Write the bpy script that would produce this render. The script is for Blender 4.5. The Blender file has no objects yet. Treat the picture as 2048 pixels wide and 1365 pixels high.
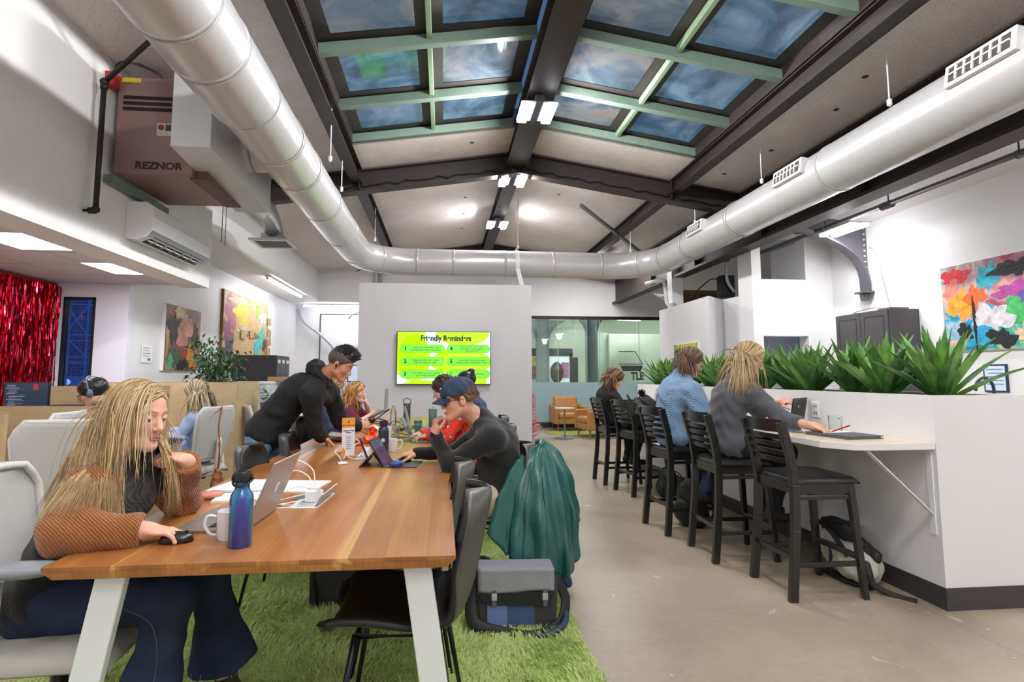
EXPOSURE = 0.04
import bpy, math, random
import numpy as np
from mathutils import Vector, Matrix
PI = math.pi
random.seed(7)
RNG = np.random.default_rng(11)
SC = bpy.context.scene
COL = SC.collection

# ------------------------------------------------------------------ materials
def lin(h):
    if isinstance(h, (tuple, list)): return (*h[:3], 1.0)
    h = h.lstrip('#'); o = []
    for i in (0, 2, 4):
        c = int(h[i:i+2], 16)/255
        o.append(c/12.92 if c <= .04045 else ((c+.055)/1.055)**2.4)
    return (*o, 1.0)
MATS = {}
class NT:
    def __init__(s, name):
        s.m = bpy.data.materials.new(name); s.m.use_nodes = True
        s.t = s.m.node_tree; s.b = s.t.nodes['Principled BSDF']; s.out = s.t.nodes['Material Output']
    def n(s, typ, **kw):
        nd = s.t.nodes.new('ShaderNode'+typ)
        for k, v in kw.items():
            if k.startswith('i_'):
                nd.inputs[k[2:].replace('_', ' ')].default_value = v
            else: setattr(nd, k, v)
        return nd
    def l(s, a, ao, b, bi): s.t.links.new(a.outputs[ao], b.inputs[bi])
    def coord(s, scale=(1, 1, 1), rot=(0, 0, 0), kind='Object'):
        tc = s.n('TexCoord'); mp = s.n('Mapping'); s.l(tc, kind, mp, 'Vector')
        mp.inputs['Scale'].default_value = scale; mp.inputs['Rotation'].default_value = rot
        return mp
    def ramp(s, stops, interp='LINEAR'):
        r = s.n('ValToRGB'); r.color_ramp.interpolation = interp
        e = r.color_ramp.elements
        while len(e) < len(stops): e.new(.5)
        for i, (p, c) in enumerate(stops):
            e[i].position = p; e[i].color = lin(c) if isinstance(c, str) else (*c[:3], 1)
        return r
    def bump(s, src, out, strength=.3, dist=.01):
        b = s.n('Bump', i_Strength=strength, i_Distance=dist); s.l(src, out, b, 'Height'); s.l(b, 'Normal', s.b, 'Normal'); return b
def mat(name, col, rough=.5, metal=0, var=0, vscale=8, bump=0, bscale=60, coat=0, emit=0, trans=0, alpha=1, sheen=0, ecol=None, aniso=(1, 1, 1), sss=0):
    if name in MATS: return MATS[name]
    q = NT(name); b = q.b; c = lin(col)
    b.inputs['Base Color'].default_value = c; b.inputs['Roughness'].default_value = rough
    b.inputs['Metallic'].default_value = metal
    if coat: b.inputs['Coat Weight'].default_value = coat; b.inputs['Coat Roughness'].default_value = .15
    if trans: b.inputs['Transmission Weight'].default_value = trans
    if sheen: b.inputs['Sheen Weight'].default_value = sheen
    if alpha < 1: b.inputs['Alpha'].default_value = alpha
    if sss: b.inputs['Subsurface Weight'].default_value = sss; b.inputs['Subsurface Radius'].default_value = (.02, .008, .005); b.inputs['Subsurface Scale'].default_value = .5
    if emit:
        b.inputs['Emission Color'].default_value = lin(ecol or col); b.inputs['Emission Strength'].default_value = emit
    if var:
        mp = q.coord(aniso); nz = q.n('TexNoise', i_Scale=vscale, i_Detail=5.0, i_Roughness=.6); q.l(mp, 'Vector', nz, 'Vector')
        f = lambda k: tuple(max(0, min(1, x*k)) for x in c[:3])
        r = q.ramp([(.3, f(1-var)), (.7, f(1+var))]); q.l(nz, 'Fac', r, 'Fac'); q.l(r, 'Color', b, 'Base Color')
    if bump:
        mp2 = q.coord(aniso); n2 = q.n('TexNoise', i_Scale=bscale, i_Detail=4.0); q.l(mp2, 'Vector', n2, 'Vector'); q.bump(n2, 'Fac', bump, .01)
    MATS[name] = q.m
    return q.m
def mat_knit(name, col, scale=160, axis='X', strength=.6, rough=.9, dark=.55, dist=.004):
    if name in MATS: return MATS[name]
    q = NT(name); b = q.b; c = lin(col); b.inputs['Roughness'].default_value = rough; b.inputs['Sheen Weight'].default_value = .25
    mp = q.coord(); w = q.n('TexWave', wave_type='BANDS', bands_direction=axis, i_Scale=scale, i_Distortion=2.5, i_Detail=2.0, i_Detail_Scale=1.2)
    q.l(mp, 'Vector', w, 'Vector')
    r = q.ramp([(.0, tuple(x*dark for x in c[:3])), (.6, tuple(min(1, x*1.08) for x in c[:3]))]); q.l(w, 'Fac', r, 'Fac'); q.l(r, 'Color', b, 'Base Color')
    q.bump(w, 'Fac', strength, dist); MATS[name] = q.m
    return q.m

# ------------------------------------------------------------------ mesh builder
def frame_of(d):
    d = Vector(d).normalized(); u = Vector((0, 0, 1)) if abs(d.z) < .95 else Vector((0, 1, 0))
    x = u.cross(d).normalized(); y = d.cross(x).normalized(); return x, y, d
class MB:
    def __init__(s): s.v = []; s.f = []; s.m = []
    def add(s, vs, fs, mi=0, M=None):
        o = len(s.v)
        for p in vs: s.v.append(tuple(M @ Vector(p)) if M is not None else tuple(p))
        for f in fs: s.f.append(tuple(i+o for i in f)); s.m.append(mi)
        return s
    def box(s, a, b, mi=0, M=None):
        (x0, y0, z0), (x1, y1, z1) = [[min(a[i], b[i]) for i in range(3)], [max(a[i], b[i]) for i in range(3)]]
        return s.add([(x0,y0,z0),(x1,y0,z0),(x1,y1,z0),(x0,y1,z0),(x0,y0,z1),(x1,y0,z1),(x1,y1,z1),(x0,y1,z1)],
                     [(0,3,2,1),(4,5,6,7),(0,1,5,4),(1,2,6,5),(2,3,7,6),(3,0,4,7)], mi, M)
    def cbox(s, c, d, mi=0, rot=None):
        M = Matrix.Translation(c)
        if rot is not None: M = M @ (rot if isinstance(rot, Matrix) else Matrix.Rotation(rot, 4, 'Z'))
        h = [k/2 for k in d]; return s.box((-h[0],-h[1],-h[2]), h, mi, M)
    def bar(s, p0, p1, w, h, mi=0, up=(0,0,1), w1=None, h1=None):
        p0 = Vector(p0); p1 = Vector(p1); d = (p1-p0).normalized(); up = Vector(up)
        if abs(d.dot(up)) > .98: up = Vector((1, 0, 0)) if abs(d.x) < .9 else Vector((0, 1, 0))
        x = d.cross(up).normalized(); y = x.cross(d).normalized(); w1 = w if w1 is None else w1; h1 = h if h1 is None else h1
        vs = []
        for p, ww, hh in ((p0, w, h), (p1, w1, h1)):
            for sx, sy in ((-1,-1),(1,-1),(1,1),(-1,1)): vs.append(p+x*sx*ww/2+y*sy*hh/2)
        return s.add(vs, [(0,1,2,3),(7,6,5,4),(0,4,5,1),(1,5,6,2),(2,6,7,3),(3,7,4,0)], mi)
    def tube(s, pts, r, n=10, mi=0, cap=True, closed=False, flat=1.0, up=None):
        P = [Vector(p) for p in pts]; N = len(P); rs = r if isinstance(r, (list, tuple)) else [r]*N
        vs = []; fs = []; px = None
        for i in range(N):
            a = P[(i-1) % N] if (closed or i > 0) else P[i]; b = P[(i+1) % N] if (closed or i < N-1) else P[i]
            d = (b-a); d = d.normalized() if d.length > 1e-9 else Vector((0, 0, 1))
            if px is None:
                x = (Vector(up).cross(d)).normalized() if up is not None else frame_of(d)[0]
            else:
                x = px-d*px.dot(d); x = x.normalized() if x.length > 1e-6 else frame_of(d)[0]
            px = x; y = d.cross(x)
            for k in range(n):
                t = 2*PI*k/n; vs.append(P[i]+x*(math.cos(t)*rs[i])+y*(math.sin(t)*rs[i]*flat))
        M_ = N if closed else N-1
        for i in range(M_):
            for k in range(n):
                a = i*n+k; b = i*n+(k+1) % n; c = ((i+1) % N)*n+(k+1) % n; d = ((i+1) % N)*n+k
                fs.append((a, b, c, d))
        if cap and not closed: fs.append(tuple(range(n-1, -1, -1))); fs.append(tuple((N-1)*n+k for k in range(n)))
        return s.add(vs, fs, mi)
    def cyl(s, p0, p1, r0, r1=None, n=16, mi=0): return s.tube([p0, p1], [r0, r0 if r1 is None else r1], n, mi)
    def lathe(s, prof, c=(0,0,0), n=24, mi=0, M=None):
        vs = []; fs = []; c = Vector(c)
        for (r, z) in prof:
            for k in range(n): t = 2*PI*k/n; vs.append((r*math.cos(t)+(0 if M else c.x), r*math.sin(t)+(0 if M else c.y), z+(0 if M else c.z)))
        for i in range(len(prof)-1):
            for k in range(n): fs.append((i*n+k, i*n+(k+1) % n, (i+1)*n+(k+1) % n, (i+1)*n+k))
        fs.append(tuple(range(n-1, -1, -1))); fs.append(tuple((len(prof)-1)*n+k for k in range(n)))
        return s.add(vs, fs, mi, M)
    def ball(s, c, r, n=12, mi=0):
        r = r if isinstance(r, (tuple, list)) else (r, r, r); m = max(4, n//2); vs = []; fs = []
        for i in range(m+1):
            a = PI*i/m
            for k in range(n): t = 2*PI*k/n; vs.append((c[0]+r[0]*math.sin(a)*math.cos(t), c[1]+r[1]*math.sin(a)*math.sin(t), c[2]+r[2]*math.cos(a)))
        for i in range(m):
            for k in range(n): fs.append((i*n+k, (i+1)*n+k, (i+1)*n+(k+1) % n, i*n+(k+1) % n))
        return s.add(vs, fs, mi)
    def prism(s, poly, a, b, axis='z', mi=0):
        """poly: 2D points, extruded from a to b along axis (z: xy, y: xz, x: yz)"""
        n = len(poly); f = {'z': lambda p, t: (p[0], p[1], t), 'y': lambda p, t: (p[0], t, p[1]), 'x': lambda p, t: (t, p[0], p[1])}[axis]
        vs = [f(p, a) for p in poly]+[f(p, b) for p in poly]
        return s.add(vs, [tuple(range(n-1, -1, -1)), tuple(range(n, 2*n))]+[(i, (i+1) % n, n+(i+1) % n, n+i) for i in range(n)], mi)
    def grid(s, fn, nu, nv, mi=0, thick=None, mi2=None):
        """surface fn(u,v)->point; thick adds a second shell"""
        A = [[Vector(fn(i/nu, j/nv)) for j in range(nv+1)] for i in range(nu+1)]; vs = []; fs = []
        for r in A: vs += r
        W = nv+1
        for i in range(nu):
            for j in range(nv): fs.append((i*W+j, (i+1)*W+j, (i+1)*W+j+1, i*W+j+1))
        if thick:
            off = len(vs)
            for i in range(nu+1):
                for j in range(nv+1):
                    du = A[min(i+1, nu)][j]-A[max(i-1, 0)][j]; dv = A[i][min(j+1, nv)]-A[i][max(j-1, 0)]
                    nn = du.cross(dv); nn = nn.normalized() if nn.length > 1e-9 else Vector((0,0,1)); vs.append(A[i][j]-nn*thick)
            for i in range(nu):
                for j in range(nv): fs.append(tuple(off+k for k in (i*W+j, i*W+j+1, (i+1)*W+j+1, (i+1)*W+j)))
            for i in range(nu):
                for j, fl in ((0, 0), (nv, 1)):
                    q = (i*W+j, (i+1)*W+j, off+(i+1)*W+j, off+i*W+j); fs.append(q[::-1] if not fl else q)
            for j in range(nv):
                for i, fl in ((0, 1), (nu, 0)):
                    q = (i*W+j, i*W+j+1, off+i*W+j+1, off+i*W+j); fs.append(q[::-1] if not fl else q)
        k0 = len(s.m); s.add(vs, fs, mi)
        if mi2 is not None:
            for i in range(k0+nu*nv, k0+2*nu*nv): s.m[i] = mi2
        return s
    def build(s, name, m, parent=None, smooth=False, bevel=0, seg=2, world=None, fix=True, subd=0, autos=None):
        me = bpy.data.meshes.new(name)
        vs = s.v
        if world is not None: vs = [(p[0]-world[0], p[1]-world[1], p[2]-world[2]) for p in vs]
        me.from_pydata([tuple(p) for p in vs], [], s.f)
        ms = m if isinstance(m, (list, tuple)) else [m]
        for q in ms: me.materials.append(q)
        if len(ms) > 1: me.polygons.foreach_set('material_index', s.m)
        if fix:
            import bmesh
            bm = bmesh.new(); bm.from_mesh(me); bmesh.ops.recalc_face_normals(bm, faces=bm.faces); bm.to_mesh(me); bm.free()
        if smooth: me.polygons.foreach_set('use_smooth', [True]*len(me.polygons))
        o = bpy.data.objects.new(name, me); COL.objects.link(o)
        if parent is not None: o.parent = parent
        if smooth and autos:
            try: me.set_sharp_from_angle(angle=math.radians(autos))
            except Exception: pass
        if bevel:
            b = o.modifiers.new('bevel', 'BEVEL'); b.width = bevel; b.segments = seg; b.limit_method = 'ANGLE'; b.angle_limit = math.radians(40); b.harden_normals = False
        if subd:
            b = o.modifiers.new('sub', 'SUBSURF'); b.levels = subd; b.render_levels = subd
        return o
def tag(o, label=None, cat=None, group=None, kind=None):
    if label: o['label'] = label
    if cat: o['category'] = cat
    if group: o['group'] = group
    if kind: o['kind'] = kind
    return o
def thing(name, label, cat, loc=(0, 0, 0), rz=0, group=None):
    o = bpy.data.objects.new(name, None); COL.objects.link(o); o.location = loc; o.rotation_euler = (0, 0, rz)
    o.empty_display_size = .1
    return tag(o, label, cat, group)
def struct(o): o['kind'] = 'structure'; return o
def copy_tree(o, parent=None):
    c = o.copy(); COL.objects.link(c)
    if parent is not None: c.parent = parent
    for ch in list(o.children): copy_tree(ch, c)
    return c
def dup(root, loc, rz, label=None, group=None):
    c = copy_tree(root); c.location = loc; c.rotation_euler = (0, 0, rz)
    if label: c['label'] = label
    if group: c['group'] = group
    return c
def text(name, s, size, M, m, parent=None, ext=.0006, bold=0, align='CENTER', xs=1.0, sp=1.0):
    cu = bpy.data.curves.new(name, 'FONT'); cu.body = s; cu.size = size; cu.extrude = ext; cu.offset = bold; cu.align_x = align; cu.align_y = 'CENTER'; cu.space_line = sp
    o = bpy.data.objects.new(name, cu); COL.objects.link(o)
    bpy.context.view_layer.update()
    me = bpy.data.meshes.new_from_object(o.evaluated_get(bpy.context.evaluated_depsgraph_get()))
    bpy.data.objects.remove(o); bpy.data.curves.remove(cu)
    me.name = name; me.materials.clear(); me.materials.append(m)
    MM = M @ Matrix.Diagonal((xs, 1, 1, 1)); me.transform(MM)
    o = bpy.data.objects.new(name, me); COL.objects.link(o)
    if parent is not None: o.parent = parent
    return o
def face_M(p, nx, up=(0, 0, 1)):
    """matrix whose local z is the outward normal nx, local y is up"""
    z = Vector(nx).normalized(); x = Vector(up).cross(z).normalized(); y = z.cross(x)
    return Matrix(((x.x, y.x, z.x, p[0]), (x.y, y.y, z.y, p[1]), (x.z, y.z, z.z, p[2]), (0, 0, 0, 1)))
def arc(c, r, a0, a1, n, ax=0, ay=2):
    o = []
    for i in range(n+1):
        t = math.radians(a0+(a1-a0)*i/n); p = list(c); p[ax] += r*math.cos(t); p[ay] += r*math.sin(t); o.append(tuple(p))
    return o
def bez(ps, n=16):
    """Catmull-Rom through points"""
    P = [Vector(p) for p in ps]; P = [P[0]*2-P[1]]+P+[P[-1]*2-P[-2]]; o = []
    for i in range(1, len(P)-2):
        for k in range(n):
            t = k/n; a, b, c, d = P[i-1:i+3]
            o.append(.5*((2*b)+(c-a)*t+(2*a-5*b+4*c-d)*t*t+(3*b-a-3*c+d)*t**3))
    o.append(P[-2]); return o
def ibeam(mb, p0, p1, depth, fl, t=.016, up=(0, 0, 1), mi=0):
    """p0,p1 = centre line of the TOP of the beam"""
    p0 = Vector(p0); p1 = Vector(p1); d = (p1-p0).normalized(); x = d.cross(Vector(up)).normalized(); u = x.cross(d).normalized()
    for (c, w, h) in ((t/2, fl, t), (depth/2, t, depth-2*t), (depth-t/2, fl, t)): mb.bar(p0-u*c, p1-u*c, w, h, mi, up=u)
    return mb

# ------------------------------------------------------------------ signed-distance bodies
def surfnet(f, org, h):
    s = f < 0; c = np.zeros(tuple(n-1 for n in f.shape), np.int8)
    for i in (0, 1):
        for j in (0, 1):
            for k in (0, 1): c += s[i:s.shape[0]-1+i, j:s.shape[1]-1+j, k:s.shape[2]-1+k]
    mx = (c > 0) & (c < 8); idx = -np.ones(c.shape, np.int64); ii, jj, kk = np.nonzero(mx); n = len(ii); idx[ii, jj, kk] = np.arange(n)
    acc = np.zeros((n, 3)); cnt = np.zeros(n)
    cs = [(i, j, k) for i in (0, 1) for j in (0, 1) for k in (0, 1)]
    for a in cs:
        for b in cs:
            if b > a and sum(abs(a[q]-b[q]) for q in range(3)) == 1:
                fa = f[ii+a[0], jj+a[1], kk+a[2]]; fb = f[ii+b[0], jj+b[1], kk+b[2]]; m = (fa < 0) != (fb < 0)
                t = np.where(m, fa/np.where(m, fa-fb, 1), 0)
                for q in range(3): acc[:, q] += np.where(m, a[q]+t*(b[q]-a[q]), 0)
                cnt += m
    v = np.array(org)+h*(np.stack([ii, jj, kk], 1)+acc/np.maximum(cnt, 1)[:, None])
    Q = []
    for ax in range(3):
        sl0 = [slice(None)]*3; sl1 = [slice(None)]*3; sl0[ax] = slice(0, -1); sl1[ax] = slice(1, None)
        o1, o2 = [(1, 2), (2, 0), (0, 1)][ax]
        A = s[tuple(sl0)]; B = s[tuple(sl1)]; d = A != B
        g = np.array(np.nonzero(d)).T
        g = g[(g[:, o1] > 0) & (g[:, o2] > 0) & (g[:, o1] < f.shape[o1]-1) & (g[:, o2] < f.shape[o2]-1)]
        ins = A[g[:, 0], g[:, 1], g[:, 2]]
        def cell(d1, d2):
            q = g.copy(); q[:, o1] -= d1; q[:, o2] -= d2; return idx[q[:, 0], q[:, 1], q[:, 2]]
        q = np.stack([cell(1, 1), cell(0, 1), cell(0, 0), cell(1, 0)], 1)
        q[~ins] = q[~ins][:, ::-1]; Q.append(q)
    F = np.concatenate(Q); F = F[(F >= 0).all(1)]
    return v, F
class SDF:
    """smooth union of tapered capsules and ellipsoids"""
    def __init__(s): s.p = []
    def cap(s, a, b, r0, r1=None, k=.02, sub=False, infl=0):
        s.p.append(('c', np.array(a, float), np.array(b, float), r0+infl, (r0 if r1 is None else r1)+infl, k, sub)); return s
    def ell(s, c, r, R=None, k=.02, sub=False, infl=0):
        r = np.array(r if isinstance(r, (tuple, list)) else (r, r, r), float)+infl
        s.p.append(('e', np.array(c, float), r, np.eye(3) if R is None else np.array(R), None, k, sub)); return s
    def plane(s, pt, n):   # cut away the side the normal points to
        s.p.append(('p', np.array(pt, float), np.array(n, float)/np.linalg.norm(n), 0, 0, 0, False)); return s
    def fn(s, g): s.p.append(('f', g, None, 0, 0, 0, False)); return s
    def bounds(s):
        lo = np.full(3, 1e9); hi = -lo
        for q in s.p:
            if q[0] in 'pf' or q[6]: continue
            if q[0] == 'c':
                m = max(q[3], q[4]); lo = np.minimum(lo, np.minimum(q[1], q[2])-m); hi = np.maximum(hi, np.maximum(q[1], q[2])+m)
            else: m = q[2].max(); lo = np.minimum(lo, q[1]-m); hi = np.maximum(hi, q[1]+m)
        return lo, hi
    def mesh(s, h, pad=.02, smooth=0):
        lo, hi = s.bounds(); lo = lo-pad; hi = hi+pad; n = np.ceil((hi-lo)/h).astype(int)+1
        ax = [lo[i]+h*np.arange(n[i]) for i in range(3)]; f = np.full(tuple(n), .5, np.float32)
        for q in s.p:
            typ = q[0]
            if typ == 'c':
                m = max(q[3], q[4]); a = np.minimum(q[1], q[2])-m; b = np.maximum(q[1], q[2])+m
            elif typ == 'e': m = q[2].max(); a = q[1]-m; b = q[1]+m
            else: a, b = lo, hi
            mg = q[5]+3*h+.01; i0 = np.clip(np.floor((a-mg-lo)/h).astype(int), 0, n); i1 = np.clip(np.ceil((b+mg-lo)/h).astype(int)+1, 0, n)
            sl = tuple(slice(i0[d], i1[d]) for d in range(3))
            X, Y, Z = np.meshgrid(ax[0][sl[0]], ax[1][sl[1]], ax[2][sl[2]], indexing='ij')
            if X.size == 0: continue
            if typ == 'c':
                pa = (X-q[1][0], Y-q[1][1], Z-q[1][2]); ba = q[2]-q[1]; L = max((ba@ba), 1e-12)
                t = np.clip((pa[0]*ba[0]+pa[1]*ba[1]+pa[2]*ba[2])/L, 0, 1)
                d = np.sqrt((pa[0]-t*ba[0])**2+(pa[1]-t*ba[1])**2+(pa[2]-t*ba[2])**2)-(q[3]+(q[4]-q[3])*t)
            elif typ == 'e':
                R = q[3]; dx, dy, dz = X-q[1][0], Y-q[1][1], Z-q[1][2]
                l = [R[0, i]*dx+R[1, i]*dy+R[2, i]*dz for i in range(3)]
                k0 = np.sqrt(sum((l[i]/q[2][i])**2 for i in range(3))); k1 = np.sqrt(sum((l[i]/q[2][i]**2)**2 for i in range(3)))
                d = k0*(k0-1)/np.maximum(k1, 1e-6)
            elif typ == 'p':
                d = (X-q[1][0])*q[2][0]+(Y-q[1][1])*q[2][1]+(Z-q[1][2])*q[2][2]; f[sl] = np.maximum(f[sl], d); continue
            elif typ == 'f': f[sl] = f[sl]+q[1](X, Y, Z); continue
            k = max(q[5], 1e-5); F = f[sl]
            if q[6]:
                e = -d; hh = np.maximum(k-np.abs(F-e), 0)/k; f[sl] = np.maximum(F, e)+hh*hh*k*.25
            else:
                hh = np.maximum(k-np.abs(F-d), 0)/k; f[sl] = np.minimum(F, d)-hh*hh*k*.25
        f[0] = f[-1] = .3; f[:, 0] = f[:, -1] = .3; f[:, :, 0] = f[:, :, -1] = .3
        return surfnet(f, lo, h)
def np_mesh(name, chunks, mats, parent=None, midx=None, world=None, smooth=True):
    """chunks: list of (verts, quads[, material index array])"""
    V = []; F = []; M = []; o = 0
    for c in chunks:
        v, q = c[0], c[1]; V.append(v); F.append(q+o); o += len(v)
        M.append(c[2] if len(c) > 2 else np.zeros(len(q), int))
    V = np.concatenate(V); F = np.concatenate(F); M = np.concatenate(M)
    if world is not None: V = V-np.array(world)
    me = bpy.data.meshes.new(name); k = F.shape[1]
    me.vertices.add(len(V)); me.vertices.foreach_set('co', V.astype(np.float32).ravel())
    me.loops.add(F.size); me.loops.foreach_set('vertex_index', F.astype(np.int32).ravel())
    me.polygons.add(len(F)); me.polygons.foreach_set('loop_start', np.arange(0, F.size, k, dtype=np.int32))
    try: me.polygons.foreach_set('loop_total', np.full(len(F), k, np.int32))
    except Exception: pass
    for m in (mats if isinstance(mats, (list, tuple)) else [mats]): me.materials.append(m)
    me.polygons.foreach_set('material_index', M.astype(np.int32)); me.polygons.foreach_set('use_smooth', np.full(len(F), smooth))
    me.update(calc_edges=True); me.validate()
    ob = bpy.data.objects.new(name, me); COL.objects.link(ob)
    if parent is not None: ob.parent = parent
    return ob
# ------------------------------------------------------------------ shared materials
def wall_mat(name, col, var=.03, rough=.55):
    return mat(name, col, rough=rough, var=var, vscale=1.6, bump=.12, bscale=45)
M_WALL = wall_mat('wall_paint', '#e9e9ea'); M_WALLG = wall_mat('grey_wall_paint', '#d6d5d8')
M_CEIL = None
def ceil_mat():
    q = NT('painted_concrete_ceiling'); b = q.b; b.inputs['Roughness'].default_value = .85
    mp = q.coord((1, 1, 1)); n1 = q.n('TexNoise', i_Scale=1.3, i_Detail=6.0, i_Roughness=.65); q.l(mp, 'Vector', n1, 'Vector')
    r1 = q.ramp([(.3, '#d6cfcc'), (.55, '#e4dedb'), (.75, '#ece7e5')]); q.l(n1, 'Fac', r1, 'Fac')
    n2 = q.n('TexNoise', i_Scale=70.0, i_Detail=5.0); q.l(mp, 'Vector', n2, 'Vector')
    r2 = q.ramp([(.42, (.82, .81, .8)), (.52, (1, 1, 1))]); q.l(n2, 'Fac', r2, 'Fac')
    mx = q.n('MixRGB', blend_type='MULTIPLY', i_Fac=.8); q.l(r1, 'Color', mx, 'Color1'); q.l(r2, 'Color', mx, 'Color2'); q.l(mx, 'Color', b, 'Base Color')
    q.bump(n2, 'Fac', .35, .01); return q.m
M_CEIL = ceil_mat()
def floor_mat():
    q = NT('polished_concrete'); b = q.b
    mp = q.coord(); n1 = q.n('TexNoise', i_Scale=.9, i_Detail=8.0, i_Roughness=.6, i_Distortion=.4); q.l(mp, 'Vector', n1, 'Vector')
    r1 = q.ramp([(.28, '#8d8171'), (.5, '#a39684'), (.72, '#b6a998')]); q.l(n1, 'Fac', r1, 'Fac')
    n2 = q.n('TexNoise', i_Scale=24.0, i_Detail=6.0, i_Roughness=.7); q.l(mp, 'Vector', n2, 'Vector')
    r2 = q.ramp([(.35, (.86, .85, .84)), (.6, (1, 1, 1))]); q.l(n2, 'Fac', r2, 'Fac')
    mx = q.n('MixRGB', blend_type='MULTIPLY', i_Fac=.7); q.l(r1, 'Color', mx, 'Color1'); q.l(r2, 'Color', mx, 'Color2')
    # pale chips and scuffs
    n3 = q.n('TexNoise', i_Scale=5.5, i_Detail=3.0, i_Distortion=1.5); q.l(mp, 'Vector', n3, 'Vector')
    r3 = q.ramp([(.70, (0, 0, 0)), (.73, (1, 1, 1))]); q.l(n3, 'Fac', r3, 'Fac')
    m2 = q.n('MixRGB', blend_type='MIX'); m2.inputs['Color2'].default_value = lin('#c9c4bb'); q.l(r3, 'Color', m2, 'Fac'); q.l(mx, 'Color', m2, 'Color1')
    # control joints every few metres
    br = q.n('TexBrick', offset=0.0); br.inputs['Scale'].default_value = 1.0; br.inputs['Mortar Size'].default_value = .003; br.inputs['Brick Width'].default_value = 3.6; br.inputs['Row Height'].default_value = 3.6
    mp2 = q.coord(); mp2.inputs['Location'].default_value = (.9, 1.55, 0); q.l(mp2, 'Vector', br, 'Vector')
    m3 = q.n('MixRGB', blend_type='MULTIPLY', i_Fac=1.0)
    br.inputs['Color1'].default_value = br.inputs['Color2'].default_value = (1, 1, 1, 1); br.inputs['Mortar'].default_value = (.62, .6, .58, 1)
    q.l(m2, 'Color', m3, 'Color1'); q.l(br, 'Color', m3, 'Color2'); q.l(m3, 'Color', b, 'Base Color')
    rr = q.ramp([(.3, (.30,)*3), (.7, (.46,)*3)]); q.l(n1, 'Fac', rr, 'Fac'); q.l(rr, 'Color', b, 'Roughness')
    q.bump(n2, 'Fac', .08, .004); return q.m
M_FLOOR = floor_mat()
M_BASE = mat('dark_baseboard', '#3b383b', .5)
M_STEEL = mat('dark_brown_steel', '#2f2625', .5, var=.12, vscale=6, bump=.1, bscale=30)
M_STEELG = mat('grey_painted_steel', '#55535a', .5, var=.1, vscale=8)
M_BLACK = mat('black_plastic', '#121214', .42)
M_BLKMET = mat('black_metal', '#17171a', .38, metal=.3)
M_WHITEP = mat('white_plastic', '#ececec', .35)
M_WHITEM = mat('white_painted_metal', '#e6e8ee', .35)
M_CHROME = mat('chrome', '#c8c8c8', .18, metal=1)
M_GREEN = mat('sage_green_frame', '#6f8277', .5, var=.06)
M_GLASSC = mat('clear_glass', '#f4fbfa', .03, trans=1)
M_GREY = mat('mid_grey_plastic', '#8a8f94', .5)
def bx(name, a, b, m, parent=None, bevel=0, st=False, **k):
    o = MB().box(a, b).build(name, m, parent, bevel=bevel, **k)
    return struct(o) if st else o
RX, RZ, SL = 1.07, 4.58, .155
def roof(x): return RZ-SL*abs(x-RX)

# ------------------------------------------------------------------ shell
bx('floor', (-8, -5, -.1), (14, 28, 0), M_FLOOR, st=True)
bx('wall_right', (5.95, -4.2, 0), (6.1, 8.0, 3.75), M_WALL, st=True)
bx('wall_behind', (-5, -4.35, 0), (6.1, -4.2, 4.8), M_WALL, st=True)
# frontal wall beside the kitchen, with an opening up high and a pass-through
mb = MB(); Y0, Y1 = 8.0, 8.22
for a, b in (((4.65, 0), (4.80, 3.55)), ((4.80, 0), (5.52, .95)), ((4.80, 1.91), (5.52, 2.78)), ((5.52, 0), (5.95, 3.45)), ((4.80, 3.46), (5.52, 3.50))):
    mb.box((a[0], Y0, a[1]), (b[0], Y1, b[1]))
mb.box((4.65, 8.22, 0), (4.80, 8.4, 3.55)); mb.box((4.75, 8.9, .0), (5.95, 8.95, 2.5)); mb.box((5.52, 8.22, 2.7), (5.66, 8.9, 3.4))
struct(mb.build('wall_kitchen', M_WALL))
# low angular wall behind the plants
mb = MB().prism([(4.15, 8.4), (4.6, 8.82), (4.65, 8.4), (4.78, 8.4), (4.78, 10.0), (4.15, 10.0)], 0, 2.57)
struct(mb.build('wall_low', M_WALLG))
bx('trim_post', (4.36, 10.3, 2.3), (4.58, 10.52, 3.5), M_WALL, st=True)
bx('wall_low_return', (4.15, 10.0, 0), (4.36, 10.45, 2.57), M_WALLG, st=True)
# screen wall in the middle
bx('wall_screen', (-1.5, 9.98, 0), (1.57, 10.14, 2.95), M_WALLG, st=True)
bx('baseboard_screen', (-1.51, 9.962, 0), (1.585, 9.98, .1), M_BASE, st=True)
bx('baseboard_screen_end', (1.57, 9.962, 0), (1.585, 10.15, .1), M_BASE, st=True)
# back wall with the long interior window
mb = MB(); YB = 14.29
mb.prism([(-1.4, 0), (1.72, 0), (1.72, 2.87), (5.97, 2.87), (5.97, 3.23), (4.96, 3.82), (4.6, roof(4.6)), (RX, RZ), (-1.4, roof(-1.4))], YB, YB+.15, 'y')
struct(mb.build('wall_back', M_WALL))
bx('wall_back_side', (5.97, 10.5, 0), (6.1, 14.45, 3.2), M_WALLG, st=True)
bx('baseboard_back', (1.72, YB-.02, 0), (5.97, YB+.12, .13), M_BASE, st=True)
bx('wall_bulkhead', (-3.139, YB, 3.169), (-1.401, YB+.15, 4.2), M_WALL, st=True)
bx('wall_back_left', (-4.1, 15.34, 0), (-1.25, 15.5, 3.3), M_WALL, st=True)
bx('wall_back_left_return', (-1.4, YB+.15, 0), (-1.25, 15.34, 3.3), M_WALL, st=True)
bx('ceiling_soffit', (-4.1, 7.2, 3.17), (-3.3, YB+.1, 3.3), M_WALL, st=True)
bx('ceiling_soffit_rear', (-4.1, YB+.1501, 3.17), (-1.4, 15.34, 3.3), M_WALL, st=True)
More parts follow.
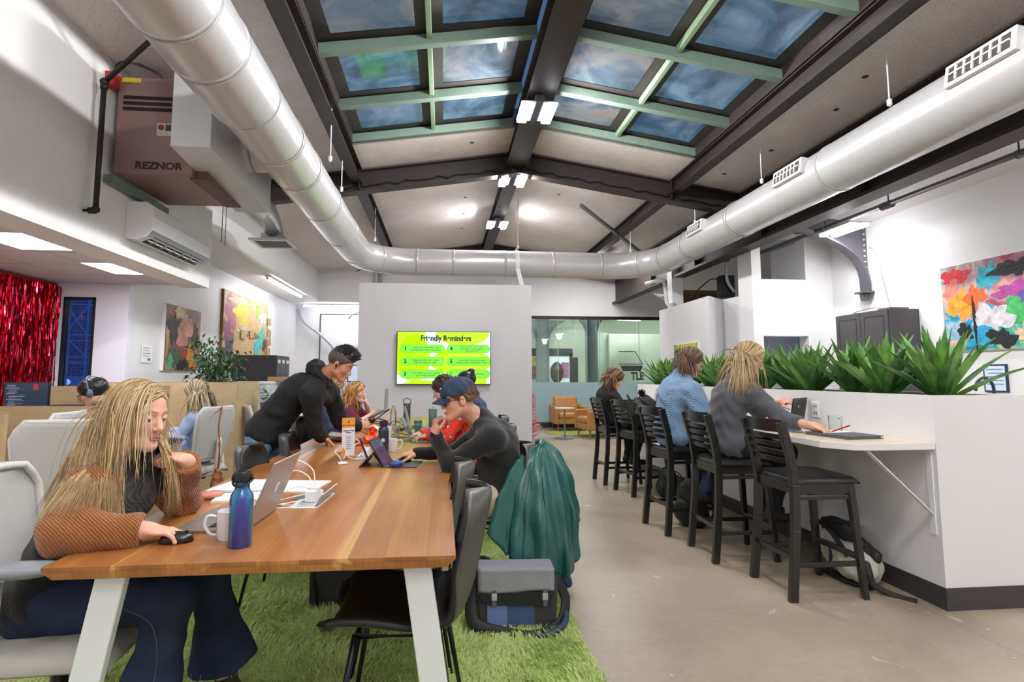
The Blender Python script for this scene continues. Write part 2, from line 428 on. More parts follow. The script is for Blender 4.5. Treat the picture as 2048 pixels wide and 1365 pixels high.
bx('wall_fascia', (-3.3, 7.001, 3.169), (-3.14, YB+.1, 4.2), M_WALL, st=True)
bx('wall_left_far', (-4.08, 7.5, 0), (-3.93, 15.5, 3.3), M_WALL, st=True)
bx('wall_left_upper', (-3.13, -4.2, 2.36), (-2.83, 7.0, 4.2), M_WALL, st=True)
# alcove
q = NT('ceiling_tiles'); tmp = q.coord(); br = q.n('TexBrick', offset=0.0); q.l(tmp, 'Vector', br, 'Vector')
br.inputs['Scale'].default_value = 1; br.inputs['Brick Width'].default_value = .61; br.inputs['Row Height'].default_value = .61; br.inputs['Mortar Size'].default_value = .006
br.inputs['Color1'].default_value = lin('#d8d2da'); br.inputs['Color2'].default_value = lin('#d2ccd6'); br.inputs['Mortar'].default_value = lin('#8d8794'); q.l(br, 'Color', q.b, 'Base Color'); q.b.inputs['Roughness'].default_value = .8
bx('ceiling_alcove', (-4.95, -4.2, 2.45), (-3.13, 7.35, 2.52), q.m, st=True)
bx('wall_alcove_end_cap', (-4.0, 7.36, 2.45), (-3.14, 7.41, 3.3), M_WALL, st=True)
mb = MB(); Ya = 7.36
for a, b in (((-4.95, 0), (-4.665, 2.45)), ((-4.665, 2.27), (-4.315, 2.45)), ((-4.315, 0), (-3.92, 2.45)), ((-4.665, 0), (-4.315, .35))): mb.box((a[0], Ya, a[1]), (b[0], Ya+.14, b[1]))
struct(mb.build('wall_alcove', mat('cool_white_paint', '#e2e1ea', .5)))
bx('wall_left', (-5.0, -4.2, 0), (-4.85, 7.5, 2.5), M_WALL, st=True)
# tall window in the alcove: night street outside
win = MB()
for a, b in (((-4.675, .34), (-4.645, 2.28)), ((-4.335, .34), (-4.305, 2.28)), ((-4.675, 2.25), (-4.305, 2.28)), ((-4.675, .34), (-4.305, .37))): win.box((a[0], Ya-.01, a[1]), (b[0], Ya+.06, b[1]))
w2 = struct(win.build('window_2', mat('dark_window_frame', '#20242c', .4)))
MB().box((-4.65, Ya+.03, .36), (-4.33, Ya+.036, 2.26)).build('pane', mat('window_glass_blue', '#9fc0ee', .03, trans=1), w2)
# scaffold seen through the tall window
t = thing('scaffold', 'pale scaffold frame with cross braces seen through the tall alcove window', 'scaffold', (-5.34, 8.7, .1))
mq = mat('blue_lit_steel', '#7fa5dc', .5, emit=.25, ecol='#5d8ad0')  # blue street light put into the steel's colour and emission
mb = MB()
for x in (-.16, .16): mb.cyl((x, 0, 0), (x, 0, 2.6), .016, n=6)
for z in (1.72, 1.80, 1.4, 1.48, 2.25): mb.cyl((-.4, 0, z), (.4, 0, z), .010, n=6)
for a, b in (((-.16, 1.8), (.16, 1.48)), ((-.16, 2.25), (.16, 1.8)), ((.16, 2.25), (-.16, 1.8))): mb.cyl((a[0], .01, a[1]), (b[0], .01, b[1]), .010, n=6)
mb.build('frame', mq, t)
MB().ball((-.10, .0, 1.12), (.07, .07, .05)).build('lamp_globe', mat('street_lamp_glow', '#cfe4ff', .4, emit=1.0), t)
t = thing('brick_building', 'dark blue lit brick building across the street, seen through the tall alcove window', 'building', (-6, 9.9, 0)); bq = NT('night_brick'); bb = bq.n('TexBrick'); mpb_ = bq.coord((1, 1, 1), (PI/2, 0, 0)); bq.l(mpb_, 'Vector', bb, 'Vector'); bb.inputs['Scale'].default_value = 5; bb.inputs['Color1'].default_value = lin('#33405f'); bb.inputs['Color2'].default_value = lin('#2a3554'); bb.inputs['Mortar'].default_value = lin('#4d6088'); bq.l(bb, 'Color', bq.b, 'Base Color'); bq.l(bb, 'Color', bq.b, 'Emission Color'); bq.b.inputs['Emission Strength'].default_value = .7  # blue night light painted into the brick by colour and emission
MB().box((-1.6, 0, 0), (1.55, .2, 4.2)).build('wall', bq.m, t); MB().box((-.2, -.05, 1.1), (1.2, 0, 1.3)).build('ledge', mq, t)

# roof decks with the skylight opening
def roofdeck(name, x0, x1, y0, y1):
    d = .06; P = [(x0, y0), (x1, y0), (x1, y1), (x0, y1)]
    mb = MB(); mb.add([(x, y, roof(x)) for x, y in P]+[(x, y, roof(x)+d) for x, y in P], [(0,3,2,1),(4,5,6,7),(0,1,5,4),(1,2,6,5),(2,3,7,6),(3,0,4,7)])
    return struct(mb.build(name, M_CEIL))
SX0, SX1, SY0, SY1 = -1.19, 3.33, 1.9, 6.98
roofdeck('ceiling_left', -3.3, SX0, -4.3, 14.35); roofdeck('ceiling_right', SX1, 4.62, -4.3, 14.35)
for nm, a, b in (('ceiling_left_rear', SX0, RX), ('ceiling_right_rear', RX, SX1)): roofdeck(nm, a, b, SY1, 14.35)
for nm, a, b in (('ceiling_left_front', SX0, RX), ('ceiling_right_front', RX, SX1)): roofdeck(nm, a, b, -4.3, SY0)
mb = MB(); mb.add([(4.5, -4.3, 3.62), (5.97, -4.3, 3.46), (5.97, 8.1, 3.46), (4.5, 8.1, 3.62), (4.5, -4.3, 3.7), (5.97, -4.3, 3.7), (5.97, 8.1, 3.7), (4.5, 8.1, 3.7)], [(0,3,2,1),(4,5,6,7),(0,1,5,4),(1,2,6,5),(2,3,7,6),(3,0,4,7)])
struct(mb.build('ceiling_aisle', mat('pale_aisle_ceiling', '#d9d5d4', .7, var=.03, vscale=2)))
mb = MB(); mb.add([(4.5, 8.1, 3.62), (8, 8.1, 3.3), (8, 14.4, 3.3), (4.5, 14.4, 3.62), (4.5, 8.1, 3.7), (8, 8.1, 3.7), (8, 14.4, 3.7), (4.5, 14.4, 3.7)], [(0,3,2,1),(4,5,6,7),(0,1,5,4),(1,2,6,5),(2,3,7,6),(3,0,4,7)])
struct(mb.build('ceiling_aisle_rear', mat('pale_aisle_ceiling', '#d9d5d4')))
# skylight curb
M_CURB = mat('skylight_curb', '#80838f', .6)
mb = MB()
for x0, x1 in ((SX0, RX), (RX, SX1)):
    for y0, y1 in ((SY1, SY1+.05), (SY0-.05, SY0)):
        mb.add([(x0, y0, roof(x0)-.0), (x1, y0, roof(x1)), (x1, y1, roof(x1)), (x0, y1, roof(x0)), (x0, y0, roof(x0)+.24), (x1, y0, roof(x1)+.24), (x1, y1, roof(x1)+.24), (x0, y1, roof(x0)+.24)], [(0,3,2,1),(4,5,6,7),(0,1,5,4),(1,2,6,5),(2,3,7,6),(3,0,4,7)])
struct(mb.build('trim_skylight_curb', M_CURB)); mb = MB()
for x in (SX0+.010, SX1-.010): mb.box((x-.012, SY0, roof(x)-.012), (x+.012, SY1, roof(x)+.24))
struct(mb.build('trim_skylight_side', M_STEEL))

# ------------------------------------------------------------------ skylight
def pane_mat(i, warm):
    q = NT('skylight_glass_%d' % i); b = q.b; b.inputs['Roughness'].default_value = .08
    mp = q.coord((1, 1, 1)); mp.inputs['Location'].default_value = (i*3.1, i*1.7, 0)
    n1 = q.n('TexNoise', i_Scale=1.5, i_Detail=7.0, i_Roughness=.6, i_Distortion=.8); q.l(mp, 'Vector', n1, 'Vector')
    cs = ['#2a4058', '#45698a', '#6f96b4', '#a3b2ba'] if not warm else ['#3c4a57', '#5f7387', '#94969a', '#9a7f64']
    r = q.ramp([(.28, cs[0]), (.45, cs[1]), (.6, cs[2]), (.78, cs[3])]); q.l(n1, 'Fac', r, 'Fac')
    dk = q.n('MixRGB', blend_type='MULTIPLY', i_Fac=1.0); dk.inputs['Color2'].default_value = (.30, .30, .30, 1); q.l(r, 'Color', dk, 'Color1'); q.l(dk, 'Color', b, 'Base Color')
    # night sky glow and room reflections put into the dirty pane's colour and emission
    q.l(r, 'Color', b, 'Emission Color'); b.inputs['Emission Strength'].default_value = .42
    n2 = q.n('TexNoise', i_Scale=26.0, i_Detail=2.0); q.l(mp, 'Vector', n2, 'Vector')
    q.bump(n2, 'Fac', .05, .003); b.inputs['Specular IOR Level'].default_value = .8; return q.m
M_GASK = mat('skylight_gasket', '#33302f', .5, var=.1)
sky = thing('skylight_glazing', 'long gabled skylight of dirty blue panes between sage green bars', 'skylight', (0, 0, 0))
sky['kind'] = 'structure'; sky.name = 'window_3'
bars = [2.97, 4.0, 5.03, 6.07]
for side, xa, xb in (('l', SX0+.02, .84), ('r', 1.18, SX1-.02)):
    xm = (xa+xb)/2
    ys = [SY0]+bars+[SY1]
    for i in range(len(ys)-1):
        for j, (a, b) in enumerate(((xa, xm), (xm, xb))):
            k = i*4+j+(2 if side == 'r' else 0)
            zo = .12
            P = [(a-.015, ys[i]-.0), (b+.015, ys[i]-.0), (b+.015, ys[i+1]+.0), (a-.015, ys[i+1]+.0)]
            g = .125; Q = [(a+g, ys[i]+g), (b-g, ys[i]+g), (b-g, ys[i+1]-g), (a+g, ys[i+1]-g)]
            m1 = MB(); m1.add([(x, y, roof(x)+zo) for x, y in P]+[(x, y, roof(x)+zo) for x, y in Q]+[(x, y, roof(x)+zo+.03) for x, y in P], [(0,4,5,1),(1,5,6,2),(2,6,7,3),(3,7,4,0),(8,9,10,11)])
            m1.build('gasket', M_GASK, sky)
            m2 = MB(); m2.add([(x, y, roof(x)+zo+.006) for x, y in Q]+[(x, y, roof(x)+zo+.012) for x, y in Q], [(3,2,1,0),(4,5,6,7),(0,1,5,4),(1,2,6,5),(2,3,7,6),(3,0,4,7)])
            m2.build('pane', pane_mat(k, side == 'r' and j == 0 or (k % 5 == 3)), sky)
    for y in bars+[SY0+.03, SY1-.03]:
        w = .085 if y in bars else .05
        mb = MB(); mb.bar((xa-.02, y, roof(xa)+.05), (xb+.02, y, roof(xb)+.05), w, .10); mb.build('cross_bar', M_GREEN, sky, bevel=.006)
    mb = MB()
    mb.bar((xm, SY0, roof(xm)+.075), (xm, SY1, roof(xm)+.075), .05, .07)
    mb.build('glazing_bar', mat('pale_sage_bar', '#849b80', .5), sky, bevel=.005)
# ------------------------------------------------------------------ steel
def truss(y, label, LX=3.88):
    t = thing('roof_truss', label, 'beam', (RX, y, RZ), group=None)
    m1 = MB(); ibeam(m1, (0, 0, -.02), (3.38, 0, -.02-SL*3.38), .31, .17)
    m1.build('rafter', M_STEEL, t)
    m2 = MB(); ibeam(m2, (0, 0, -.02), (-LX, 0, -.02-SL*LX), .31, .17); m2.build('rafter', M_STEEL, t)
    for s in (-1, 1): MB().box((s*2.28-.008, -.08, -.30-SL*2.28), (s*2.28+.008, -.0, -.04-SL*2.28)).build('stiffener', M_STEEL, t)
    MB().box((-.01, -.084, -.32), (.01, -.02, -.04)).build('stiffener', M_STEEL, t)
    c = MB()
    for s in (-1, 1):
        pts = [(s*(.1+3.1*i/40), -.05, -.25-SL*(.1+3.1*i/40)+.025*math.sin(i*1.7)*math.sin(i*.37)) for i in range(41)]
        c.tube(pts, .009, 5)
    c.build('cable', M_BLACK, t, smooth=True); return t
truss(7.9, 'dark brown gabled roof truss crossing just past the skylight')
truss(13.6, 'dark gabled roof truss nearest the back wall, mostly hidden by the cross duct', 2.3)
mb = MB(); ibeam(mb, (1.02, -4.2, RZ-.01), (1.02, 7.9, RZ-.01), .235, .30); tag(mb.build('ridge_beam', M_STEEL), 'dark brown ridge beam running along the middle of the skylight', 'beam')
mb = MB(); ibeam(mb, (1.02, 7.92, RZ-.01), (1.02, 14.29, RZ-.01), .235, .22); tag(mb.build('ridge_beam', M_STEEL), 'dark ridge beam beyond the near truss, carrying two ceiling lights', 'beam')
for x, lb in ((-1.25, 'dark steel purlin along the left edge of the skylight'), (3.40, 'dark steel purlin along the right edge of the skylight')):
    mb = MB(); ibeam(mb, (x, -4.2, roof(x)-.005), (x, 14.29, roof(x)-.005), .20, .15, up=(0, 0, 1)); tag(mb.build('roof_purlin', M_STEEL), lb, 'beam')
# long plate girder over the bar side
g = thing('plate_girder', 'long deep dark steel girder running behind and below the right air duct', 'beam', (4.5, 5, 3.2))
MB().box((4.48, -4.2, 3.24), (4.52, 14.25, 4.04)).build('web', M_STEEL, g, world=(4.5, 5, 3.2))
mb = MB(); mb.box((4.38, -4.2, 3.20), (4.62, 14.25, 3.24)); mb.box((4.38, -4.2, 4.0), (4.62, 14.25, 4.03)); mb.build('flange', M_STEEL, g, world=(4.5, 5, 3.2))
for y in (1.2, 3.3, 5.4, 7.3, 9.4, 11.5): MB().box((4.40, y-.01, 3.24), (4.60, y+.01, 4.0)).build('stiffener', M_STEEL, g, world=(4.5, 5, 3.2))
# arched bracket from the right wall up to the girder
t = thing('arched_bracket', 'dark riveted steel bracket arching from the right wall up to the girder', 'beam', (5.9, 7.25, 2.4))
Yb = 7.25; pts = [(5.90, 2.55), (5.885, 2.72)]+[(5.90-.06-1.32*(math.sin(math.radians(a))**1.0)*1.0, 2.72+.78*(1-math.cos(math.radians(a)))*1.0) for a in range(8, 91, 8)]
out = bez([(x, Yb, z) for x, z in ((5.885, 2.5), (5.87, 2.72), (5.78, 2.93), (5.55, 3.12), (5.2, 3.28), (4.85, 3.40), (4.55, 3.46))], 6)
poly = [(p[0], p[2]) for p in out]+[(4.55, 3.62), (5.93, 3.47), (5.93, 2.6)]
MB().prism(poly, Yb-.01, Yb+.01, 'y').build('web_plate', M_STEELG, t, world=(5.9, 7.25, 2.4))
m1 = MB()
for i in range(len(out)-1): m1.bar(out[i], out[i+1], .16, .022, up=(0, 0, 1))
m1.build('curved_flange', M_STEELG, t, world=(5.9, 7.25, 2.4))
m1 = MB(); m1.box((5.80, Yb-.1, 2.46), (5.95, Yb+.1, 2.485)); m1.lathe([(.05, 0), (.055, .03), (.06, .09), (.045, .1)], (5.87, Yb, 2.36), 12); m1.build('foot_cap', M_STEELG, t, world=(5.9, 7.25, 2.4))
for i in range(9): MB().ball((5.90, Yb-.015, 2.75+.08*i), .016, 6).build('rivet', mat('rivet_light', '#b9b6b4', .5), t, world=(5.9, 7.25, 2.4))
for x, z in ((5.35, 3.32), (5.42, 3.30), (5.35, 3.24), (5.42, 3.22)): MB().ball((x, Yb-.014, z), .015, 6).build('rivet', mat('rivet_grey', '#77737a', .5), t, world=(5.9, 7.25, 2.4))
# pipe along the girder with hangers
t = thing('sprinkler_pipe', 'long dark pipe hung along the right aisle ceiling beside the girder', 'pipe', (5.15, 5, 3.4))
W_ = (5.15, 5, 3.4)
MB().cyl((5.15, -4, 3.28), (5.15, 8.6, 3.32), .03, n=10).build('pipe', M_STEELG, t, world=W_, smooth=True)
for y in (2.6, 4.4, 5.9, 7.0): MB().cyl((5.15, y, 3.30), (5.15, y, 3.55), .008, n=6).cyl((5.15, y-.015, 3.30), (5.15, y+.015, 3.30), .043, n=12).build('hanger', M_STEELG, t, world=W_)
MB().cyl((5.15, 5.85, 3.30), (5.15, 6.0, 3.30), .046, n=12).build('coupling', M_STEELG, t, world=W_)
t = thing('angled_strut', 'grey strut channel slanting across the ceiling near the right duct bend', 'strut', (3.2, 10.4, 4.0))
MB().bar((2.35, 9.35, 4.28), (4.3, 11.4, 3.82), .055, .05).build('channel', mat('galvanised', '#8c8f90', .45, metal=.6), t, world=(3.2, 10.4, 4.0))
m1 = MB(); m1.bar((4.3, 11.4, 3.82), (4.75, 11.3, 3.15), .055, .05); m1.build('lower_channel', MATS['galvanised'], t, world=(3.2, 10.4, 4.0))
# nail plates on the ceiling
for i, (x, y) in enumerate(((.35, 7.35), (.35, 8.9), (.35, 9.7), (.35, 10.7), (.35, 11.8), (1.95, 9.3), (4.05, 6.4), (3.95, 4.7), (4.1, 5.3), (3.9, 7.3))):
    MBx = MB(); MBx.lathe([(.028, -.004), (.03, 0)], (0, 0, 0), 10)
    o = MBx.build('ceiling_plug', mat('plug_dark', '#4f4b4a', .7)); o.location = (x, y, roof(x)-.002)
    tag(o, None, 'plug', 'small dark plugs dotted over the concrete ceiling'); o['label'] = 'small dark round plug set in the concrete ceiling'
# ------------------------------------------------------------------ round air duct
M_DUCT = mat('painted_spiral_duct', '#c6c5c7', .30, metal=.25, var=.03, vscale=3, coat=.25)
M_SEAM = mat('duct_seam', '#8f8c8c', .5)
DZ, DR = 3.38, .245
duct = thing('air_duct', 'big round white air duct looping along both sides and across the back', 'duct', (1.2, 10.2, DZ))
DW = (1.2, 10.2, DZ)
L0 = [(-1.50, y, DZ) for y in (-3.5, 0, 2.9, 4.15)]
L1 = [(-1.49, y, DZ) for y in (4.2, 6.2, 7.6)]+[(-1.47, 9.3, DZ)]
bendL = [(-1.47+.9*(1-math.cos(math.radians(a))), 9.3+.9*math.sin(math.radians(a)), DZ) for a in range(0, 91, 10)]
cross = [(-.57, 10.2, DZ), (.5, 10.2, DZ), (1.7, 10.2, DZ), (2.9, 10.2, DZ), (3.05, 10.2, DZ)]
bendR = [(3.05+.85*math.sin(math.radians(a)), 10.2-.85*(1-math.cos(math.radians(a))), DZ) for a in range(0, 91, 10)]
right = [(3.90, y, DZ) for y in (9.35, 8.2, 6.9, 5.05, 3.0, 1, -3.5)]
def dtube(pts, r=DR, nm='duct_section'): return MB().tube(pts, r, 40, cap=True).build(nm, M_DUCT, duct, smooth=True, world=DW, autos=50)
dtube(L0, .262); dtube(L1); dtube(bendL, nm='duct_elbow'); dtube(cross[:3]); dtube(cross[2:]); dtube(bendR, nm='duct_elbow'); dtube(right[:4], .238); dtube(right[3:], .245)
def ring(p, d, r, w=.012, t=.004):
    p = Vector(p); d = Vector(d).normalized()
    MB().tube([p-d*w*2.2, p-d*w*2, p+d*w*2, p+d*w*2.2], [r, r+t, r+t, r], 40, cap=False).build('duct_collar', M_DUCT, duct, smooth=True, world=DW)
    MB().tube([p-d*.004, p+d*.004], [r+t+.001]*2, 40, cap=False).build('duct_seam', M_SEAM, duct, world=DW)
for y in (1.9, 3.05, 3.5): ring((-1.50, y, DZ), (0, 1, 0), .262)
for y in (4.9, 5.6, 6.7, 8.0, 9.2): ring((-1.485, y, DZ), (0, 1, 0), DR)
for x in (-.5, .15, 1.1, 2.0, 2.9): ring((x, 10.2, DZ), (1, 0, 0), DR)
for y in (9.3, 8.35, 6.9, 5.05, 3.0): ring((3.90, y, DZ), (0, 1, 0), DR)
for a in (45,): 
    th = math.radians(a); ring((3.05+.85*math.sin(th), 10.2-.85*(1-math.cos(th)), DZ), (math.cos(th), -math.sin(th), 0), DR)
    ring((-1.47+.9*(1-math.cos(th)), 9.3+.9*math.sin(th), DZ), (math.sin(th), math.cos(th), 0), DR)
# side registers on the right run
M_REG = mat('register_face', '#dadada', .4); M_HOLE = mat('register_dark', '#4a403f', .8)
for y, L in ((3.32, .52), (5.5, .50), (7.75, .48)):
    n = Vector((-.985, 0, .17)).normalized(); up = Vector((.17, 0, .985)).normalized(); c = Vector((3.90, y, DZ))+n*(DR+.0)+up*.05
    F = Matrix(((0, up.x, n.x, c.x), (1, 0, 0, c.y), (0, up.z, n.z, c.z), (0, 0, 0, 1)))
    r = MB(); r.box((-L/2, -.085, -.10), (L/2, .085, .035), 0, F); fr = r.build('register_box', M_REG, duct, bevel=.006, world=DW)
    r = MB(); r.box((-L/2+.035, -.055, .033), (L/2-.035, .055, .038), 0, F); r.build('register_opening', M_HOLE, fr, world=DW)
    r = MB()
    for i in range(1, 7): x = -L/2+.035+(L-.07)*i/7; r.box((x-.008, -.055, .036), (x+.008, .055, .048), 0, F)
    r.box((-L/2+.035, -.006, .036), (L/2-.035, .006, .05), 0, F); r.build('register_vane', M_REG, fr, world=DW)
# hanger rods
for i, (x, y, lb) in enumerate(((-1.30, 7.0, 'thin white rod holding up the left duct beside the ceiling purlin'), (-1.24, 6.0, 'thin white rod holding up the left duct nearer the heater'), (-1.2, 9.6, 'thin rod above the left rear bend of the duct'),
        (3.78, 4.25, 'thin rod hanging above the nearest side register'), (3.78, 6.2, 'thin rod hanging above the middle side register'), (3.78, 8.0, 'thin rod beside the end of the near truss'), (3.45, 10.0, 'thin rod above the right rear bend of the duct'), (1.32, 9.93, 'white rod hanging from the ridge to the middle of the cross duct'))):
    o = MB().cyl((0, 0, DZ+DR-.02), (0, 0, roof(x)), .006, n=6).cyl((0, 0, DZ+DR-.01), (0, 0, DZ+DR+.04), .02, n=8).build('hanger_rod', M_WHITEM); o.location = (x, y, 0)
    tag(o, lb, 'rod', 'thin rods hanging the air duct')
t = thing('duct_strap', 'white metal brace from the middle of the cross duct down to the screen wall', 'brace', (1.33, 9.95, 3.0))
mb = MB(); pts = [(1.32, 10.2-(DR+.012)*math.cos(math.radians(a)), DZ+(DR+.012)*math.sin(math.radians(a))) for a in range(90, -50, -10)]
for i in range(len(pts)-1): mb.bar(pts[i], pts[i+1], .075, .006, up=(0, -1, .1))
mb.bar(pts[-2], (1.40, 10.0, 2.95), .075, .012, up=(0, -1, 0)); mb.build('strap', M_WHITEM, t, world=(1.33, 9.95, 3.0))

# ------------------------------------------------------------------ gas heater on the left
M_HEAT = mat('heater_mauve_enamel', '#8b6e6e', .38, var=.06, vscale=3, metal=.15)
hx0, hx1, hy0, hy1, hz0, hz1 = -2.77, -2.14, 4.84, 5.75, 3.0, 3.84
t = thing('unit_heater', 'mauve brown box heater with dark lettering hung high on the left wall', 'heater', (-2.45, 5.3, 3.0)); W_ = (-2.45, 5.3, 3.0)
MB().box((hx0, hy0, hz0), (hx1, hy1, hz1)).build('casing', M_HEAT, t, bevel=.012, world=W_)
for i, z in enumerate((3.66, 3.61, 3.56)):
    MB().box((hx0+.05, hy0-.006, z-.016), (hx1-.06, hy0+.002, z+.012)).build('louvre', mat('dark_slot', '#1d1413', .8), t, world=W_)
l = MB().box((hx0+.33, hy0-.003, 3.33), (hx0+.50, hy0, 3.44)).build('rating_label', mat('label_silver', '#c9c6c4', .4), t, world=W_)
MB().box((hx0+.40, hy0-.005, 3.375), (hx0+.495, hy0-.003, 3.43)).build('print', mat('label_grey_print', '#4c4846', .6), l, world=W_)
MB().cyl((hx0+.365, hy0-.005, 3.405), (hx0+.365, hy0-.003, 3.405), .025, n=16).build('print', mat('label_red_print', '#8a4038', .6), l, world=W_)
text('lettering', 'REZNOR', .085, face_M((hx0+.36-W_[0], hy0-.003-W_[1], 3.065-W_[2]), (0, -1, 0)), mat('heater_letter', '#2a1614', .5), t, bold=.003, xs=1.12)
MB().box((hx0+.03, hy0-.004, 3.79), (hx0+.18, hy0, 3.83)).build('warning_sticker', mat('yellow_sticker', '#d8c02a', .5), t, world=W_)
mb = MB(); mb.box((hx0-.04, hy0-.03, 2.90), (hx0+.02, hy1+.02, 2.97)); mb.build('support_angle', mat('dull_green_angle', '#6a7a70', .6), t, world=W_)
mb = MB(); mb.prism([(hx1-.04, 2.98), (hx1+.10, 2.98), (hx1+.10, 3.06), (hx1-.04, 3.06)], hy0+.06, hy1-.05, 'y'); mb.build('burner_tray', mat('heater_dark', '#5d423f', .5), t, world=W_)
M_RED = mat('red_paint', '#b5252b', .45)
t = thing('red_switch_box', 'red electrical switch box behind the top corner of the mauve heater', 'switch', (-2.80, 4.80, 3.78)); MB().cbox((0, 0, 0), (.09, .10, .12)).build('box', M_RED, t, bevel=.008); MB().cbox((-.05, 0, .01), (.03, .1, .13)).build('box_back', M_WHITEM, t)
o = MB().tube(bez([(-2.80, 4.82, 3.84), (-2.78, 4.84, 3.95), (-2.70, 4.9, 4.0), (-2.5, 4.95, 3.93), (-2.45, 5.0, 3.85)], 8), .012, 8).build('flexible_conduit', M_STEELG, smooth=True, world=(-2.8, 4.8, 3.8)); o.location = (-2.8, 4.8, 3.8); tag(o, 'dark flexible conduit looping over the top of the mauve heater', 'conduit')
# plenum box and branch
M_GALVP = mat('pale_sheet_metal', '#cfd3d8', .4, metal=.35, var=.04, vscale=4)
t = thing('supply_plenum', 'pale sheet metal box duct joining the mauve heater to the round duct', 'duct', (-1.98, 5.2, 3.1)); W_ = (-1.98, 5.2, 3.1)
mb = MB(); Y0, Y1 = 4.45, 5.85
mb.add([(-2.14, Y0, 3.09), (-1.84, Y0, 3.09), (-1.84, Y0, 3.86), (-2.14, Y0, 3.86), (-2.14, Y1, 2.98), (-1.80, Y1, 2.98), (-1.80, Y1, 3.80), (-2.14, Y1, 3.80)], [(0,1,2,3),(7,6,5,4),(0,4,5,1),(1,5,6,2),(2,6,7,3),(3,7,4,0)])
mb.build('plenum_box', M_GALVP, t, bevel=.004, world=W_)
MB().cyl((-1.85, 5.2, DZ), (-1.6, 5.2, DZ), .20, n=32).build('branch', M_DUCT, t, smooth=True, autos=40, world=W_)
MB().tube([(-1.76, 5.2, DZ), (-1.74, 5.2, DZ)], .206, 32).build('branch_seam', M_SEAM, t, world=W_)
# flexible duct to a square diffuser
t = thing('ceiling_diffuser', 'square white diffuser hanging from a crinkled foil duct past the heater', 'vent', (-2.45, 8.2, 3.2))
pts = bez([(-2.05, 5.9, 3.25), (-2.15, 6.6, 3.3), (-2.28, 7.3, 3.4), (-2.42, 8.0, 3.42), (-2.45, 8.2, 3.30)], 12)
MB().tube(pts, [.12+.006*(i % 2) for i in range(len(pts))], 20).build('foil_duct', mat('foil_duct', '#b9b9bb', .35, metal=.5, bump=.6, bscale=25), t, smooth=True, world=(-2.45, 8.2, 3.2))
mb = MB(); mb.box((-.14, -.14, .02), (.14, .14, .12)); mb.build('neck', M_GALVP, t)
mb = MB()
for s in ((-.27, -.27, -.22, .27), (.22, -.27, .27, .27), (-.22, -.27, .22, -.22), (-.22, .22, .22, .27)): mb.box((s[0], s[1], -.01), (s[2], s[3], .02))
mb.build('frame', M_WHITEM, t)
mb = MB()
for i in range(8): mb.bar((-.21, -.19+.054*i, .0), (.21, -.19+.054*i, .0), .035, .006)
mb.build('louvre', mat('diffuser_grey', '#7e7c7b', .6), t)
MB().box((-.22, -.22, .012), (.22, .22, .018)).build('backing', M_HOLE, t)
# split unit
t = thing('air_conditioner', 'white wall mounted air conditioner below the mauve heater', 'air conditioner', (-2.83, 5.8, 2.5))
prof = [(0, 0.03), (.0, .36), (.17, .36), (.215, .33), (.235, .22), (.225, .10), (.185, .045), (.10, .015)]
MB().prism([(x, z) for x, z in prof], -.62, .62, 'y').build('casing', mat('glossy_white_plastic', '#eef0f4', .16, coat=.5), t, bevel=.006)
MB().prism([(.105, .010), (.205, .055), (.200, .066), (.100, .022)], -.53, .53, 'y').build('outlet', mat('outlet_black', '#1a1b1f', .6), t)
mb = MB(); mb.bar((.155, -.53, .025), (.155, .53, .025), .02, .005); mb.build('flap', M_WHITEP, t)
mb = MB()
for i in range(6): mb.box((.12, -.45+.18*i, .012), (.19, -.445+.18*i, .045))
mb.build('vane', M_GREY, t)
MB().prism([(.226, .10), (.232, .10), (.19, .040), (.184, .044)], -.61, .61, 'y').build('trim_strip', M_GREY, t)
# black gas pipe on left wall
t = thing('gas_pipe', 'black iron gas pipe running down the left wall beside the mauve heater', 'pipe', (-2.74, 4.6, 2.6)); W_ = (-2.74, 4.6, 2.6)
M_IRON = mat('black_iron', '#2b2726', .5, metal=.4, var=.2, vscale=30)
MB().cyl((-2.74, 4.6, 2.62), (-2.74, 4.6, 3.66), .020, n=12).build('riser', M_IRON, t, smooth=True, world=W_)
MB().cyl((-2.74, 4.6, 3.66), (-1.98, 4.25, 4.10), .020, n=12).build('sloping_run', M_IRON, t, smooth=True, world=W_)
mb = MB(); mb.ball((-2.74, 4.6, 2.61), .032, 10); mb.cyl((-2.74, 4.6, 2.60), (-2.79, 4.6, 2.60), .026, n=10); mb.cyl((-2.79, 4.6, 2.6), (-2.83, 4.6, 2.6), .012, n=8); mb.ball((-2.74, 4.6, 3.66), .034, 10); mb.ball((-1.98, 4.25, 4.10), .034, 10); mb.cyl((-2.74, 4.6, 3.60), (-2.74, 4.6, 3.64), .028, n=10)
mb.build('elbow', M_IRON, t, smooth=True, world=W_)
# ------------------------------------------------------------------ light fittings
def emis(name, col, st):
    if name in MATS: return MATS[name]
    return mat(name, '#ffffff', .5, emit=st, ecol=col)
M_TUBE = emis('led_tube', '#f4f6ff', 22)
def area(name, loc, sx, sy, pw, col=(1, .985, .97), rot=(0, 0, 0), spread=None):
    l = bpy.data.lights.new(name, 'AREA'); l.shape = 'RECTANGLE'; l.size = sx; l.size_y = sy; l.energy = pw; l.color = col
    if spread: l.spread = math.radians(spread)
    o = bpy.data.objects.new(name, l); COL.objects.link(o); o.location = loc; o.rotation_euler = rot; return o
def glow(name, loc, pw, r=.12, col=(1, .985, .97)):
    l = bpy.data.lights.new(name, 'POINT'); l.energy = pw; l.shadow_soft_size = r; l.color = col
    o = bpy.data.objects.new(name, l); COL.objects.link(o); o.location = loc; return o
fx = thing('ridge_light', 'pair of bright white strip lamps under the ridge beam at the end of the skylight', 'ceiling light', (1.0, 5.92, 4.215), group='strip lamps under the ridge beam')
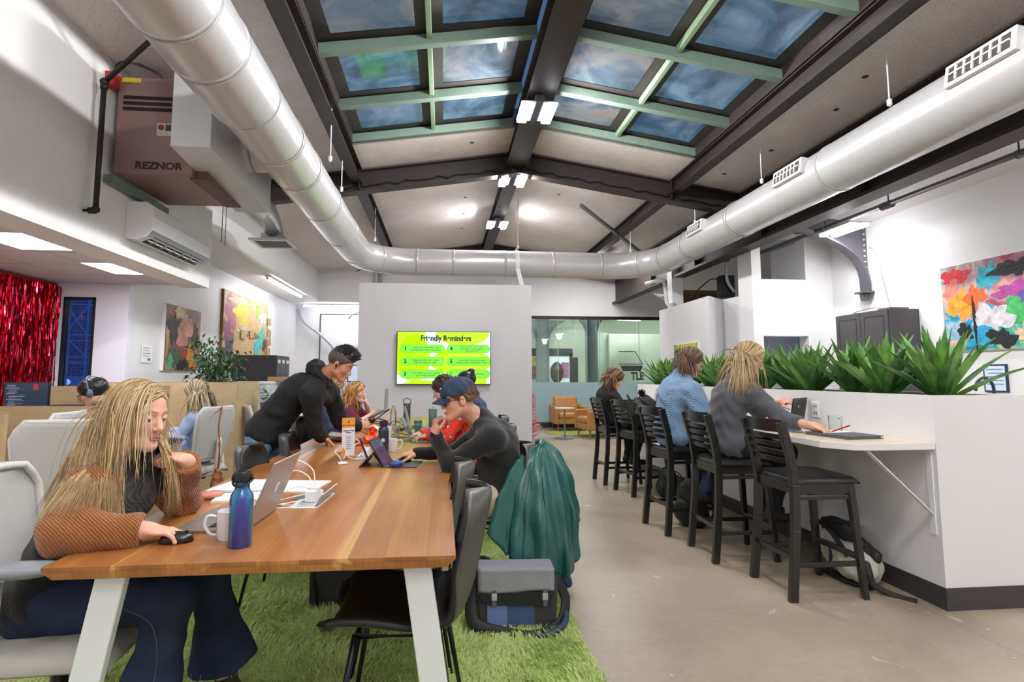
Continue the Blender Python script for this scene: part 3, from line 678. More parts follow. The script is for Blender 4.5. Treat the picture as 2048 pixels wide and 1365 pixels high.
MB().box((-.05, -.24, .02), (.05, .24, .10)).build('housing', M_STEELG, fx, bevel=.01)
mb = MB(); mb.box((-.20, -.22, .02), (.20, .22, .035)); mb.build('reflector', M_WHITEM, fx)
for s in (-1, 1): MB().box((s*.14-.055, -.23, -.01), (s*.14+.055, .23, .02)).build('lamp', M_TUBE, fx, bevel=.012)
dup(fx, (1.0, 8.12, 4.215), 0, 'pair of bright strip lamps just beyond the dark roof truss')
dup(fx, (1.0, 10.6, 4.215), 0, 'farthest pair of strip lamps, above the cross duct')
for y, lb in ((3.2, 'unseen pair of strip lamps added under the ridge beam, above the near stool row'), (1.0, 'unseen pair of strip lamps added above the near end of the table'), (-.9, 'unseen pair of strip lamps added behind the near end of the table'), (-2.5, 'unseen pair of strip lamps added at the rear end of the hall')): dup(fx, (1.0, y, 4.19), 0, lb)  # out of view lamp pairs, added because the room needs more light
for y, p in ((5.92, 80), (8.12, 70), (10.6, 70), (3.2, 60), (1.0, 70), (-.9, 60), (-2.5, 50)): area('ridge_lamp_light', (1.0, y, 4.19), .36, .46, p*.42); [area('ridge_ceiling_fill', (1.0+s*.24, y, 4.17), .10, .46, p*(.85 if y < 7 else .22), rot=(0, s*math.radians(-82 if y < 7 else -68), 0)) for s in (-1, 1)]  # side lights added to brighten the ceiling; last four lamps are unseen additions
al = thing('aisle_light', 'two bright strip lamps under the pipe in front of the arched bracket', 'ceiling light', (5.30, 6.85, 3.24), group='strip lamps over the bar aisle')
mb = MB(); mb.box((-.16, -.3, .02), (.16, .3, .05)); mb.build('housing', M_WHITEM, al, bevel=.01)
for s in (-1, 1): MB().box((s*.085-.045, -.31, -.01), (s*.085+.045, .31, .02)).build('lamp', M_TUBE, al, bevel=.012)
dup(al, (5.30, 3.2, 3.24), 0, 'unseen strip lamps added over the bar aisle nearer than the first pair'); dup(al, (5.30, -.6, 3.24), 0, 'unseen strip lamps added over the bar aisle at the near end')  # both copies are out of view, added to light the aisle
for y, p in ((6.85, 62), (3.2, 55), (-.6, 45)): area('aisle_lamp_light', (5.30, y, 3.22), .26, .6, p*.25); glow('aisle_fill_glow', (5.30, y, 3.12), p*.25)  # point glows added to brighten ceiling and duct; nearer two lamps unseen
# recessed alcove panels
M_PANEL = emis('led_panel', '#eef0ff', 9)
p1 = thing('ceiling_panel_light', 'nearer glowing flat panel set in the alcove ceiling', 'ceiling light', (-3.51, 5.06, 2.449), group='flat panels in the alcove ceiling')
MB().box((-.29, -.31, -.006), (.29, .31, .0)).build('diffuser', M_PANEL, p1)
mb = MB()
for s in ((-.31, -.33, -.29, .33), (.29, -.33, .31, .33), (-.29, -.33, .29, -.31), (-.29, .31, .29, .33)): mb.box((s[0], s[1], -.008), (s[2], s[3], .0))
mb.build('frame', M_WHITEP, p1)
dup(p1, (-3.37, 6.27, 2.449), 0, 'farther glowing flat panel set in the alcove ceiling')
dup(p1, (-3.62, 2.0, 2.449), 0, 'unseen glowing flat panel added in the alcove ceiling near the camera side')
for x, y, p in ((-3.51, 5.06, 22), (-3.37, 6.27, 17), (-3.62, 2.0, 26), (-3.6, -1, 20)): area('alcove_panel_light', (x, y, 2.435), .55, .6, p, (.93, .94, 1))  # last two lights are unseen and added; the final one has no panel
# tube light under the soffit by the cardboard painting
t = thing('tube_light', 'bare fluorescent tube under the soffit above the cardboard artwork', 'ceiling light', (-3.28, 11.9, 3.14))
MB().box((-.04, -1.25, -.0), (.04, 1.25, .03)).build('batten', M_WHITEM, t); MB().cyl((0, -1.22, -.025), (0, 1.22, -.025), .022, n=12).build('lamp', M_TUBE, t, smooth=True)
MB().cyl((0, -1.26, -.025), (0, -1.22, -.025), .024, n=12).build('end_cap', M_WHITEM, t)
area('tube_lamp_light', (-3.26, 11.9, 3.06), .08, 2.4, 26)
# small unseen-end lamps: same tube lights in the passage behind the screen wall
t2 = dup(t, (-2.4, 14.8, 3.14), PI/2, 'bare tube light over the rear passage door'); area('passage_lamp_light', (-2.4, 14.8, 3.06), 1.2, .1, 9)
area('lounge_lamp_light', (3.6, 12.2, 3.9), 1.2, .12, 75)
o = dup(fx, (3.6, 12.2, 3.98), PI/2, 'pair of strip lamps above the tan armchairs, hidden by the cross duct')
# conduits in the rear left corner
t = thing('wall_conduit', 'bundled pale conduits running down beside the screen wall and along the rear wall', 'pipe', (-1.7, 14.0, 2.5)); W_ = (-1.7, 14.0, 2.5)
M_COND = mat('pale_conduit', '#b3b9bf', .4, metal=.3)
mb = MB(); mb.tube(bez([(-1.72, 14.2, 4.0), (-1.72, 14.2, 3.5), (-1.72, 14.25, 3.15), (-1.75, 14.4, 2.75), (-1.72, 14.6, 2.6)], 8), .055, 10); mb.tube(bez([(-1.6, 14.2, 4.0), (-1.58, 14.2, 3.5), (-1.56, 14.2, 3.1)], 6), .03, 8)
mb.tube(bez([(-1.8, 14.2, 3.6), (-1.83, 14.25, 3.2), (-2.0, 14.5, 3.0), (-2.4, 15.0, 2.95), (-2.55, 15.25, 2.85)], 8), .03, 8); mb.build('riser', M_COND, t, smooth=True, world=W_)
mb = MB(); mb.tube(bez([(-3.85, 15.25, 3.1), (-3.7, 15.2, 2.75), (-3.2, 15.2, 2.35), (-2.85, 15.2, 2.0)], 10), .04, 10); mb.tube(bez([(-2.95, 15.2, 2.1), (-2.9, 15.2, 1.8), (-3.05, 15.2, 1.45)], 8), .04, 8); mb.build('diagonal_run', M_COND, t, smooth=True, world=W_)
mb = MB(); mb.cyl((-2.85, 15.2, 2.0), (-2.78, 15.2, 1.93), .07, n=10); mb.build('coupling', M_COND, t, world=W_)
t = thing('white_drain_pipe', 'white bent plastic pipe at the upper end of the low wall', 'pipe', (4.3, 10.2, 2.9)); W_ = (4.3, 10.2, 2.9)
MB().tube([(3.95, 10.6, 3.12), (4.12, 10.35, 3.16), (4.18, 10.28, 3.14), (4.2, 10.26, 3.06), (4.22, 10.24, 2.70), (4.25, 10.22, 2.64), (4.38, 10.25, 2.68)], .035, 10).build('pipe', M_WHITEP, t, smooth=True, world=W_)
# dark timber box and gear behind the low wall
t = thing('timber_enclosure', 'brown timber framed enclosure standing behind the low wall', 'enclosure', (5.5, 11.6, 0)); W_ = (5.5, 11.6, 0)
M_TIMB = mat('brown_timber', '#5b4235', .7, var=.2, vscale=9, aniso=(6, 1, 1)); mb = MB(); mb.box((4.97, 11.6, 0), (5.95, 11.66, 3.15)); mb.build('panel', M_TIMB, t, world=W_)
mb = MB()
for x in (4.99, 5.45, 5.9): mb.box((x-.03, 11.54, 0), (x+.03, 11.6, 3.15))
mb.box((4.96, 11.52, 3.08), (5.95, 11.6, 3.16)); mb.build('frame', mat('timber_frame', '#6b4e3c', .7), t, world=W_)
t = thing('meter_and_valve', 'dark meter with a pale pipe and red valve hung beside the tall white wall', 'meter', (4.9, 9.6, 3.0)); W_ = (4.9, 9.6, 3.0)
MB().box((4.95, 9.5, 2.72), (5.2, 9.7, 3.12)).build('meter_body', M_BLKMET, t, bevel=.02, world=W_)
MB().tube(bez([(5.02, 9.45, 3.6), (5.02, 9.45, 3.3), (5.03, 9.45, 3.0), (5.15, 9.45, 2.8)], 6), .03, 8).build('pipe', M_COND, t, smooth=True, world=W_)
MB().ball((5.02, 9.42, 3.38), .05, 10).build('valve', mat('dull_red', '#8a3a36', .5), t, world=W_)
MB().tube(bez([(4.4, 9.6, 2.72), (4.6, 9.6, 2.9), (4.8, 9.6, 3.05), (5.0, 9.6, 3.05)], 8), .012, 6).build('cable', M_BLACK, t, smooth=True, world=W_)
for i, (x, y, z0, lb) in enumerate(((-3.05, 8.0, 3.35, 'thin dark rod hanging by the soffit near the square diffuser'), (-2.75, 7.1, 3.2, 'thin dark rod hanging past the end of the air conditioner'))):
    o = MB().cyl((0, 0, z0-.25), (0, 0, roof(x)), .005, n=6).build('threaded_rod', M_STEELG); o.location = (x, y, 0); tag(o, lb, 'rod')
# ------------------------------------------------------------------ wood materials
def walnut():
    q = NT('walnut_laminate'); b = q.b; b.inputs['Roughness'].default_value = .36; b.inputs['Coat Weight'].default_value = .22; b.inputs['Coat Roughness'].default_value = .25
    mp = q.coord((1, .09, 1)); n1 = q.n('TexNoise', i_Scale=9.0, i_Detail=5.0, i_Roughness=.55, i_Distortion=.35); q.l(mp, 'Vector', n1, 'Vector')
    r1 = q.ramp([(.25, '#93592f'), (.45, '#a66b38'), (.6, '#b67b42'), (.8, '#c48f52')]); q.l(n1, 'Fac', r1, 'Fac')
    # staves
    mpb = q.coord(); mpb.inputs['Rotation'].default_value = (0, 0, PI/2); br = q.n('TexBrick', offset=.37); q.l(mpb, 'Vector', br, 'Vector'); br.inputs['Scale'].default_value = 1; br.inputs['Brick Width'].default_value = 2.2; br.inputs['Row Height'].default_value = .127
    br.inputs['Mortar Size'].default_value = .0012; br.inputs['Mortar Smooth'].default_value = .6; br.inputs['Color1'].default_value = (1.12, 1.1, 1.05, 1); br.inputs['Color2'].default_value = (.80, .78, .76, 1); br.inputs['Mortar'].default_value = (.62, .6, .58, 1)
    m0 = q.n('MixRGB', blend_type='MULTIPLY', i_Fac=.85); q.l(r1, 'Color', m0, 'Color1'); q.l(br, 'Color', m0, 'Color2')
    # fine figure
    mp3 = q.coord((1, .16, 1)); w = q.n('TexWave', wave_type='BANDS', bands_direction='X', i_Scale=16.0, i_Distortion=5.0, i_Detail=3.0, i_Detail_Scale=.9); q.l(mp3, 'Vector', w, 'Vector')
    r3 = q.ramp([(0, (.74, .70, .66)), (.35, (1, 1, 1))]); q.l(w, 'Fac', r3, 'Fac')
    m1 = q.n('MixRGB', blend_type='MULTIPLY', i_Fac=.38); q.l(m0, 'Color', m1, 'Color1'); q.l(r3, 'Color', m1, 'Color2')
    # pale sapwood streaks, long and narrow
    mp4 = q.coord((1, .012, 1)); n4 = q.n('TexNoise', i_Scale=9.0, i_Detail=2.0); q.l(mp4, 'Vector', n4, 'Vector')
    r4 = q.ramp([(.60, (0, 0, 0)), (.635, (1, 1, 1)), (.66, (1, 1, 1)), (.70, (.25,)*3)]); q.l(n4, 'Fac', r4, 'Fac')
    m2 = q.n('MixRGB'); m2.inputs['Color2'].default_value = lin('#c99a5c'); q.l(r4, 'Color', m2, 'Fac'); q.l(m1, 'Color', m2, 'Color1'); q.l(m2, 'Color', b, 'Base Color')
    return q.m
M_WAL = walnut()
M_PLY = mat('birch_plywood', '#b39c78', .5, var=.12, vscale=2.4, aniso=(1, 1, 3), bump=.03)
M_PLYE = mat('plywood_edge', '#8f7350', .6)
TX0, TX1, TY0 = -1.152, .042, 1.795
tb = thing('conference_table', 'long walnut topped table on white slab legs running down the room', 'table', ((TX0+TX1)/2, TY0, 0)); W_ = ((TX0+TX1)/2, TY0, 0)
for a, b in ((TY0, 3.345), (3.348, 4.90), (4.903, 6.45), (6.453, 7.75)):
    c = .028; z0, z1 = .712, .75; e0 = c if a == TY0 else 0; e1 = c if b == 7.75 else 0
    vs = [(TX0+c, a+e0*.2, z0), (TX1-c, a+e0*.2, z0), (TX1-c, b-e1, z0), (TX0+c, b-e1, z0), (TX0, a, z1-.012), (TX1, a, z1-.012), (TX1, b, z1-.012), (TX0, b, z1-.012), (TX0, a, z1), (TX1, a, z1), (TX1, b, z1), (TX0, b, z1)]
    fs = [(3,2,1,0), (0,1,5,4), (1,2,6,5), (2,3,7,6), (3,0,4,7), (4,5,9,8), (5,6,10,9), (6,7,11,10), (7,4,8,11), (8,9,10,11)]
    MB().add(vs, fs).build('tabletop', M_WAL, tb, bevel=.0015, seg=1, world=W_)
for y in (1.86, 4.9, 7.6):
    for s, xt, xb in ((-1, -.985, -1.12), (1, -.08, .03)):
        MB().bar((xt, y, .712), (xb, y, 0), .085, .035, up=(0, 1, 0)).build('leg', M_WHITEM, tb, bevel=.004, world=W_)
    MB().box((-1.0, y+.02, .690), (-.08, y+.05, .712)).build('apron', M_WHITEM, tb, world=W_)
for y in (3.35, 6.4): MB().box((-.74, y, 0), (-.41, y+.3, .712)).build('cable_pedestal', mat('dark_grey_laminate', '#2c2b2d', .5), tb, bevel=.004, world=W_)
# ------------------------------------------------------------------ shag rug
rug = thing('shag_rug', 'lime green shaggy rug under the long table', 'rug', (-.55, 3.0, 0)); W_ = (-.55, 3.0, 0)
rx0, rx1, ry0, ry1 = -1.80, .69, .9, 5.2
MB().box((rx0, ry0, 0), (rx1, ry1, .014)).build('backing', mat('rug_base', '#a6ba6a', .95), rug, world=W_)
def shag():
    n = 95000; x = RNG.uniform(rx0, rx1, n); y = ry0+(ry1-ry0)*RNG.uniform(0, 1, n)**1.25
    # direction field in clumps
    a = 2.2*np.sin(x*5.1+1.3*np.sin(y*4.3))+2.0*np.cos(y*4.7+1.1*np.sin(x*6.1))+RNG.normal(0, .7, n)
    L = RNG.uniform(.022, .045, n); lean = RNG.uniform(.35, 1.0, n); w = RNG.uniform(.0022, .0042, n)
    dx, dy = np.cos(a), np.sin(a); px, py = -dy, dx; z0 = .010
    def P(t, s, h): return np.stack([x+dx*lean*L*t+px*w*s, y+dy*lean*L*t+py*w*s, np.full(n, z0)+L*h], 1)
    V = np.stack([P(0, -1, 0), P(0, 1, 0), P(.45, .9, .62), P(.45, -.9, .62), P(1.05, .25, .85), P(1.05, -.25, .85)], 1).reshape(-1, 3)
    k = np.arange(n)[:, None]*6; F = np.concatenate([k+np.array([[0, 1, 2, 3]]), k+np.array([[3, 2, 4, 5]])])
    q = NT('shag_pile'); q.b.inputs['Roughness'].default_value = .8; q.b.inputs['Sheen Weight'].default_value = .3
    mp = q.coord(); nz = q.n('TexNoise', i_Scale=5.0, i_Detail=6.0, i_Roughness=.75); q.l(mp, 'Vector', nz, 'Vector'); r = q.ramp([(.3, '#b4c578'), (.5, '#cfde94'), (.7, '#e0edb0')]); q.l(nz, 'Fac', r, 'Fac'); q.l(r, 'Color', q.b, 'Base Color')
    tl = q.n('BsdfTranslucent'); q.l(r, 'Color', tl, 'Color'); ms = q.n('MixShader', i_Fac=.4); q.l(q.b, 'BSDF', ms, 1); q.l(tl, 'BSDF', ms, 2); q.l(ms, 'Shader', q.out, 'Surface')
    o = np_mesh('pile', [(V, F)], q.m, rug, world=W_, smooth=False); o['kind'] = 'stuff'
shag()
# ------------------------------------------------------------------ shell chair (faces local +y)
M_LEATH = mat('black_leatherette', '#1b1b1d', .45, bump=.15, bscale=220)
M_LEATHG = mat('grey_brown_shell_back', '#4b4a46', .42, bump=.1, bscale=200)
def shell_chair(name, label, loc, rz, group=None, seatz=.46):
    t = thing(name, label, 'chair', loc, rz, group)
    def prof(u):   # u 0 front edge .. 1 back top
        P = [(.24, -.035), (.22, .0), (.10, .005), (-.05, -.012), (-.16, .0), (-.215, .06), (-.25, .17), (-.275, .29), (-.295, .38), (-.300, .41)]
        f = u*(len(P)-1); i = min(int(f), len(P)-2); k = f-i; a, b = P[i], P[i+1]
        a0 = P[max(i-1, 0)]; b1 = P[min(i+2, len(P)-1)]
        return tuple(.5*(2*a[q]+(b[q]-a0[q])*k+(2*a0[q]-5*a[q]+4*b[q]-b1[q])*k*k+(3*a[q]-a0[q]-3*b[q]+b1[q])*k**3) for q in (0, 1))
    def fn(u, v):
        y, z = prof(u); s = v*2-1
        wd = .215+.02*math.sin(PI*min(1, u*1.4)); 
        if u < .12: wd *= math.sqrt(max(.02, 1-((.12-u)/.12)**2))*.35+.65
        if u > .80: wd *= math.sqrt(max(.0, 1-((u-.80)/.205)**2))*.75+.25
        x = s*wd; cup = abs(s)**2.6
        back = max(0, min(1, (u-.42)/.25)); z2 = z+.05*cup*(1-back)+0*back; y2 = y+.075*cup*back
        return (x, y2, seatz+z2)
    MB().grid(fn, 34, 18, thick=.026, mi2=1).build('shell', [M_LEATH, M_LEATHG], t, smooth=True)
    fr = MB(); fr.tube([(-.16, .14, seatz-.035), (-.16, -.14, seatz-.035), (.16, -.14, seatz-.035), (.16, .14, seatz-.035)], .011, 8, closed=True); fr.build('under_frame', M_BLKMET, t, smooth=True)
    for sx in (-1, 1):
        for sy in (-1, 1): MB().cyl((sx*.16, sy*.14, seatz-.03), (sx*.225, sy*.215, .004), .012, .008, 10).build('leg', M_BLKMET, t, smooth=True)
    return t
c0 = shell_chair('shell_chair', 'black leatherette shell chair pushed in at the near right corner of the table', (-.14, 2.17, 0), PI/2-.05, 'black shell chairs along the table')
dup(c0, (-.17, 2.80, 0), PI/2, 'second black shell chair on the right of the table, before the capped man')
dup(c0, (.245, 3.48, 0), PI/2, 'black shell chair carrying the man in the cap and the teal jacket')
dup(c0, (-.90, 3.55, 0), -PI/2, 'black shell chair tucked in left of the table, behind the open laptop')
dup(c0, (-.86, 4.28, 0), -PI/2+.1, 'black shell chair tucked in left of the table, against the jeans of the standing man')
dup(c0, (-1.22, 5.95, 0), -PI/2, 'black shell chair under the seated person in glasses')
dup(c0, (-1.15, 6.6, 0), -PI/2, 'black shell chair under the woman in maroon')
dup(c0, (.30, 4.85, 0), PI/2, 'black shell chair under the person in red floral sleeves')
dup(c0, (.36, 5.9, 0), PI/2, 'black shell chair under the person with a dark hair bun')
# ------------------------------------------------------------------ bar stools (face local +y)
M_STOOL = mat('black_lacquered_wood', '#1c1b1b', .3, coat=.3, var=.15, vscale=14, bump=.08, bscale=40)
M_WORN = mat('worn_wood_edge', '#7a5b42', .6)
def bar_stool(name, label, loc, rz, group):
    t = thing(name, label, 'bar stool', loc, rz, group); sw = .20; M = M_STOOL
    for s in (-1, 1):
        MB().bar((s*(sw-.02), .17, .66), (s*(sw+.005), .215, 0), .042, .042, w1=.034, h1=.034).build('leg', M, t, bevel=.004)
        # rear leg runs up as the back post
        pts = [(s*(sw+.005), -.235, 0), (s*(sw-.003), -.195, .40), (s*(sw-.008), -.185, .66), (s*(sw-.004), -.205, .82), (s*sw, -.26, 1.03)]
        mb = MB()
        for i, (a, b) in enumerate(zip(pts[:-1], pts[1:])): mb.bar(a, b, .036, .05, up=(0, 1, 0))
        mb.build('leg', M, t, bevel=.004)
        MB().bar((s*(sw-.01), -.19, .20), (s*(sw-.008), .19, .20), .018, .030).build('stretcher', M, t, bevel=.003)
        MB().bar((s*(sw-.01), -.185, .585), (s*(sw-.012), .18, .585), .018, .026).build('stretcher', M, t, bevel=.003)
    MB().bar((-sw, .195, .235), (sw, .195, .235), .022, .034).build('stretcher', M, t, bevel=.003)
    MB().bar((-sw, -.205, .235), (sw, -.205, .235), .020, .030).build('stretcher', M, t, bevel=.003)
    mb = MB()
    for s in (-1, 1): mb.box((s*(sw-.012)-.011, -.18, .605), (s*(sw-.012)+.011, .18, .665))
    mb.box((-sw+.01, .165, .605), (sw-.01, .187, .665)); mb.box((-sw+.01, -.195, .605), (sw-.01, -.173, .665)); mb.build('seat_frame', M, t, bevel=.003)
    def cush(u, v):
        a, b = u*2-1, v*2-1; e = (1-abs(a)**6)*(1-abs(b)**6)
        return (a*(sw+.012), b*.205+.012, .672+.040*max(0, e)**.35+.006*math.cos(a*2)*math.cos(b*2))
    MB().grid(cush, 20, 20, thick=.012).build('seat_cushion', mat('black_seat_leather', '#222225', .28, coat=.25, bump=.12, bscale=180), t, smooth=True)
    for i, (z, h) in enumerate(((1.005, .075), (.938, .028), (.890, .028), (.842, .028), (.794, .028))):
        yb = -.185-.075*max(0, (z-.72)/.31)
        mb = MB(); N = 10
        for k in range(N):
            x0 = -sw+2*sw*k/N; x1 = -sw+2*sw*(k+1)/N; f = lambda x: yb-.028*(1-(x/sw)**2)
            mb.bar((x0, f(x0), z), (x1, f(x1), z), .014, h, up=(0, 0, 1))
        mb.build('top_rail' if i == 0 else 'slat', M, t, smooth=False)
    return t
gS = 'black slat back stools along the bar counter'
s1 = bar_stool('bar_stool', 'nearest black slat back bar stool, empty, at the end of the counter', (2.255, 3.39, 0), -PI/2, gS)
dup(s1, (2.135, 4.07, 0), -PI/2-.02, 'black bar stool under the woman in the grey sweater')
dup(s1, (2.045, 4.78, 0), -PI/2+.1, 'black bar stool under the woman in the light blue sweater')
dup(s1, (2.24, 6.25, 0), -PI/2+.18, 'black bar stool with a black tote bag on its seat')
dup(s1, (2.16, 6.92, 0), -PI/2+.05, 'farthest black bar stool, under the woman in black')
# ------------------------------------------------------------------ office chairs (face local +y)
M_OFF = mat('warm_grey_plastic', '#c9c6c1', .42); M_OFFM = mat('light_grey_mesh', '#b9b8b5', .7, bump=.3, bscale=300); M_OFFD = mat('dark_caster', '#1c1c1e', .5); M_PAD = mat('arm_pad_grey', '#8d9299', .5)
def office_chair(name, label, loc, rz, group, seatz=.45, top=.97, arms=True):
    t = thing(name, label, 'office chair', loc, rz, group)
    def seat(u, v):
        a, b = u*2-1, v*2-1; e = max(0, (1-abs(a)**5)*(1-abs(b)**5)); r = 1-.12*abs(b)**3
        return (a*.25*r, b*.235+.02, seatz-.05+.055*e**.4-.012*max(0, b)**3)
    MB().grid(seat, 18, 18, thick=.03).build('seat', mat('grey_seat_fabric', '#bdbab3', .85, bump=.2, bscale=260), t, smooth=True)
    MB().box((-.16, -.17, seatz-.10), (.16, .15, seatz-.065)).build('seat_pan', M_OFF, t, bevel=.02)
    H = top-seatz
    def back(u, v, off=0):
        s = v*2-1; z = seatz+.06+(H-.06)*u; w = (.235-.055*(1-u)**2)*(1-.25*max(0, u-.86)/.14*abs(s)**3)
        y = -.215-.03*math.sin(PI*u*.9)-.09*u**2+.055*abs(s)**2+off; return (s*w, y, z)
    MB().grid(back, 22, 14, thick=.012).build('backrest', M_OFFM, t, smooth=True)
    rim = [back(u, 0) for u in [i/12 for i in range(13)]]+[back(1, v) for v in [i/8 for i in range(1, 8)]]+[back(u, 1) for u in [i/12 for i in range(12, -1, -1)]]+[back(0, v) for v in [i/8 for i in range(7, 0, -1)]]
    MB().tube(rim, .014, 8, closed=True).build('back_frame', M_OFF, t, smooth=True)
    MB().tube(bez([(0, -.05, seatz-.09), (0, -.25, seatz-.06), (0, -.285, seatz+.10), (0, -.29, seatz+.25)], 6), [.035]*18+[.02]*1, 8, flat=.5).build('back_support', M_OFF, t, smooth=True)
    if arms:
        for s in (-1, 1):
            MB().bar((s*.25, -.10, seatz-.08), (s*.275, -.06, seatz+.235), .032, .085, up=(0, 1, 0), h1=.06).build('arm_post', M_OFF, t, bevel=.01)
            MB().grid(lambda u, v, s=s: (s*.275+(v*2-1)*.045*math.sqrt(max(.03, 1-abs(u*2-1)**4)), -.03+(u*2-1)*.135, seatz+.262-.010*(v*2-1)**2), 12, 6, thick=.028).build('arm_pad', M_PAD, t, smooth=True)
    MB().cyl((0, 0, .09), (0, 0, seatz-.09), .027, n=14).build('gas_column', M_BLKMET, t, smooth=True)
    MB().box((-.07, -.1, seatz-.13), (.07, .1, seatz-.09)).build('tilt_mechanism', M_OFFD, t, bevel=.01)
    for k in range(5):
        a = 2*PI*k/5+.3; c, s = math.cos(a), math.sin(a)
        l = MB().bar((.02*c, .02*s, .10), (.28*c, .28*s, .075), .05, .035, up=(0, 0, 1), w1=.035, h1=.022).build('base_arm', M_OFF, t, bevel=.006)
        MB().cyl((.285*c-s*.022, .285*s+c*.022, .028), (.285*c+s*.022, .285*s-c*.022, .028), .028, n=14).build('caster', M_OFFD, t, smooth=True, autos=40)
    return t
gO = 'light grey office chairs'
oc = office_chair('office_chair', 'light grey office chair under the blonde woman at the near corner of the table', (-1.30, 2.16, 0), -PI/2+.06, gO)
dup(oc, (-2.62, 3.80, 0), PI/2+.15, 'empty light grey office chair turned side on by the plywood panels').scale = (1, 1, 1.10)
dup(oc, (-2.02, 3.40, 0), .30, 'empty light grey office chair seen from behind, just left of the blonde woman').scale = (1, 1, 1.10)
dup(oc, (-2.36, 5.66, 0), PI/2-.35, 'light grey office chair with a brown leather bag hung on its back').scale = (1, 1, 1.04)
dup(oc, (-2.10, 7.1, 0), -PI/2+.5, 'light grey office chair partly hidden behind the standing man').scale = (1, 1, .98)
# ------------------------------------------------------------------ bar counter and planter
t = thing('planter_wall', 'white half wall planter with a dark baseboard behind the bar stools', 'planter', (3.1, 5.4, 0)); W_ = (3.1, 5.4, 0)
mb = MB(); mb.box((2.804, 2.99, .12), (3.34, 7.95, 1.10)); mb.box((2.804, 2.99, 1.10), (2.86, 7.95, 1.19)); mb.box((3.28, 3.3, 1.10), (3.34, 7.95, 1.19)); mb.box((2.86, 7.89, 1.10), (3.28, 7.95, 1.19)); mb.box((2.86, 2.99, 1.10), (4.9, 3.05, 1.19)); mb.box((3.34, 2.99, .12), (4.9, 3.3, 1.10)); mb.box((3.28, 3.05, 1.1), (4.9, 3.3, 1.19))
M_PLANT = mat('white_counter_wall', '#e4e3e6', .45, var=.02, vscale=2)
mb.build('wall_box', M_PLANT, t, world=W_)
mb = MB(); mb.box((2.794, 2.98, 0), (3.345, 7.955, .12)); mb.box((3.345, 2.98, 0), (4.905, 3.3, .12)); mb.build('baseboard', M_BASE, t, world=W_)
MB().box((2.865, 3.055, 1.10), (3.275, 7.885, 1.125)).build('soil', mat('dark_soil', '#2c241d', .95, bump=.8, bscale=60), t, world=W_)
t = thing('bar_counter', 'white bar counter fixed to the planter wall on angled metal brackets', 'counter', (2.5, 5.4, .9)); W_ = (2.5, 5.4, .9)
MB().prism([(2.31, 2.99), (2.80, 2.99), (2.80, 7.9), (2.20, 7.9), (2.20, 3.14)], .883, .922).build('countertop', mat('counter_white', '#e6e4e6', .3, coat=.2), t, bevel=.003, world=W_)
MB().prism([(2.315, 2.995), (2.80, 2.995), (2.80, 7.9), (2.205, 7.9), (2.205, 3.143)], .9221, .9235).build('pale_wood_top', mat('pale_maple_laminate', '#d9cab5', .35, var=.05, aniso=(6, 1, 1)), t, world=W_)
for y in (3.04, 4.5, 6.0, 7.5):
    k = MB().bar((2.41, y, .88), (2.79, y, .52), .035, .006, up=(1, 0, 1)).build('bracket_arm', M_WHITEM, t, world=W_)
    MB().box((2.797, y-.018, .40), (2.804, y+.018, .88)).build('bracket_plate', M_WHITEM, k, world=W_)
    MB().box((2.38, y-.018, .876), (2.804, y+.018, .883)).build('bracket_plate', M_WHITEM, k, world=W_)
# ------------------------------------------------------------------ television with the house rules
t = thing('television', 'wall mounted television showing a lime green list of friendly reminders', 'television', (0, 9.98, 1.62)); W_ = (0, 9.98, 1.62)
ty = 9.90
MB().box((-.825, ty, 1.155), (.825, ty+.045, 2.09)).build('housing', M_BLACK, t, bevel=.006, world=W_)
MB().box((-.3, ty+.045, 1.35), (.3, 9.975, 1.9)).build('wall_mount', M_BLKMET, t, world=W_)
sx0, sx1, sz0, sz1 = -.812, .812, 1.17, 2.078
def scr(name, col, e=.62): return mat(name, col, .3, emit=e, ecol=col)
S_L = scr('screen_lime', '#b9ea16'); S_W = scr('screen_white', '#d9f1fa', .75); S_P = scr('screen_pill', '#76dd3e'); S_K = scr('screen_ink', '#0c2a10', .1); S_D = scr('screen_dark_green', '#2f7f28', .4)
d = MB().box((sx0, ty-.002, sz0), (sx1, ty, sz1)).build('screen', S_W, t, world=W_)
def blob(cx, cz, rx, rz, nm='green_shape'):
    P = [(cx+rx*math.cos(2*PI*i/64), cz+rz*math.sin(2*PI*i/64)) for i in range(64)]
    P = [(min(sx1, max(sx0, x)), min(sz1, max(sz0, z))) for x, z in P]
    o = []
    for p in P:
        if not o or (abs(p[0]-o[-1][0])+abs(p[1]-o[-1][1])) > 1e-4: o.append(p)
    if (abs(o[0][0]-o[-1][0])+abs(o[0][1]-o[-1][1])) < 1e-4: o.pop()
    MB().prism(o, ty-.003, ty-.0021, 'y').build(nm, S_L, d, world=W_)
MB().prism([(sx0, 1.33), (-.33, 1.25), (-.33, sz1), (sx0, sz1)], ty-.003, ty-.0021, 'y').build('green_shape', S_L, d, world=W_)
blob(-.52, 1.62, .28, .42); blob(.32, 2.05, .47, .21); blob(.30, 1.55, .55, .22); blob(-.35, 1.12, .42, .11); blob(.55, 1.22, .2, .12); blob(.0, 1.72, .12, .05)
def pill(cx, cz, w, h, y, m, nm):
    r = h/2; P = [(cx+w/2-r+r*math.cos(math.radians(a)), cz+r*math.sin(math.radians(a))) for a in range(-90, 91, 15)]+[(cx-w/2+r+r*math.cos(math.radians(a)), cz+r*math.sin(math.radians(a))) for a in range(90, 271, 15)]
    return MB().prism(P, y-.0008, y, 'y').build(nm, m, d, world=W_)
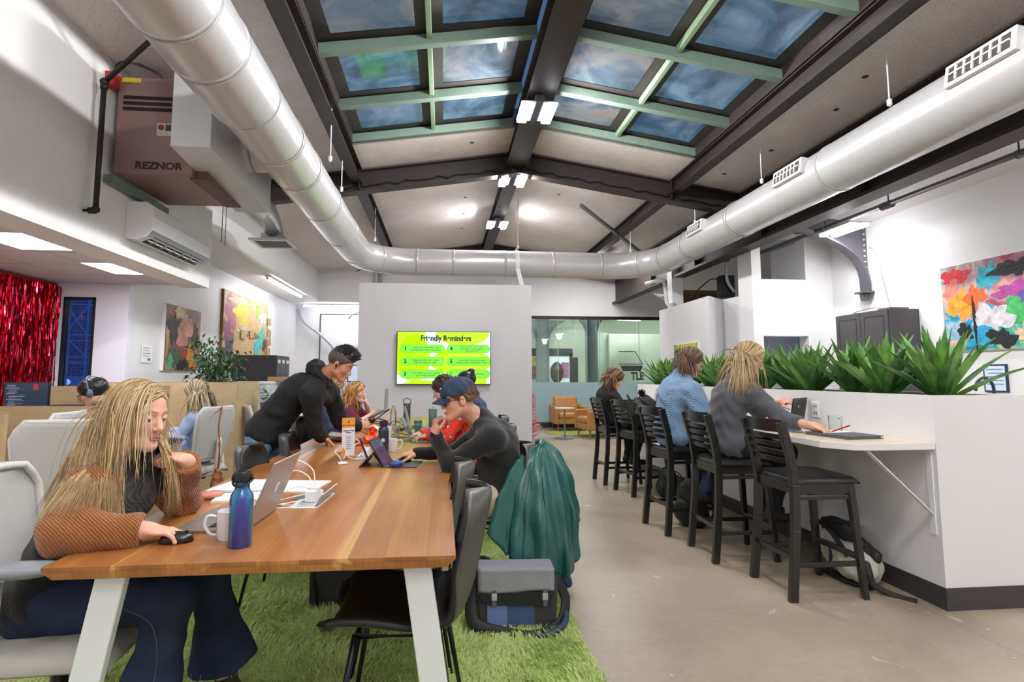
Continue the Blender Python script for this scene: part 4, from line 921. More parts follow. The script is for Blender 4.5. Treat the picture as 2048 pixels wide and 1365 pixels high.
txt = {1: 'Hate has no home here. Treat\neveryone with respect & kindness.', 2: 'Keep your volume at "indoor\ncafe" not "open mic night."', 3: "Your mother isn't here - please\npick up after yourself.",
       4: 'Say hi! Your next client, boss,\ncollaborator or bestie might be\nsitting next to you.', 5: "If something's wrong, let a team\nmember know. We're here to help!", 6: 'You look %*#&* good today.'}
for k, tx in txt.items():
    col = (k-1)//3; row = (k-1) % 3; cx = -.375+col*.80; cz = 1.785-row*.222
    pill(cx, cz, .77, .148, ty-.0032, S_D, 'pill_outline'); pill(cx, cz, .762, .140, ty-.0042, S_P, 'pill')
    text('numeral', str(k), .085, face_M((cx-.30, ty-.0055-W_[1], cz-W_[2]), (0, -1, 0)), S_K, d, bold=.004, ext=.0003, xs=.95)
    text('line_text', tx, .044 if k != 4 else .038, face_M((cx+.06, ty-.0055-W_[1], cz-W_[2]), (0, -1, 0)), S_K, d, bold=.0, ext=.0003, xs=.86, sp=.95)
text('heading', 'Friendly Reminders', .135, face_M((.03, ty-.0055-W_[1], 1.965-W_[2]), (0, -1, 0)), S_K, d, bold=.0055, ext=.0003, xs=.84)
MB().cyl((.03, ty-.004, 1.21), (.03, ty-.0032, 1.21), .042, n=24).build('round_mark', S_K, d, world=W_)
MB().cyl((.03, ty-.005, 1.21), (.03, ty-.0042, 1.21), .030, n=24).build('round_mark', S_W, d, world=W_)
# ------------------------------------------------------------------ abstract paintings
def paint_mat(name, stops, scale, seed, rough=.5, stretch=(1, 1, 1), stops2=None, dist=1.4):
    q = NT(name); b = q.b; b.inputs['Roughness'].default_value = rough
    mp = q.coord(stretch); mp.inputs['Location'].default_value = (seed*3.3, seed*1.9, seed*7.1)
    vo = q.n('TexVoronoi', i_Scale=scale*1.1); n0 = q.n('TexNoise', i_Scale=scale*1.3, i_Detail=5.0, i_Distortion=dist); q.l(mp, 'Vector', n0, 'Vector')
    mv = q.n('MixRGB', i_Fac=.42); q.l(mp, 'Vector', mv, 'Color1'); q.l(n0, 'Color', mv, 'Color2'); q.l(mv, 'Color', vo, 'Vector')
    sep = q.n('SeparateColor'); q.l(vo, 'Color', sep, 'Color')
    r = q.ramp(stops, 'CONSTANT'); q.l(sep, 'Red', r, 'Fac')
    n1 = q.n('TexNoise', i_Scale=scale*.8, i_Detail=6.0, i_Distortion=dist*1.5); q.l(mp, 'Vector', n1, 'Vector'); r2 = q.ramp(stops2 or stops); q.l(n1, 'Fac', r2, 'Fac')
    m = q.n('MixRGB', i_Fac=.45); q.l(r, 'Color', m, 'Color1'); q.l(r2, 'Color', m, 'Color2')
    n3 = q.n('TexNoise', i_Scale=scale*6, i_Detail=5.0, i_Distortion=2.0); q.l(mp, 'Vector', n3, 'Vector'); r3 = q.ramp([(.38, (.75, .75, .75)), (.6, (1.1, 1.1, 1.1))]); q.l(n3, 'Fac', r3, 'Fac')
    m2 = q.n('MixRGB', blend_type='MULTIPLY', i_Fac=.7); q.l(m, 'Color', m2, 'Color1'); q.l(r3, 'Color', m2, 'Color2'); q.l(m2, 'Color', b, 'Base Color'); q.bump(n3, 'Fac', .25, .004); return q.m
bright = [(0, '#e23b2e'), (.1, '#f39a2c'), (.2, '#f4a9a0'), (.3, '#eddc1f'), (.4, '#f2e3d8'), (.52, '#2aa7cf'), (.62, '#20222a'), (.7, '#c9c4d6'), (.78, '#7a4fb0'), (.86, '#49b767'), (.93, '#f06a3c')]
def brush(mbc, c, r, seed, yz, front, ax, k=22):
    """irregular paint patch as a thin raised blob on the canvas"""
    rg = random.Random(seed); P = []
    ph = [rg.uniform(0, 6.28) for _ in range(5)]
    for i in range(k*2):
        a = 2*PI*i/(k*2); q = 1+.25*math.sin(2*a+ph[0])+.18*math.sin(5*a+ph[1])+.12*math.sin(9*a+ph[2])+.08*rg.uniform(-1, 1); P.append((c[0]+r[0]*q*math.cos(a), c[1]+r[1]*q*math.sin(a)))
    return P
def canvas(name, label, x, y0, y1, z0, z1, side, m, patches, thick=.04, edge=None):
    """painting hung on a wall of constant x; side = +1 faces +x"""
    t = thing(name, label, 'painting', (x, (y0+y1)/2, z0)); W_ = (x, (y0+y1)/2, z0)
    MB().box((x, y0, z0), (x+side*thick, y1, z1)).build('canvas', [edge or M_WHITEP], t, bevel=.003, world=W_)
    MB().box((x+side*thick, y0+.004, z0+.004), (x+side*(thick+.003), y1-.004, z1-.004)).build('painted_face', m, t, world=W_)
    for i, (cy, cz, ry, rz, col) in enumerate(patches):
        P = brush(None, (y0+(y1-y0)*cy, z0+(z1-z0)*cz), (ry*(y1-y0), rz*(z1-z0)), hash(name) % 97+i*13 if False else i*13+len(name), None, None, None)
        P = [(min(y1-.006, max(y0+.006, a)), min(z1-.006, max(z0+.006, b))) for a, b in P]
        e = thick+.003+.0006*(i+1)
        MB().prism(P, x+side*(thick+.002), x+side*e, 'x').build('paint_patch', mat('paint_'+col[1:], col, .5, var=.35, vscale=14, bump=.4, bscale=40), t, world=W_)
    return t
canvas('painting', 'large multicoloured abstract canvas on the right wall', 5.95, 4.55, 6.07, 1.585, 2.59, -1, paint_mat('abstract_bright', bright, 2.6, 3), [
    (.88, .87, .10, .10, '#d8283a'), (.85, .55, .10, .20, '#f5a02a'), (.92, .72, .06, .10, '#f4837a'), (.72, .62, .07, .14, '#f06a2a'), (.62, .80, .07, .16, '#2ab5cf'), (.40, .85, .16, .10, '#1d1d22'), (.22, .88, .12, .08, '#f0d91c'),
    (.30, .55, .13, .16, '#6a50b4'), (.45, .62, .12, .08, '#b0489a'), (.42, .40, .10, .12, '#46b968'), (.60, .35, .12, .16, '#d9d6dd'), (.70, .15, .16, .09, '#25a3cc'), (.82, .22, .05, .10, '#222026'), (.74, .30, .012, .26, '#1c1d24'), (.55, .12, .09, .10, '#1f2026'),
    (.22, .22, .10, .13, '#d8d81c'), (.90, .08, .08, .05, '#f2b0ac'), (.36, .18, .08, .08, '#f0c8b0'), (.10, .30, .07, .10, '#3fb872'), (.10, .6, .06, .2, '#c9c2dd')])
dark = [(0, '#241f1e'), (.14, '#8f5f3a'), (.3, '#c7a57e'), (.42, '#b98e84'), (.55, '#5e3a2a'), (.66, '#d9c9a5'), (.78, '#c4782a'), (.9, '#3c5a45')]
canvas('painting', 'smaller dark brown and orange abstract canvas on the left wall', -3.93, 8.22, 9.35, 1.38, 2.33, 1, paint_mat('abstract_dark', dark, 2.4, 5, stretch=(1, 1, .6)), [
    (.25, .62, .13, .26, '#231d1c'), (.15, .72, .10, .14, '#2b2422'), (.60, .72, .20, .16, '#c98f7c'), (.45, .50, .12, .22, '#b07a66'), (.85, .58, .08, .18, '#3a2620'), (.25, .20, .14, .16, '#2f5a48'), (.15, .12, .1, .1, '#5f9a78'), (.50, .28, .10, .12, '#8c3a2c'), (.72, .22, .10, .18, '#d0872a'), (.85, .12, .08, .12, '#c76f1e'), (.5, .1, .12, .09, '#1e1b1c'), (.35, .9, .16, .08, '#cdbf96')], thick=.05)
card = [(0, '#b89b6c'), (.3, '#c4a878'), (.5, '#ad8d5e'), (.8, '#cdb288')]
t = canvas('cardboard_artwork', 'large torn cardboard artwork with yellow, crimson and turquoise paint behind the ficus', -3.93, 10.25, 12.75, 1.42, 2.85, 1, paint_mat('abstract_card', card, 1.2, 9), [
    (.13, .72, .10, .20, '#a35a6a'), (.10, .45, .10, .16, '#8c4a58'), (.10, .22, .10, .18, '#4c4450'), (.36, .80, .16, .12, '#d9c22c'), (.40, .66, .16, .10, '#c9ad3c'), (.30, .92, .16, .06, '#d8a98c'), (.72, .86, .06, .08, '#8fc43c'), (.86, .78, .08, .10, '#cfc4bd'),
    (.78, .42, .07, .14, '#35b8bc'), (.72, .25, .05, .16, '#2fb0b6'), (.88, .55, .05, .08, '#4fb08c'), (.92, .38, .04, .10, '#38342f'), (.45, .52, .14, .07, '#b3aa98'), (.62, .5, .12, .05, '#7a5c3c')], thick=.05, edge=mat('cardboard_edge', '#7c5f40', .8))
mb = MB()
for i, (y, z, a) in enumerate(((12.8, 2.5, .1), (12.82, 2.25, -.2), (12.84, 2.05, .3), (12.8, 1.85, 0), (11.7, 2.15, .2), (11.2, 2.1, -.1))): mb.cbox((-3.86, y, z), (.012, .22, .16), rot=Matrix.Rotation(a, 4, 'X'))
mb.build('cardboard_flap', mat('cardboard_flap', '#b3946a', .8), t, world=(-3.93, 11.5, 1.42))
canvas('painting', 'small teal and yellow canvas on the low wall, behind the woman in light blue', 4.15, 8.75, 9.7, 1.40, 1.86, -1, paint_mat('abstract_teal', [(0, '#1e4a44'), (.4, '#2f7a6a'), (.6, '#d8cf2a'), (.8, '#e8e25a')], 2.2, 4), [(.72, .6, .2, .3, '#1f5548'), (.25, .62, .2, .25, '#d9cf28'), (.35, .3, .12, .2, '#7a9a3c')])
# notices
t = thing('wall_notice', 'small white printed notice on the wall left of the dark painting', 'notice', (-3.92, 7.85, 1.48)); MB().box((0, -.13, 0), (.004, .13, .24)).build('sheet', mat('paper_white', '#f0f0f2', .6), t)
mb = MB()
for i in range(4): mb.box((.004, -.10, .19-.035*i), (.005, .08-.02*(i % 2), .198-.035*i))
mb.box((.004, .02, .03), (.005, .09, .06)); mb.build('print', mat('print_grey', '#6e6e74', .6), t)
t = thing('framed_sign', 'small blue framed sign on the right wall at the edge of view', 'sign', (5.95, 5.52, 1.13)); MB().box((-.02, -.13, 0), (0, .13, .30)).build('frame', mat('navy_frame', '#26355e', .4), t)
MB().box((-.023, -.112, .018), (-.02, .112, .282)).build('sheet', mat('pale_blue_sheet', '#dbe6f2', .5), t); mb = MB()
for i in range(5): mb.box((-.0245, -.09, .08+.04*i), (-.023, .09-.02*(i % 2), .092+.04*i))
mb.build('print', mat('blue_print', '#6b8fc4', .5), t)
# ------------------------------------------------------------------ agave plants in the planter
M_AG = []
for i, (c1, c2) in enumerate((('#3d6e2c', '#78ad50'), ('#447530', '#86ba5a'), ('#33602c', '#679c4a'))):
    q = NT('agave_leaf_%d' % i); q.b.inputs['Roughness'].default_value = .38; mp = q.coord((1, 1, 1)); nz = q.n('TexNoise', i_Scale=7.0, i_Detail=3.0); q.l(mp, 'Vector', nz, 'Vector'); r = q.ramp([(.35, c1), (.7, c2)]); q.l(nz, 'Fac', r, 'Fac'); q.l(r, 'Color', q.b, 'Base Color'); M_AG.append(q.m)
def agave(seed, H):
    rg = random.Random(seed); mb = MB(); n = 32
    for i in range(n):
        ring = i/n; az = i*2.39996+rg.uniform(-.25, .25); el = math.radians(84-50*ring**1.2+rg.uniform(-5, 5)); L = H*rg.uniform(.82, 1.1)*(.88+.28*ring); w = rg.uniform(.036, .050)*(H/.5)
        d = Vector((math.cos(az)*math.cos(el), math.sin(az)*math.cos(el), math.sin(el))); side = Vector((-math.sin(az), math.cos(az), 0)); up = side.cross(d)*-1
        if up.z < 0: up = -up
        N = 8; vs = []; fs = []
        for k in range(N+1):
            u = k/N; wd = w*(.55+1.1*u*(1-u)*1.6)*(1-u**3.2)+.0006; droop = -.10*L*u**3*ring-.0
            p = Vector((0, 0, .0))+d*(L*u)+Vector((0, 0, droop))
            vs += [p-side*wd+up*wd*.42, p-up*.004, p+side*wd+up*wd*.42, p-up*.010*(1-u)]
            if k: b = (k-1)*4; c = k*4; fs += [(b, b+1, c+1, c), (b+1, b+2, c+2, c+1), (b+2, b+3, c+3, c+2), (b+3, b, c, c+3)]
        mb.add(vs, fs, rg.randrange(3))
    return mb
posP = [(3.10, 3.24), (3.04, 3.62), (3.12, 4.0), (3.03, 4.38), (3.11, 4.76), (3.04, 5.14), (3.12, 5.52), (3.04, 5.9), (3.11, 6.28), (3.03, 6.66), (3.1, 7.04), (3.05, 7.42), (3.08, 7.74)]
wh = ['nearest spiky green agave at the counter corner', 'second spiky agave from the near end of the planter', 'third spiky agave from the near end of the planter', 'fourth spiky agave from the near end of the planter', 'fifth spiky agave from the near end, before the kitchen opening', 'sixth spiky agave from the near end of the planter', 'seventh spiky agave, just right of the woman in grey',
      'spiky agave hidden mostly by the head of the woman in grey', 'spiky agave between the heads of the women in grey and light blue', 'spiky agave right behind the light blue sweater', 'third agave from the far end of the planter', 'second agave from the far end of the planter', 'farthest spiky agave, in front of the interior window']
for i, ((x, y), lb) in enumerate(zip(posP, wh)):
    o = agave(i*7+3, .50 if i < 3 else .48 if i < 8 else .46).build('agave_plant', M_AG, fix=True, smooth=False); o.location = (x, y, 1.13); o.rotation_euler = (0, 0, i*.7); tag(o, lb, 'plant', 'row of spiky agaves in the planter')
# ------------------------------------------------------------------ kitchen side cabinet and router
t = thing('wall_cabinet', 'dark grey two door cabinet on the right wall behind the agaves', 'cabinet', (5.75, 6.92, 0)); W_ = (5.75, 6.92, 0); M_CAB = mat('charcoal_cabinet', '#4b484c', .45)
MB().box((5.54, 6.45, 1.02), (5.948, 7.40, 2.15)).build('body', M_CAB, t, bevel=.004, world=W_)
for a, b in ((6.46, 6.92), (6.93, 7.39)):
    dd = MB().box((5.52, a, 1.03), (5.54, b, 2.14)).build('door', M_CAB, t, bevel=.003, world=W_)
    mb = MB(); e = .065
    for q in ((a+e, 1.03+e, b-e, 1.036+e), (a+e, 2.134-e, b-e, 2.14-e), (a+e, 1.03+e, a+e+.006, 2.14-e), (b-e-.006, 1.03+e, b-e, 2.14-e)): mb.box((5.517, q[0], q[1]), (5.521, q[2], q[3]))
    mb.build('panel_shade_line', mat('cabinet_shadow_line', '#1f1d20', .6), dd, world=W_)  # shade lines around the door panels painted as dark strips
t['label'] = 'dark grey two door cabinet on the right wall behind the agaves'
MB().box((5.56, 6.47, 0), (5.948, 7.38, 1.02)).build('base_unit', M_CAB, t, world=W_)
t = thing('router', 'flat grey router with cables lying on top of the dark cabinet', 'router', (5.75, 6.62, 2.15)); MB().box((-.13, -.1, .0), (.13, .12, .03)).build('body', mat('router_grey', '#5c5a60', .4), t, bevel=.01)
MB().tube(bez([(0, .1, .02), (-.05, .25, .06), (-.1, .45, .04), (-.12, .55, .02), (-.05, .4, .01), (0, .12, .02)], 8), .004, 6).build('cable', M_BLACK, t, smooth=True)
MB().tube(bez([(.05, .1, .02), (.08, .2, .3), (.10, .35, .8), (.12, .5, .95)], 8), .005, 6).build('cable', mat('grey_cable', '#6f7680', .5), t, smooth=True)
t = thing('desk_lamp', 'dark gooseneck lamp curling up behind the nearest agave', 'lamp', (4.6, 4.3, 0)); 
MB().tube(bez([(0, 0, 1.0), (0, 0, 1.18), (-.02, 0, 1.25), (-.08, 0, 1.29), (-.15, 0, 1.25), (-.17, 0, 1.18)], 6), .012, 8).build('gooseneck', mat('navy_rubber', '#252b48', .5), t, smooth=True); MB().cyl((0, 0, 0), (0, 0, 1.0), .014, n=8).build('stem', M_BLKMET, t, smooth=True); MB().cyl((0, 0, 0), (0, 0, .02), .12, n=20).build('base', M_BLKMET, t)
# wall outlet over the counter
t = thing('wall_outlet', 'white wall outlet above the bar counter', 'outlet', (2.803, 4.02, .99)); MB().box((-.006, -.045, -.0), (0, .045, .12)).build('plate', M_WHITEP, t, bevel=.003)
for z in (.035, .085):
    for y in (-.012, .012): MB().box((-.0075, y-.003, z-.01), (-.006, y+.003, z+.01)).build('slot', M_BLACK, t)
# ------------------------------------------------------------------ red tinsel curtain
def curtain():
    t = thing('tinsel_curtain', 'shimmering red foil fringe curtain hanging in the alcove window', 'curtain', (-4.72, 5.5, 0)); W_ = (-4.72, 5.5, 0)
    MB().box((-4.76, 3.2, 2.30), (-4.745, 7.34, 2.44)).build('header', mat('red_header', '#b01528', .35, metal=.4), t, world=W_)
    n = 1100; y = np.sort(RNG.uniform(3.2, 7.33, n)); segs = 22; zs = np.linspace(2.40, .95, segs+1); x0 = -4.73+RNG.uniform(-.03, .04, n); w = RNG.uniform(.004, .009, n)
    ph = RNG.uniform(0, 6.28, n); tw = RNG.uniform(1.5, 6, n); V = []; 
    for k, z in enumerate(zs):
        a = ph+tw*k/segs*3+.5*np.sin(ph*3+k*1.7); sway = .012*np.sin(ph+k*.35)+.05*np.clip((k-6)/16, 0, 1)*np.sin(y*9+ph*.3)
        V.append(np.stack([np.stack([x0+w*np.sin(a), y+sway+w*np.cos(a), np.full(n, z)], 1), np.stack([x0-w*np.sin(a), y+sway-w*np.cos(a), np.full(n, z)], 1)], 1))
    V = np.stack(V, 1).reshape(-1, 3); F = []
    b = (np.arange(n)*(segs+1)*2)[:, None, None]+np.arange(segs)[None, :, None]*2; F = (b+np.array([0, 1, 3, 2])).reshape(-1, 4)
    mi = np.repeat(RNG.choice(3, n, p=[.6, .25, .15]), segs)
    ms = [mat('red_foil', '#c8142e', .16, metal=.95), mat('crimson_foil', '#8e0a20', .2, metal=.9), mat('pink_foil', '#e24a6c', .14, metal=1)]
    o = np_mesh('foil_strands', [(V, F, mi)], ms, t, world=W_, smooth=False); o['kind'] = 'stuff'
    w1 = struct(MB().box((-4.85, 3.0, .9), (-4.80, 7.35, 2.45)).build('window_1', mat('violet_night_window', '#40406e', .12, emit=.20, ecol='#5660a8', var=.5, vscale=3)))
    mb = MB()
    for yy in (4.4, 5.9): mb.box((-4.80, yy-.03, .9), (-4.785, yy+.03, 2.45))
    mb.build('mullion', MATS['dark_window_frame'], w1)
curtain()
# ------------------------------------------------------------------ plywood partitions and desks
gP = 'birch plywood screens of the left cubicles'
def ply(label, a, b, rz=0):
    c = ((a[0]+b[0])/2, (a[1]+b[1])/2, 0); t = thing('plywood_screen', label, 'screen', c, 0, gP)
    o = MB().box((a[0]-c[0], a[1]-c[1], 0), (b[0]-c[0], b[1]-c[1], b[2])).build('panel', M_PLY, t, bevel=.002)
    MB().box((a[0]-c[0]-.0005, a[1]-c[1]-.0005, b[2]), (b[0]-c[0]+.0005, b[1]-c[1]+.0005, b[2]+.003)).build('edge_band', M_PLYE, t); return t
ply('tall plywood screen behind the blonde woman, left of the woman in blue', (-3.46, 5.2), (-2.39, 5.23, 1.215))
ply('plywood screen behind the woman in blue, below the ficus', (-3.85, 6.62), (-2.33, 6.65, 1.235))
ply('low plywood screen below the dark monitor', (-4.7, 4.55), (-2.64, 4.58, 1.075))
ply('lower plywood screen in front, left of the empty office chairs', (-4.7, 4.2), (-2.99, 4.23, 1.045))
ply('narrow taller plywood screen at the left edge of view', (-4.7, 4.02), (-3.14, 4.05, 1.21))
ply('plywood side screen running toward the rear beside the rear desk', (-2.36, 6.66), (-2.33, 7.4, 1.233))
t = thing('cubicle_desk', 'plywood desk top between the cubicle screens', 'desk', (-3.3, 5.9, 0)); 
MB().box((-.9, -.55, .70), (.2, .65, .73)).build('top', M_PLY, t, bevel=.003)
for x in (-.85, .15): MB().box((x-.02, -.5, 0), (x+.02, .6, .70)).build('leg', M_PLY, t)
t = thing('front_cubicle_desk', 'plywood desk holding the dark monitor', 'desk', (-3.8, 4.9, 0)); MB().box((-.8, -.3, .70), (.7, .28, .73)).build('top', M_PLY, t, bevel=.003)
for x in (-.75, .65): MB().box((x-.02, -.28, 0), (x+.02, .26, .70)).build('leg', M_PLY, t)
o = MB().box((-.09, -.002, -.04), (.09, 0, .04)).build('sticky_note', mat('yellow_paper', '#dcd24a', .7)); o.location = (-2.72, 5.198, 1.165); tag(o, 'yellow paper note stuck to the top of the tall plywood screen', 'note')
t = thing('monitor', 'dark monitor showing code on the front cubicle desk', 'monitor', (-3.30, 4.85, .73)); 
MB().box((-.17, -.02, .30), (.17, .0, .525)).build('housing', M_BLACK, t, bevel=.003)
s_ = MB().box((-.162, -.022, .307), (.162, -.020, .517)).build('screen', mat('screen_navy', '#1c2b3e', .2, emit=.5, ecol='#22344a'), t); cm = [mat('code_'+c[1:], c, .3, emit=.5, ecol=c) for c in ('#5a7fa8', '#9a4a50', '#7f93a8', '#3f5a72')]
rg = random.Random(4)
for i in range(16):
    z = .50-.011*i; mb = MB(); x = -.15
    MB().box((x+rg.uniform(0, .03), -.0235, z-.003), (x+rg.uniform(.06, .16), -.022, z+.002)).build('code_line', cm[i % 4], s_)
MB().box((.05, -.0235, .46), (.09, -.022, .51)).build('red_picture', mat('screen_red', '#7e2a32', .3, emit=.6, ecol='#8a2c34'), s_)
MB().box((-.03, -.01, .01), (.03, .01, .32)).build('stand', M_BLKMET, t); MB().box((-.12, -.09, 0), (.12, .07, .012)).build('base', M_BLKMET, t)
t = thing('laptop_riser', 'thin dark tablet lying beside the dark monitor', 'tablet', (-2.98, 4.9, .73)); MB().box((-.12, -.1, .33), (.12, .1, .345)).build('tablet', M_BLKMET, t); MB().cyl((0, 0, 0), (0, 0, .33), .015, n=8).build('stand', M_BLKMET, t)
# ------------------------------------------------------------------ ficus
def ficus(loc):
    t = thing('ficus_tree', 'leafy potted ficus standing behind the plywood screen', 'plant', loc); rg = random.Random(21)
    MB().lathe([(.17, 0), (.2, .3), (.21, .34), (.18, .34), (.17, .30)], n=24).build('pot', mat('dark_pot', '#3c3632', .6), t, smooth=True, autos=40)
    tips = []; mb = MB()
    mb.tube(bez([(0, 0, .3), (.02, .01, .7), (-.02, 0, 1.05), (.01, 0, 1.25)], 6), .022, 8)
    for i in range(26):
        a = rg.uniform(0, 6.28); r = rg.uniform(.15, .46); z = rg.uniform(1.02, 1.72); r *= math.sqrt(max(.15, 1-((z-1.32)/.5)**2)); e = (r*math.cos(a), r*math.sin(a), z)
        mb.tube(bez([(0, 0, .85+rg.uniform(0, .3)), (e[0]*.4, e[1]*.4, z*.5+.55), e], 5), [.008]*6+[.005]*4+[.003], 5); tips.append(e)
    mb.build('trunk', mat('ficus_bark', '#5a4a3c', .8), t, smooth=True)
    lf = MB()
    for i in range(1150):
        e = rg.choice(tips); u = rg.uniform(.25, 1.12); c = Vector((e[0]*u+rg.gauss(0, .045), e[1]*u+rg.gauss(0, .045), e[2]*(u*.35+.65)+rg.gauss(0, .055)))
        d = Vector((c.x*1.4+rg.gauss(0, .3), c.y*1.4+rg.gauss(0, .3), -.45+rg.gauss(0, .3))).normalized(); sd = d.cross(Vector((rg.gauss(0, .4), rg.gauss(0, .4), 1))).normalized(); L = rg.uniform(.05, .085); w = L*.28; n = sd.cross(d)
        lf.add([c, c+d*L*.4-sd*w+n*.006, c+d*L, c+d*L*.4+sd*w+n*.006, c+d*L*.5], [(0, 1, 4), (1, 2, 4), (2, 3, 4), (3, 0, 4)], rg.randrange(2))
    lf.build('foliage', [mat('ficus_leaf', '#24452a', .4), mat('ficus_leaf_light', '#3d6a3c', .4)], t, fix=False)
ficus((-2.95, 7.55, 0))
# ------------------------------------------------------------------ filing units, printer, desk stuff at the rear left
t = thing('locker_bank', 'tall dark mailbox cabinet with white label cards by the rear left wall', 'cabinet', (-2.98, 10.4, 0)); MB().box((-.62, -.40, 0), (.10, .42, 1.665)).build('body', mat('near_black_cabinet', '#2c2b2e', .45), t, bevel=.004)
for i in range(3):
    for j in range(5):
        y0 = -.38+.265*i; z0 = 1.33-.31*j; dd = MB().box((.10, y0, z0), (.112, y0+.25, z0+.30)).build('door', mat('locker_door', '#46464d', .4), t, bevel=.002); MB().box((.112, y0+.05, z0+.2), (.114, y0+.20, z0+.26)).build('label_card', M_WHITEP, dd)
t = thing('white_printer', 'white office printer behind the standing man', 'printer', (-2.75, 8.7, 0)); MB().box((-.32, -.3, 0), (.30, .3, 1.02)).build('body', mat('printer_white', '#d9dbe0', .4), t, bevel=.02); MB().box((-.30, -.28, 1.02), (.22, .25, 1.19)).build('scanner', mat('printer_grey', '#c9cdd4', .4), t, bevel=.015); MB().box((-.31, -.29, 1.19), (.23, .26, 1.225)).build('lid', M_WHITEP, t, bevel=.008)
t = thing('black_stapler_box', 'black desk box with papers on the side table behind the standing man', 'box', (-2.28, 8.35, .98)); MB().box((-.08, -.08, 0), (.12, .08, .13)).build('box', M_BLACK, t, bevel=.01); MB().box((.02, -.07, .12), (.11, .07, .16)).build('papers', mat('kraft_papers', '#c8b98c', .7), t)
t = thing('side_table', 'white side table beside the printer', 'table', (-2.3, 8.35, 0)); MB().box((-.14, -.25, .95), (.35, .25, .98)).build('top', M_WHITEP, t, bevel=.004)
for x in (-.11, .32):
    for y in (-.22, .22): MB().box((x-.015, y-.015, 0), (x+.015, y+.015, .95)).build('leg', M_WHITEP, t)
t = thing('cardboard_box', 'small brown cardboard box on the white printer', 'box', (-2.62, 8.85, 1.225)); MB().box((-.02, -.08, 0), (.20, .12, .07)).build('carton', mat('cardboard', '#a5855c', .8), t)
t = thing('white_desk', 'white desk with drawers behind the standing man', 'desk', (-2.0, 7.75, 0)); MB().box((-.45, -.35, .70), (.55, .35, .74)).build('top', M_WHITEP, t, bevel=.004); MB().box((-.43, -.33, 0), (-.05, .33, .70)).build('drawer_unit', M_WHITEP, t, bevel=.004)
for z in (.1, .3, .5): MB().box((-.41, -.345, z), (-.07, -.33, z+.18)).build('drawer', mat('drawer_front', '#d6d8dc', .4), t, bevel=.003)
MB().box((.48, -.33, 0), (.53, .33, .70)).build('leg', M_WHITEP, t)
t = thing('laptop_stand', 'black folded laptop stand on the white desk', 'laptop stand', (-2.15, 7.6, .74)); mb = MB(); mb.bar((-.14, 0, .06), (.2, 0, .24), .24, .014, up=(0, 0, 1)); mb.build('tray', M_BLACK, t); MB().box((-.18, -.12, 0), (.14, .12, .02)).build('base', M_BLACK, t); MB().bar((-.02, 0, .02), (.05, 0, .16), .02, .02, up=(0, 1, 0)).build('strut', M_BLACK, t)
t = thing('small_potted_plant', 'small trailing plant in a grey pot beside the plywood screen', 'plant', (-2.18, 7.2, .0)); MB().lathe([(.05, .86), (.065, .98), (.055, .98), (.05, .95)], n=16).build('pot', mat('grey_pot', '#8f9294', .6), t, smooth=True); MB().cyl((0, 0, 0), (0, 0, .87), .02, n=8).build('stand', M_WHITEP, t)
rg = random.Random(8); lf = MB()
for i in range(90):
    a = rg.uniform(0, 6.28); c = Vector((.07*math.cos(a)*rg.random(), .07*math.sin(a)*rg.random(), 1.0+rg.uniform(-.04, .14))); d = Vector((math.cos(a), math.sin(a), rg.uniform(-.5, .5))).normalized(); s = d.cross(Vector((0, 0, 1))).normalized()*.014; lf.add([c, c+d*.03-s, c+d*.06, c+d*.03+s], [(0, 1, 2, 3)])
lf.build('foliage', MATS['ficus_leaf_light'], t, fix=False)
# rear left door, frame and dim workstation
t = struct(MB().box((-2.75, 15.30, 0), (-2.65, 15.34, 2.1)).box((-1.80, 15.30, 0), (-1.70, 15.34, 2.1)).box((-2.75, 15.30, 2.1), (-1.3, 15.34, 2.2)).build('door_1', M_WHITEP))
MB().box((-2.65, 15.31, 0), (-1.80, 15.335, 2.1)).build('door_leaf', mat('door_blue_white', '#d5dde4', .5), t)
struct(MB().box((-3.3, 15.32, 2.95), (-1.4, 15.34, 2.975)).box((-3.32, 15.32, 0), (-3.29, 15.34, 2.975)).build('trim_rear_track', M_STEELG))
t = thing('rear_monitor', 'far monitor glowing pale beside the screen wall', 'monitor', (-1.75, 12.4, 0)); MB().box((-.32, -.02, 1.18), (.20, .02, 1.55)).build('housing', M_BLACK, t); MB().box((-.30, -.023, 1.2), (.18, -.02, 1.53)).build('screen', mat('screen_pale', '#b9cfe4', .3, emit=.6, ecol='#b4cbe2'), t); MB().cyl((-.05, .0, 1.05), (-.05, 0, 1.2), .02, n=8).build('stand', M_BLACK, t)
MB().box((-.05, -.05, 1.04), (.2, .1, 1.06)).build('base', M_BLACK, t)
t = thing('rear_shelf', 'white shelf unit holding the far monitor', 'shelf', (-1.85, 12.4, 0))
for x in (-.35, .30): MB().box((x-.02, -.2, 0), (x+.02, .2, 1.04)).build('side_panel', M_WHITEP, t)
for z in (.3, .65, 1.02): MB().box((-.35, -.2, z), (.3, .2, z+.02)).build('shelf', M_WHITEP, t)
for z in (.32, .67): MB().box((-.2, -.15, z), (.22, .12, z+.2)).build('black_file_box', M_BLACK, t)
# ------------------------------------------------------------------ glazed screen to the next hall
g = MB(); g.box((1.72, 14.33, .13), (5.97, 14.345, 2.80)); w4 = g.build('window_4', mat('window_glass', '#e6f1ee', .02, trans=1)); struct(w4)
MB().box((1.72, 14.30, 2.79), (5.97, 14.38, 2.87)).build('head_track', M_BLACK, w4)
for i, x in enumerate((2.95, 4.05, 5.12)): MB().box((x-.006, 14.325, .13), (x+.006, 14.35, 2.79)).build('glass_joint', mat('joint_pale', '#a9c4bc', .3), w4)
MB().box((1.72, 14.322, .13), (5.97, 14.328, 1.15)).build('frosted_band', mat('frosted_film', '#a8c3c9', .55, trans=.15), w4)
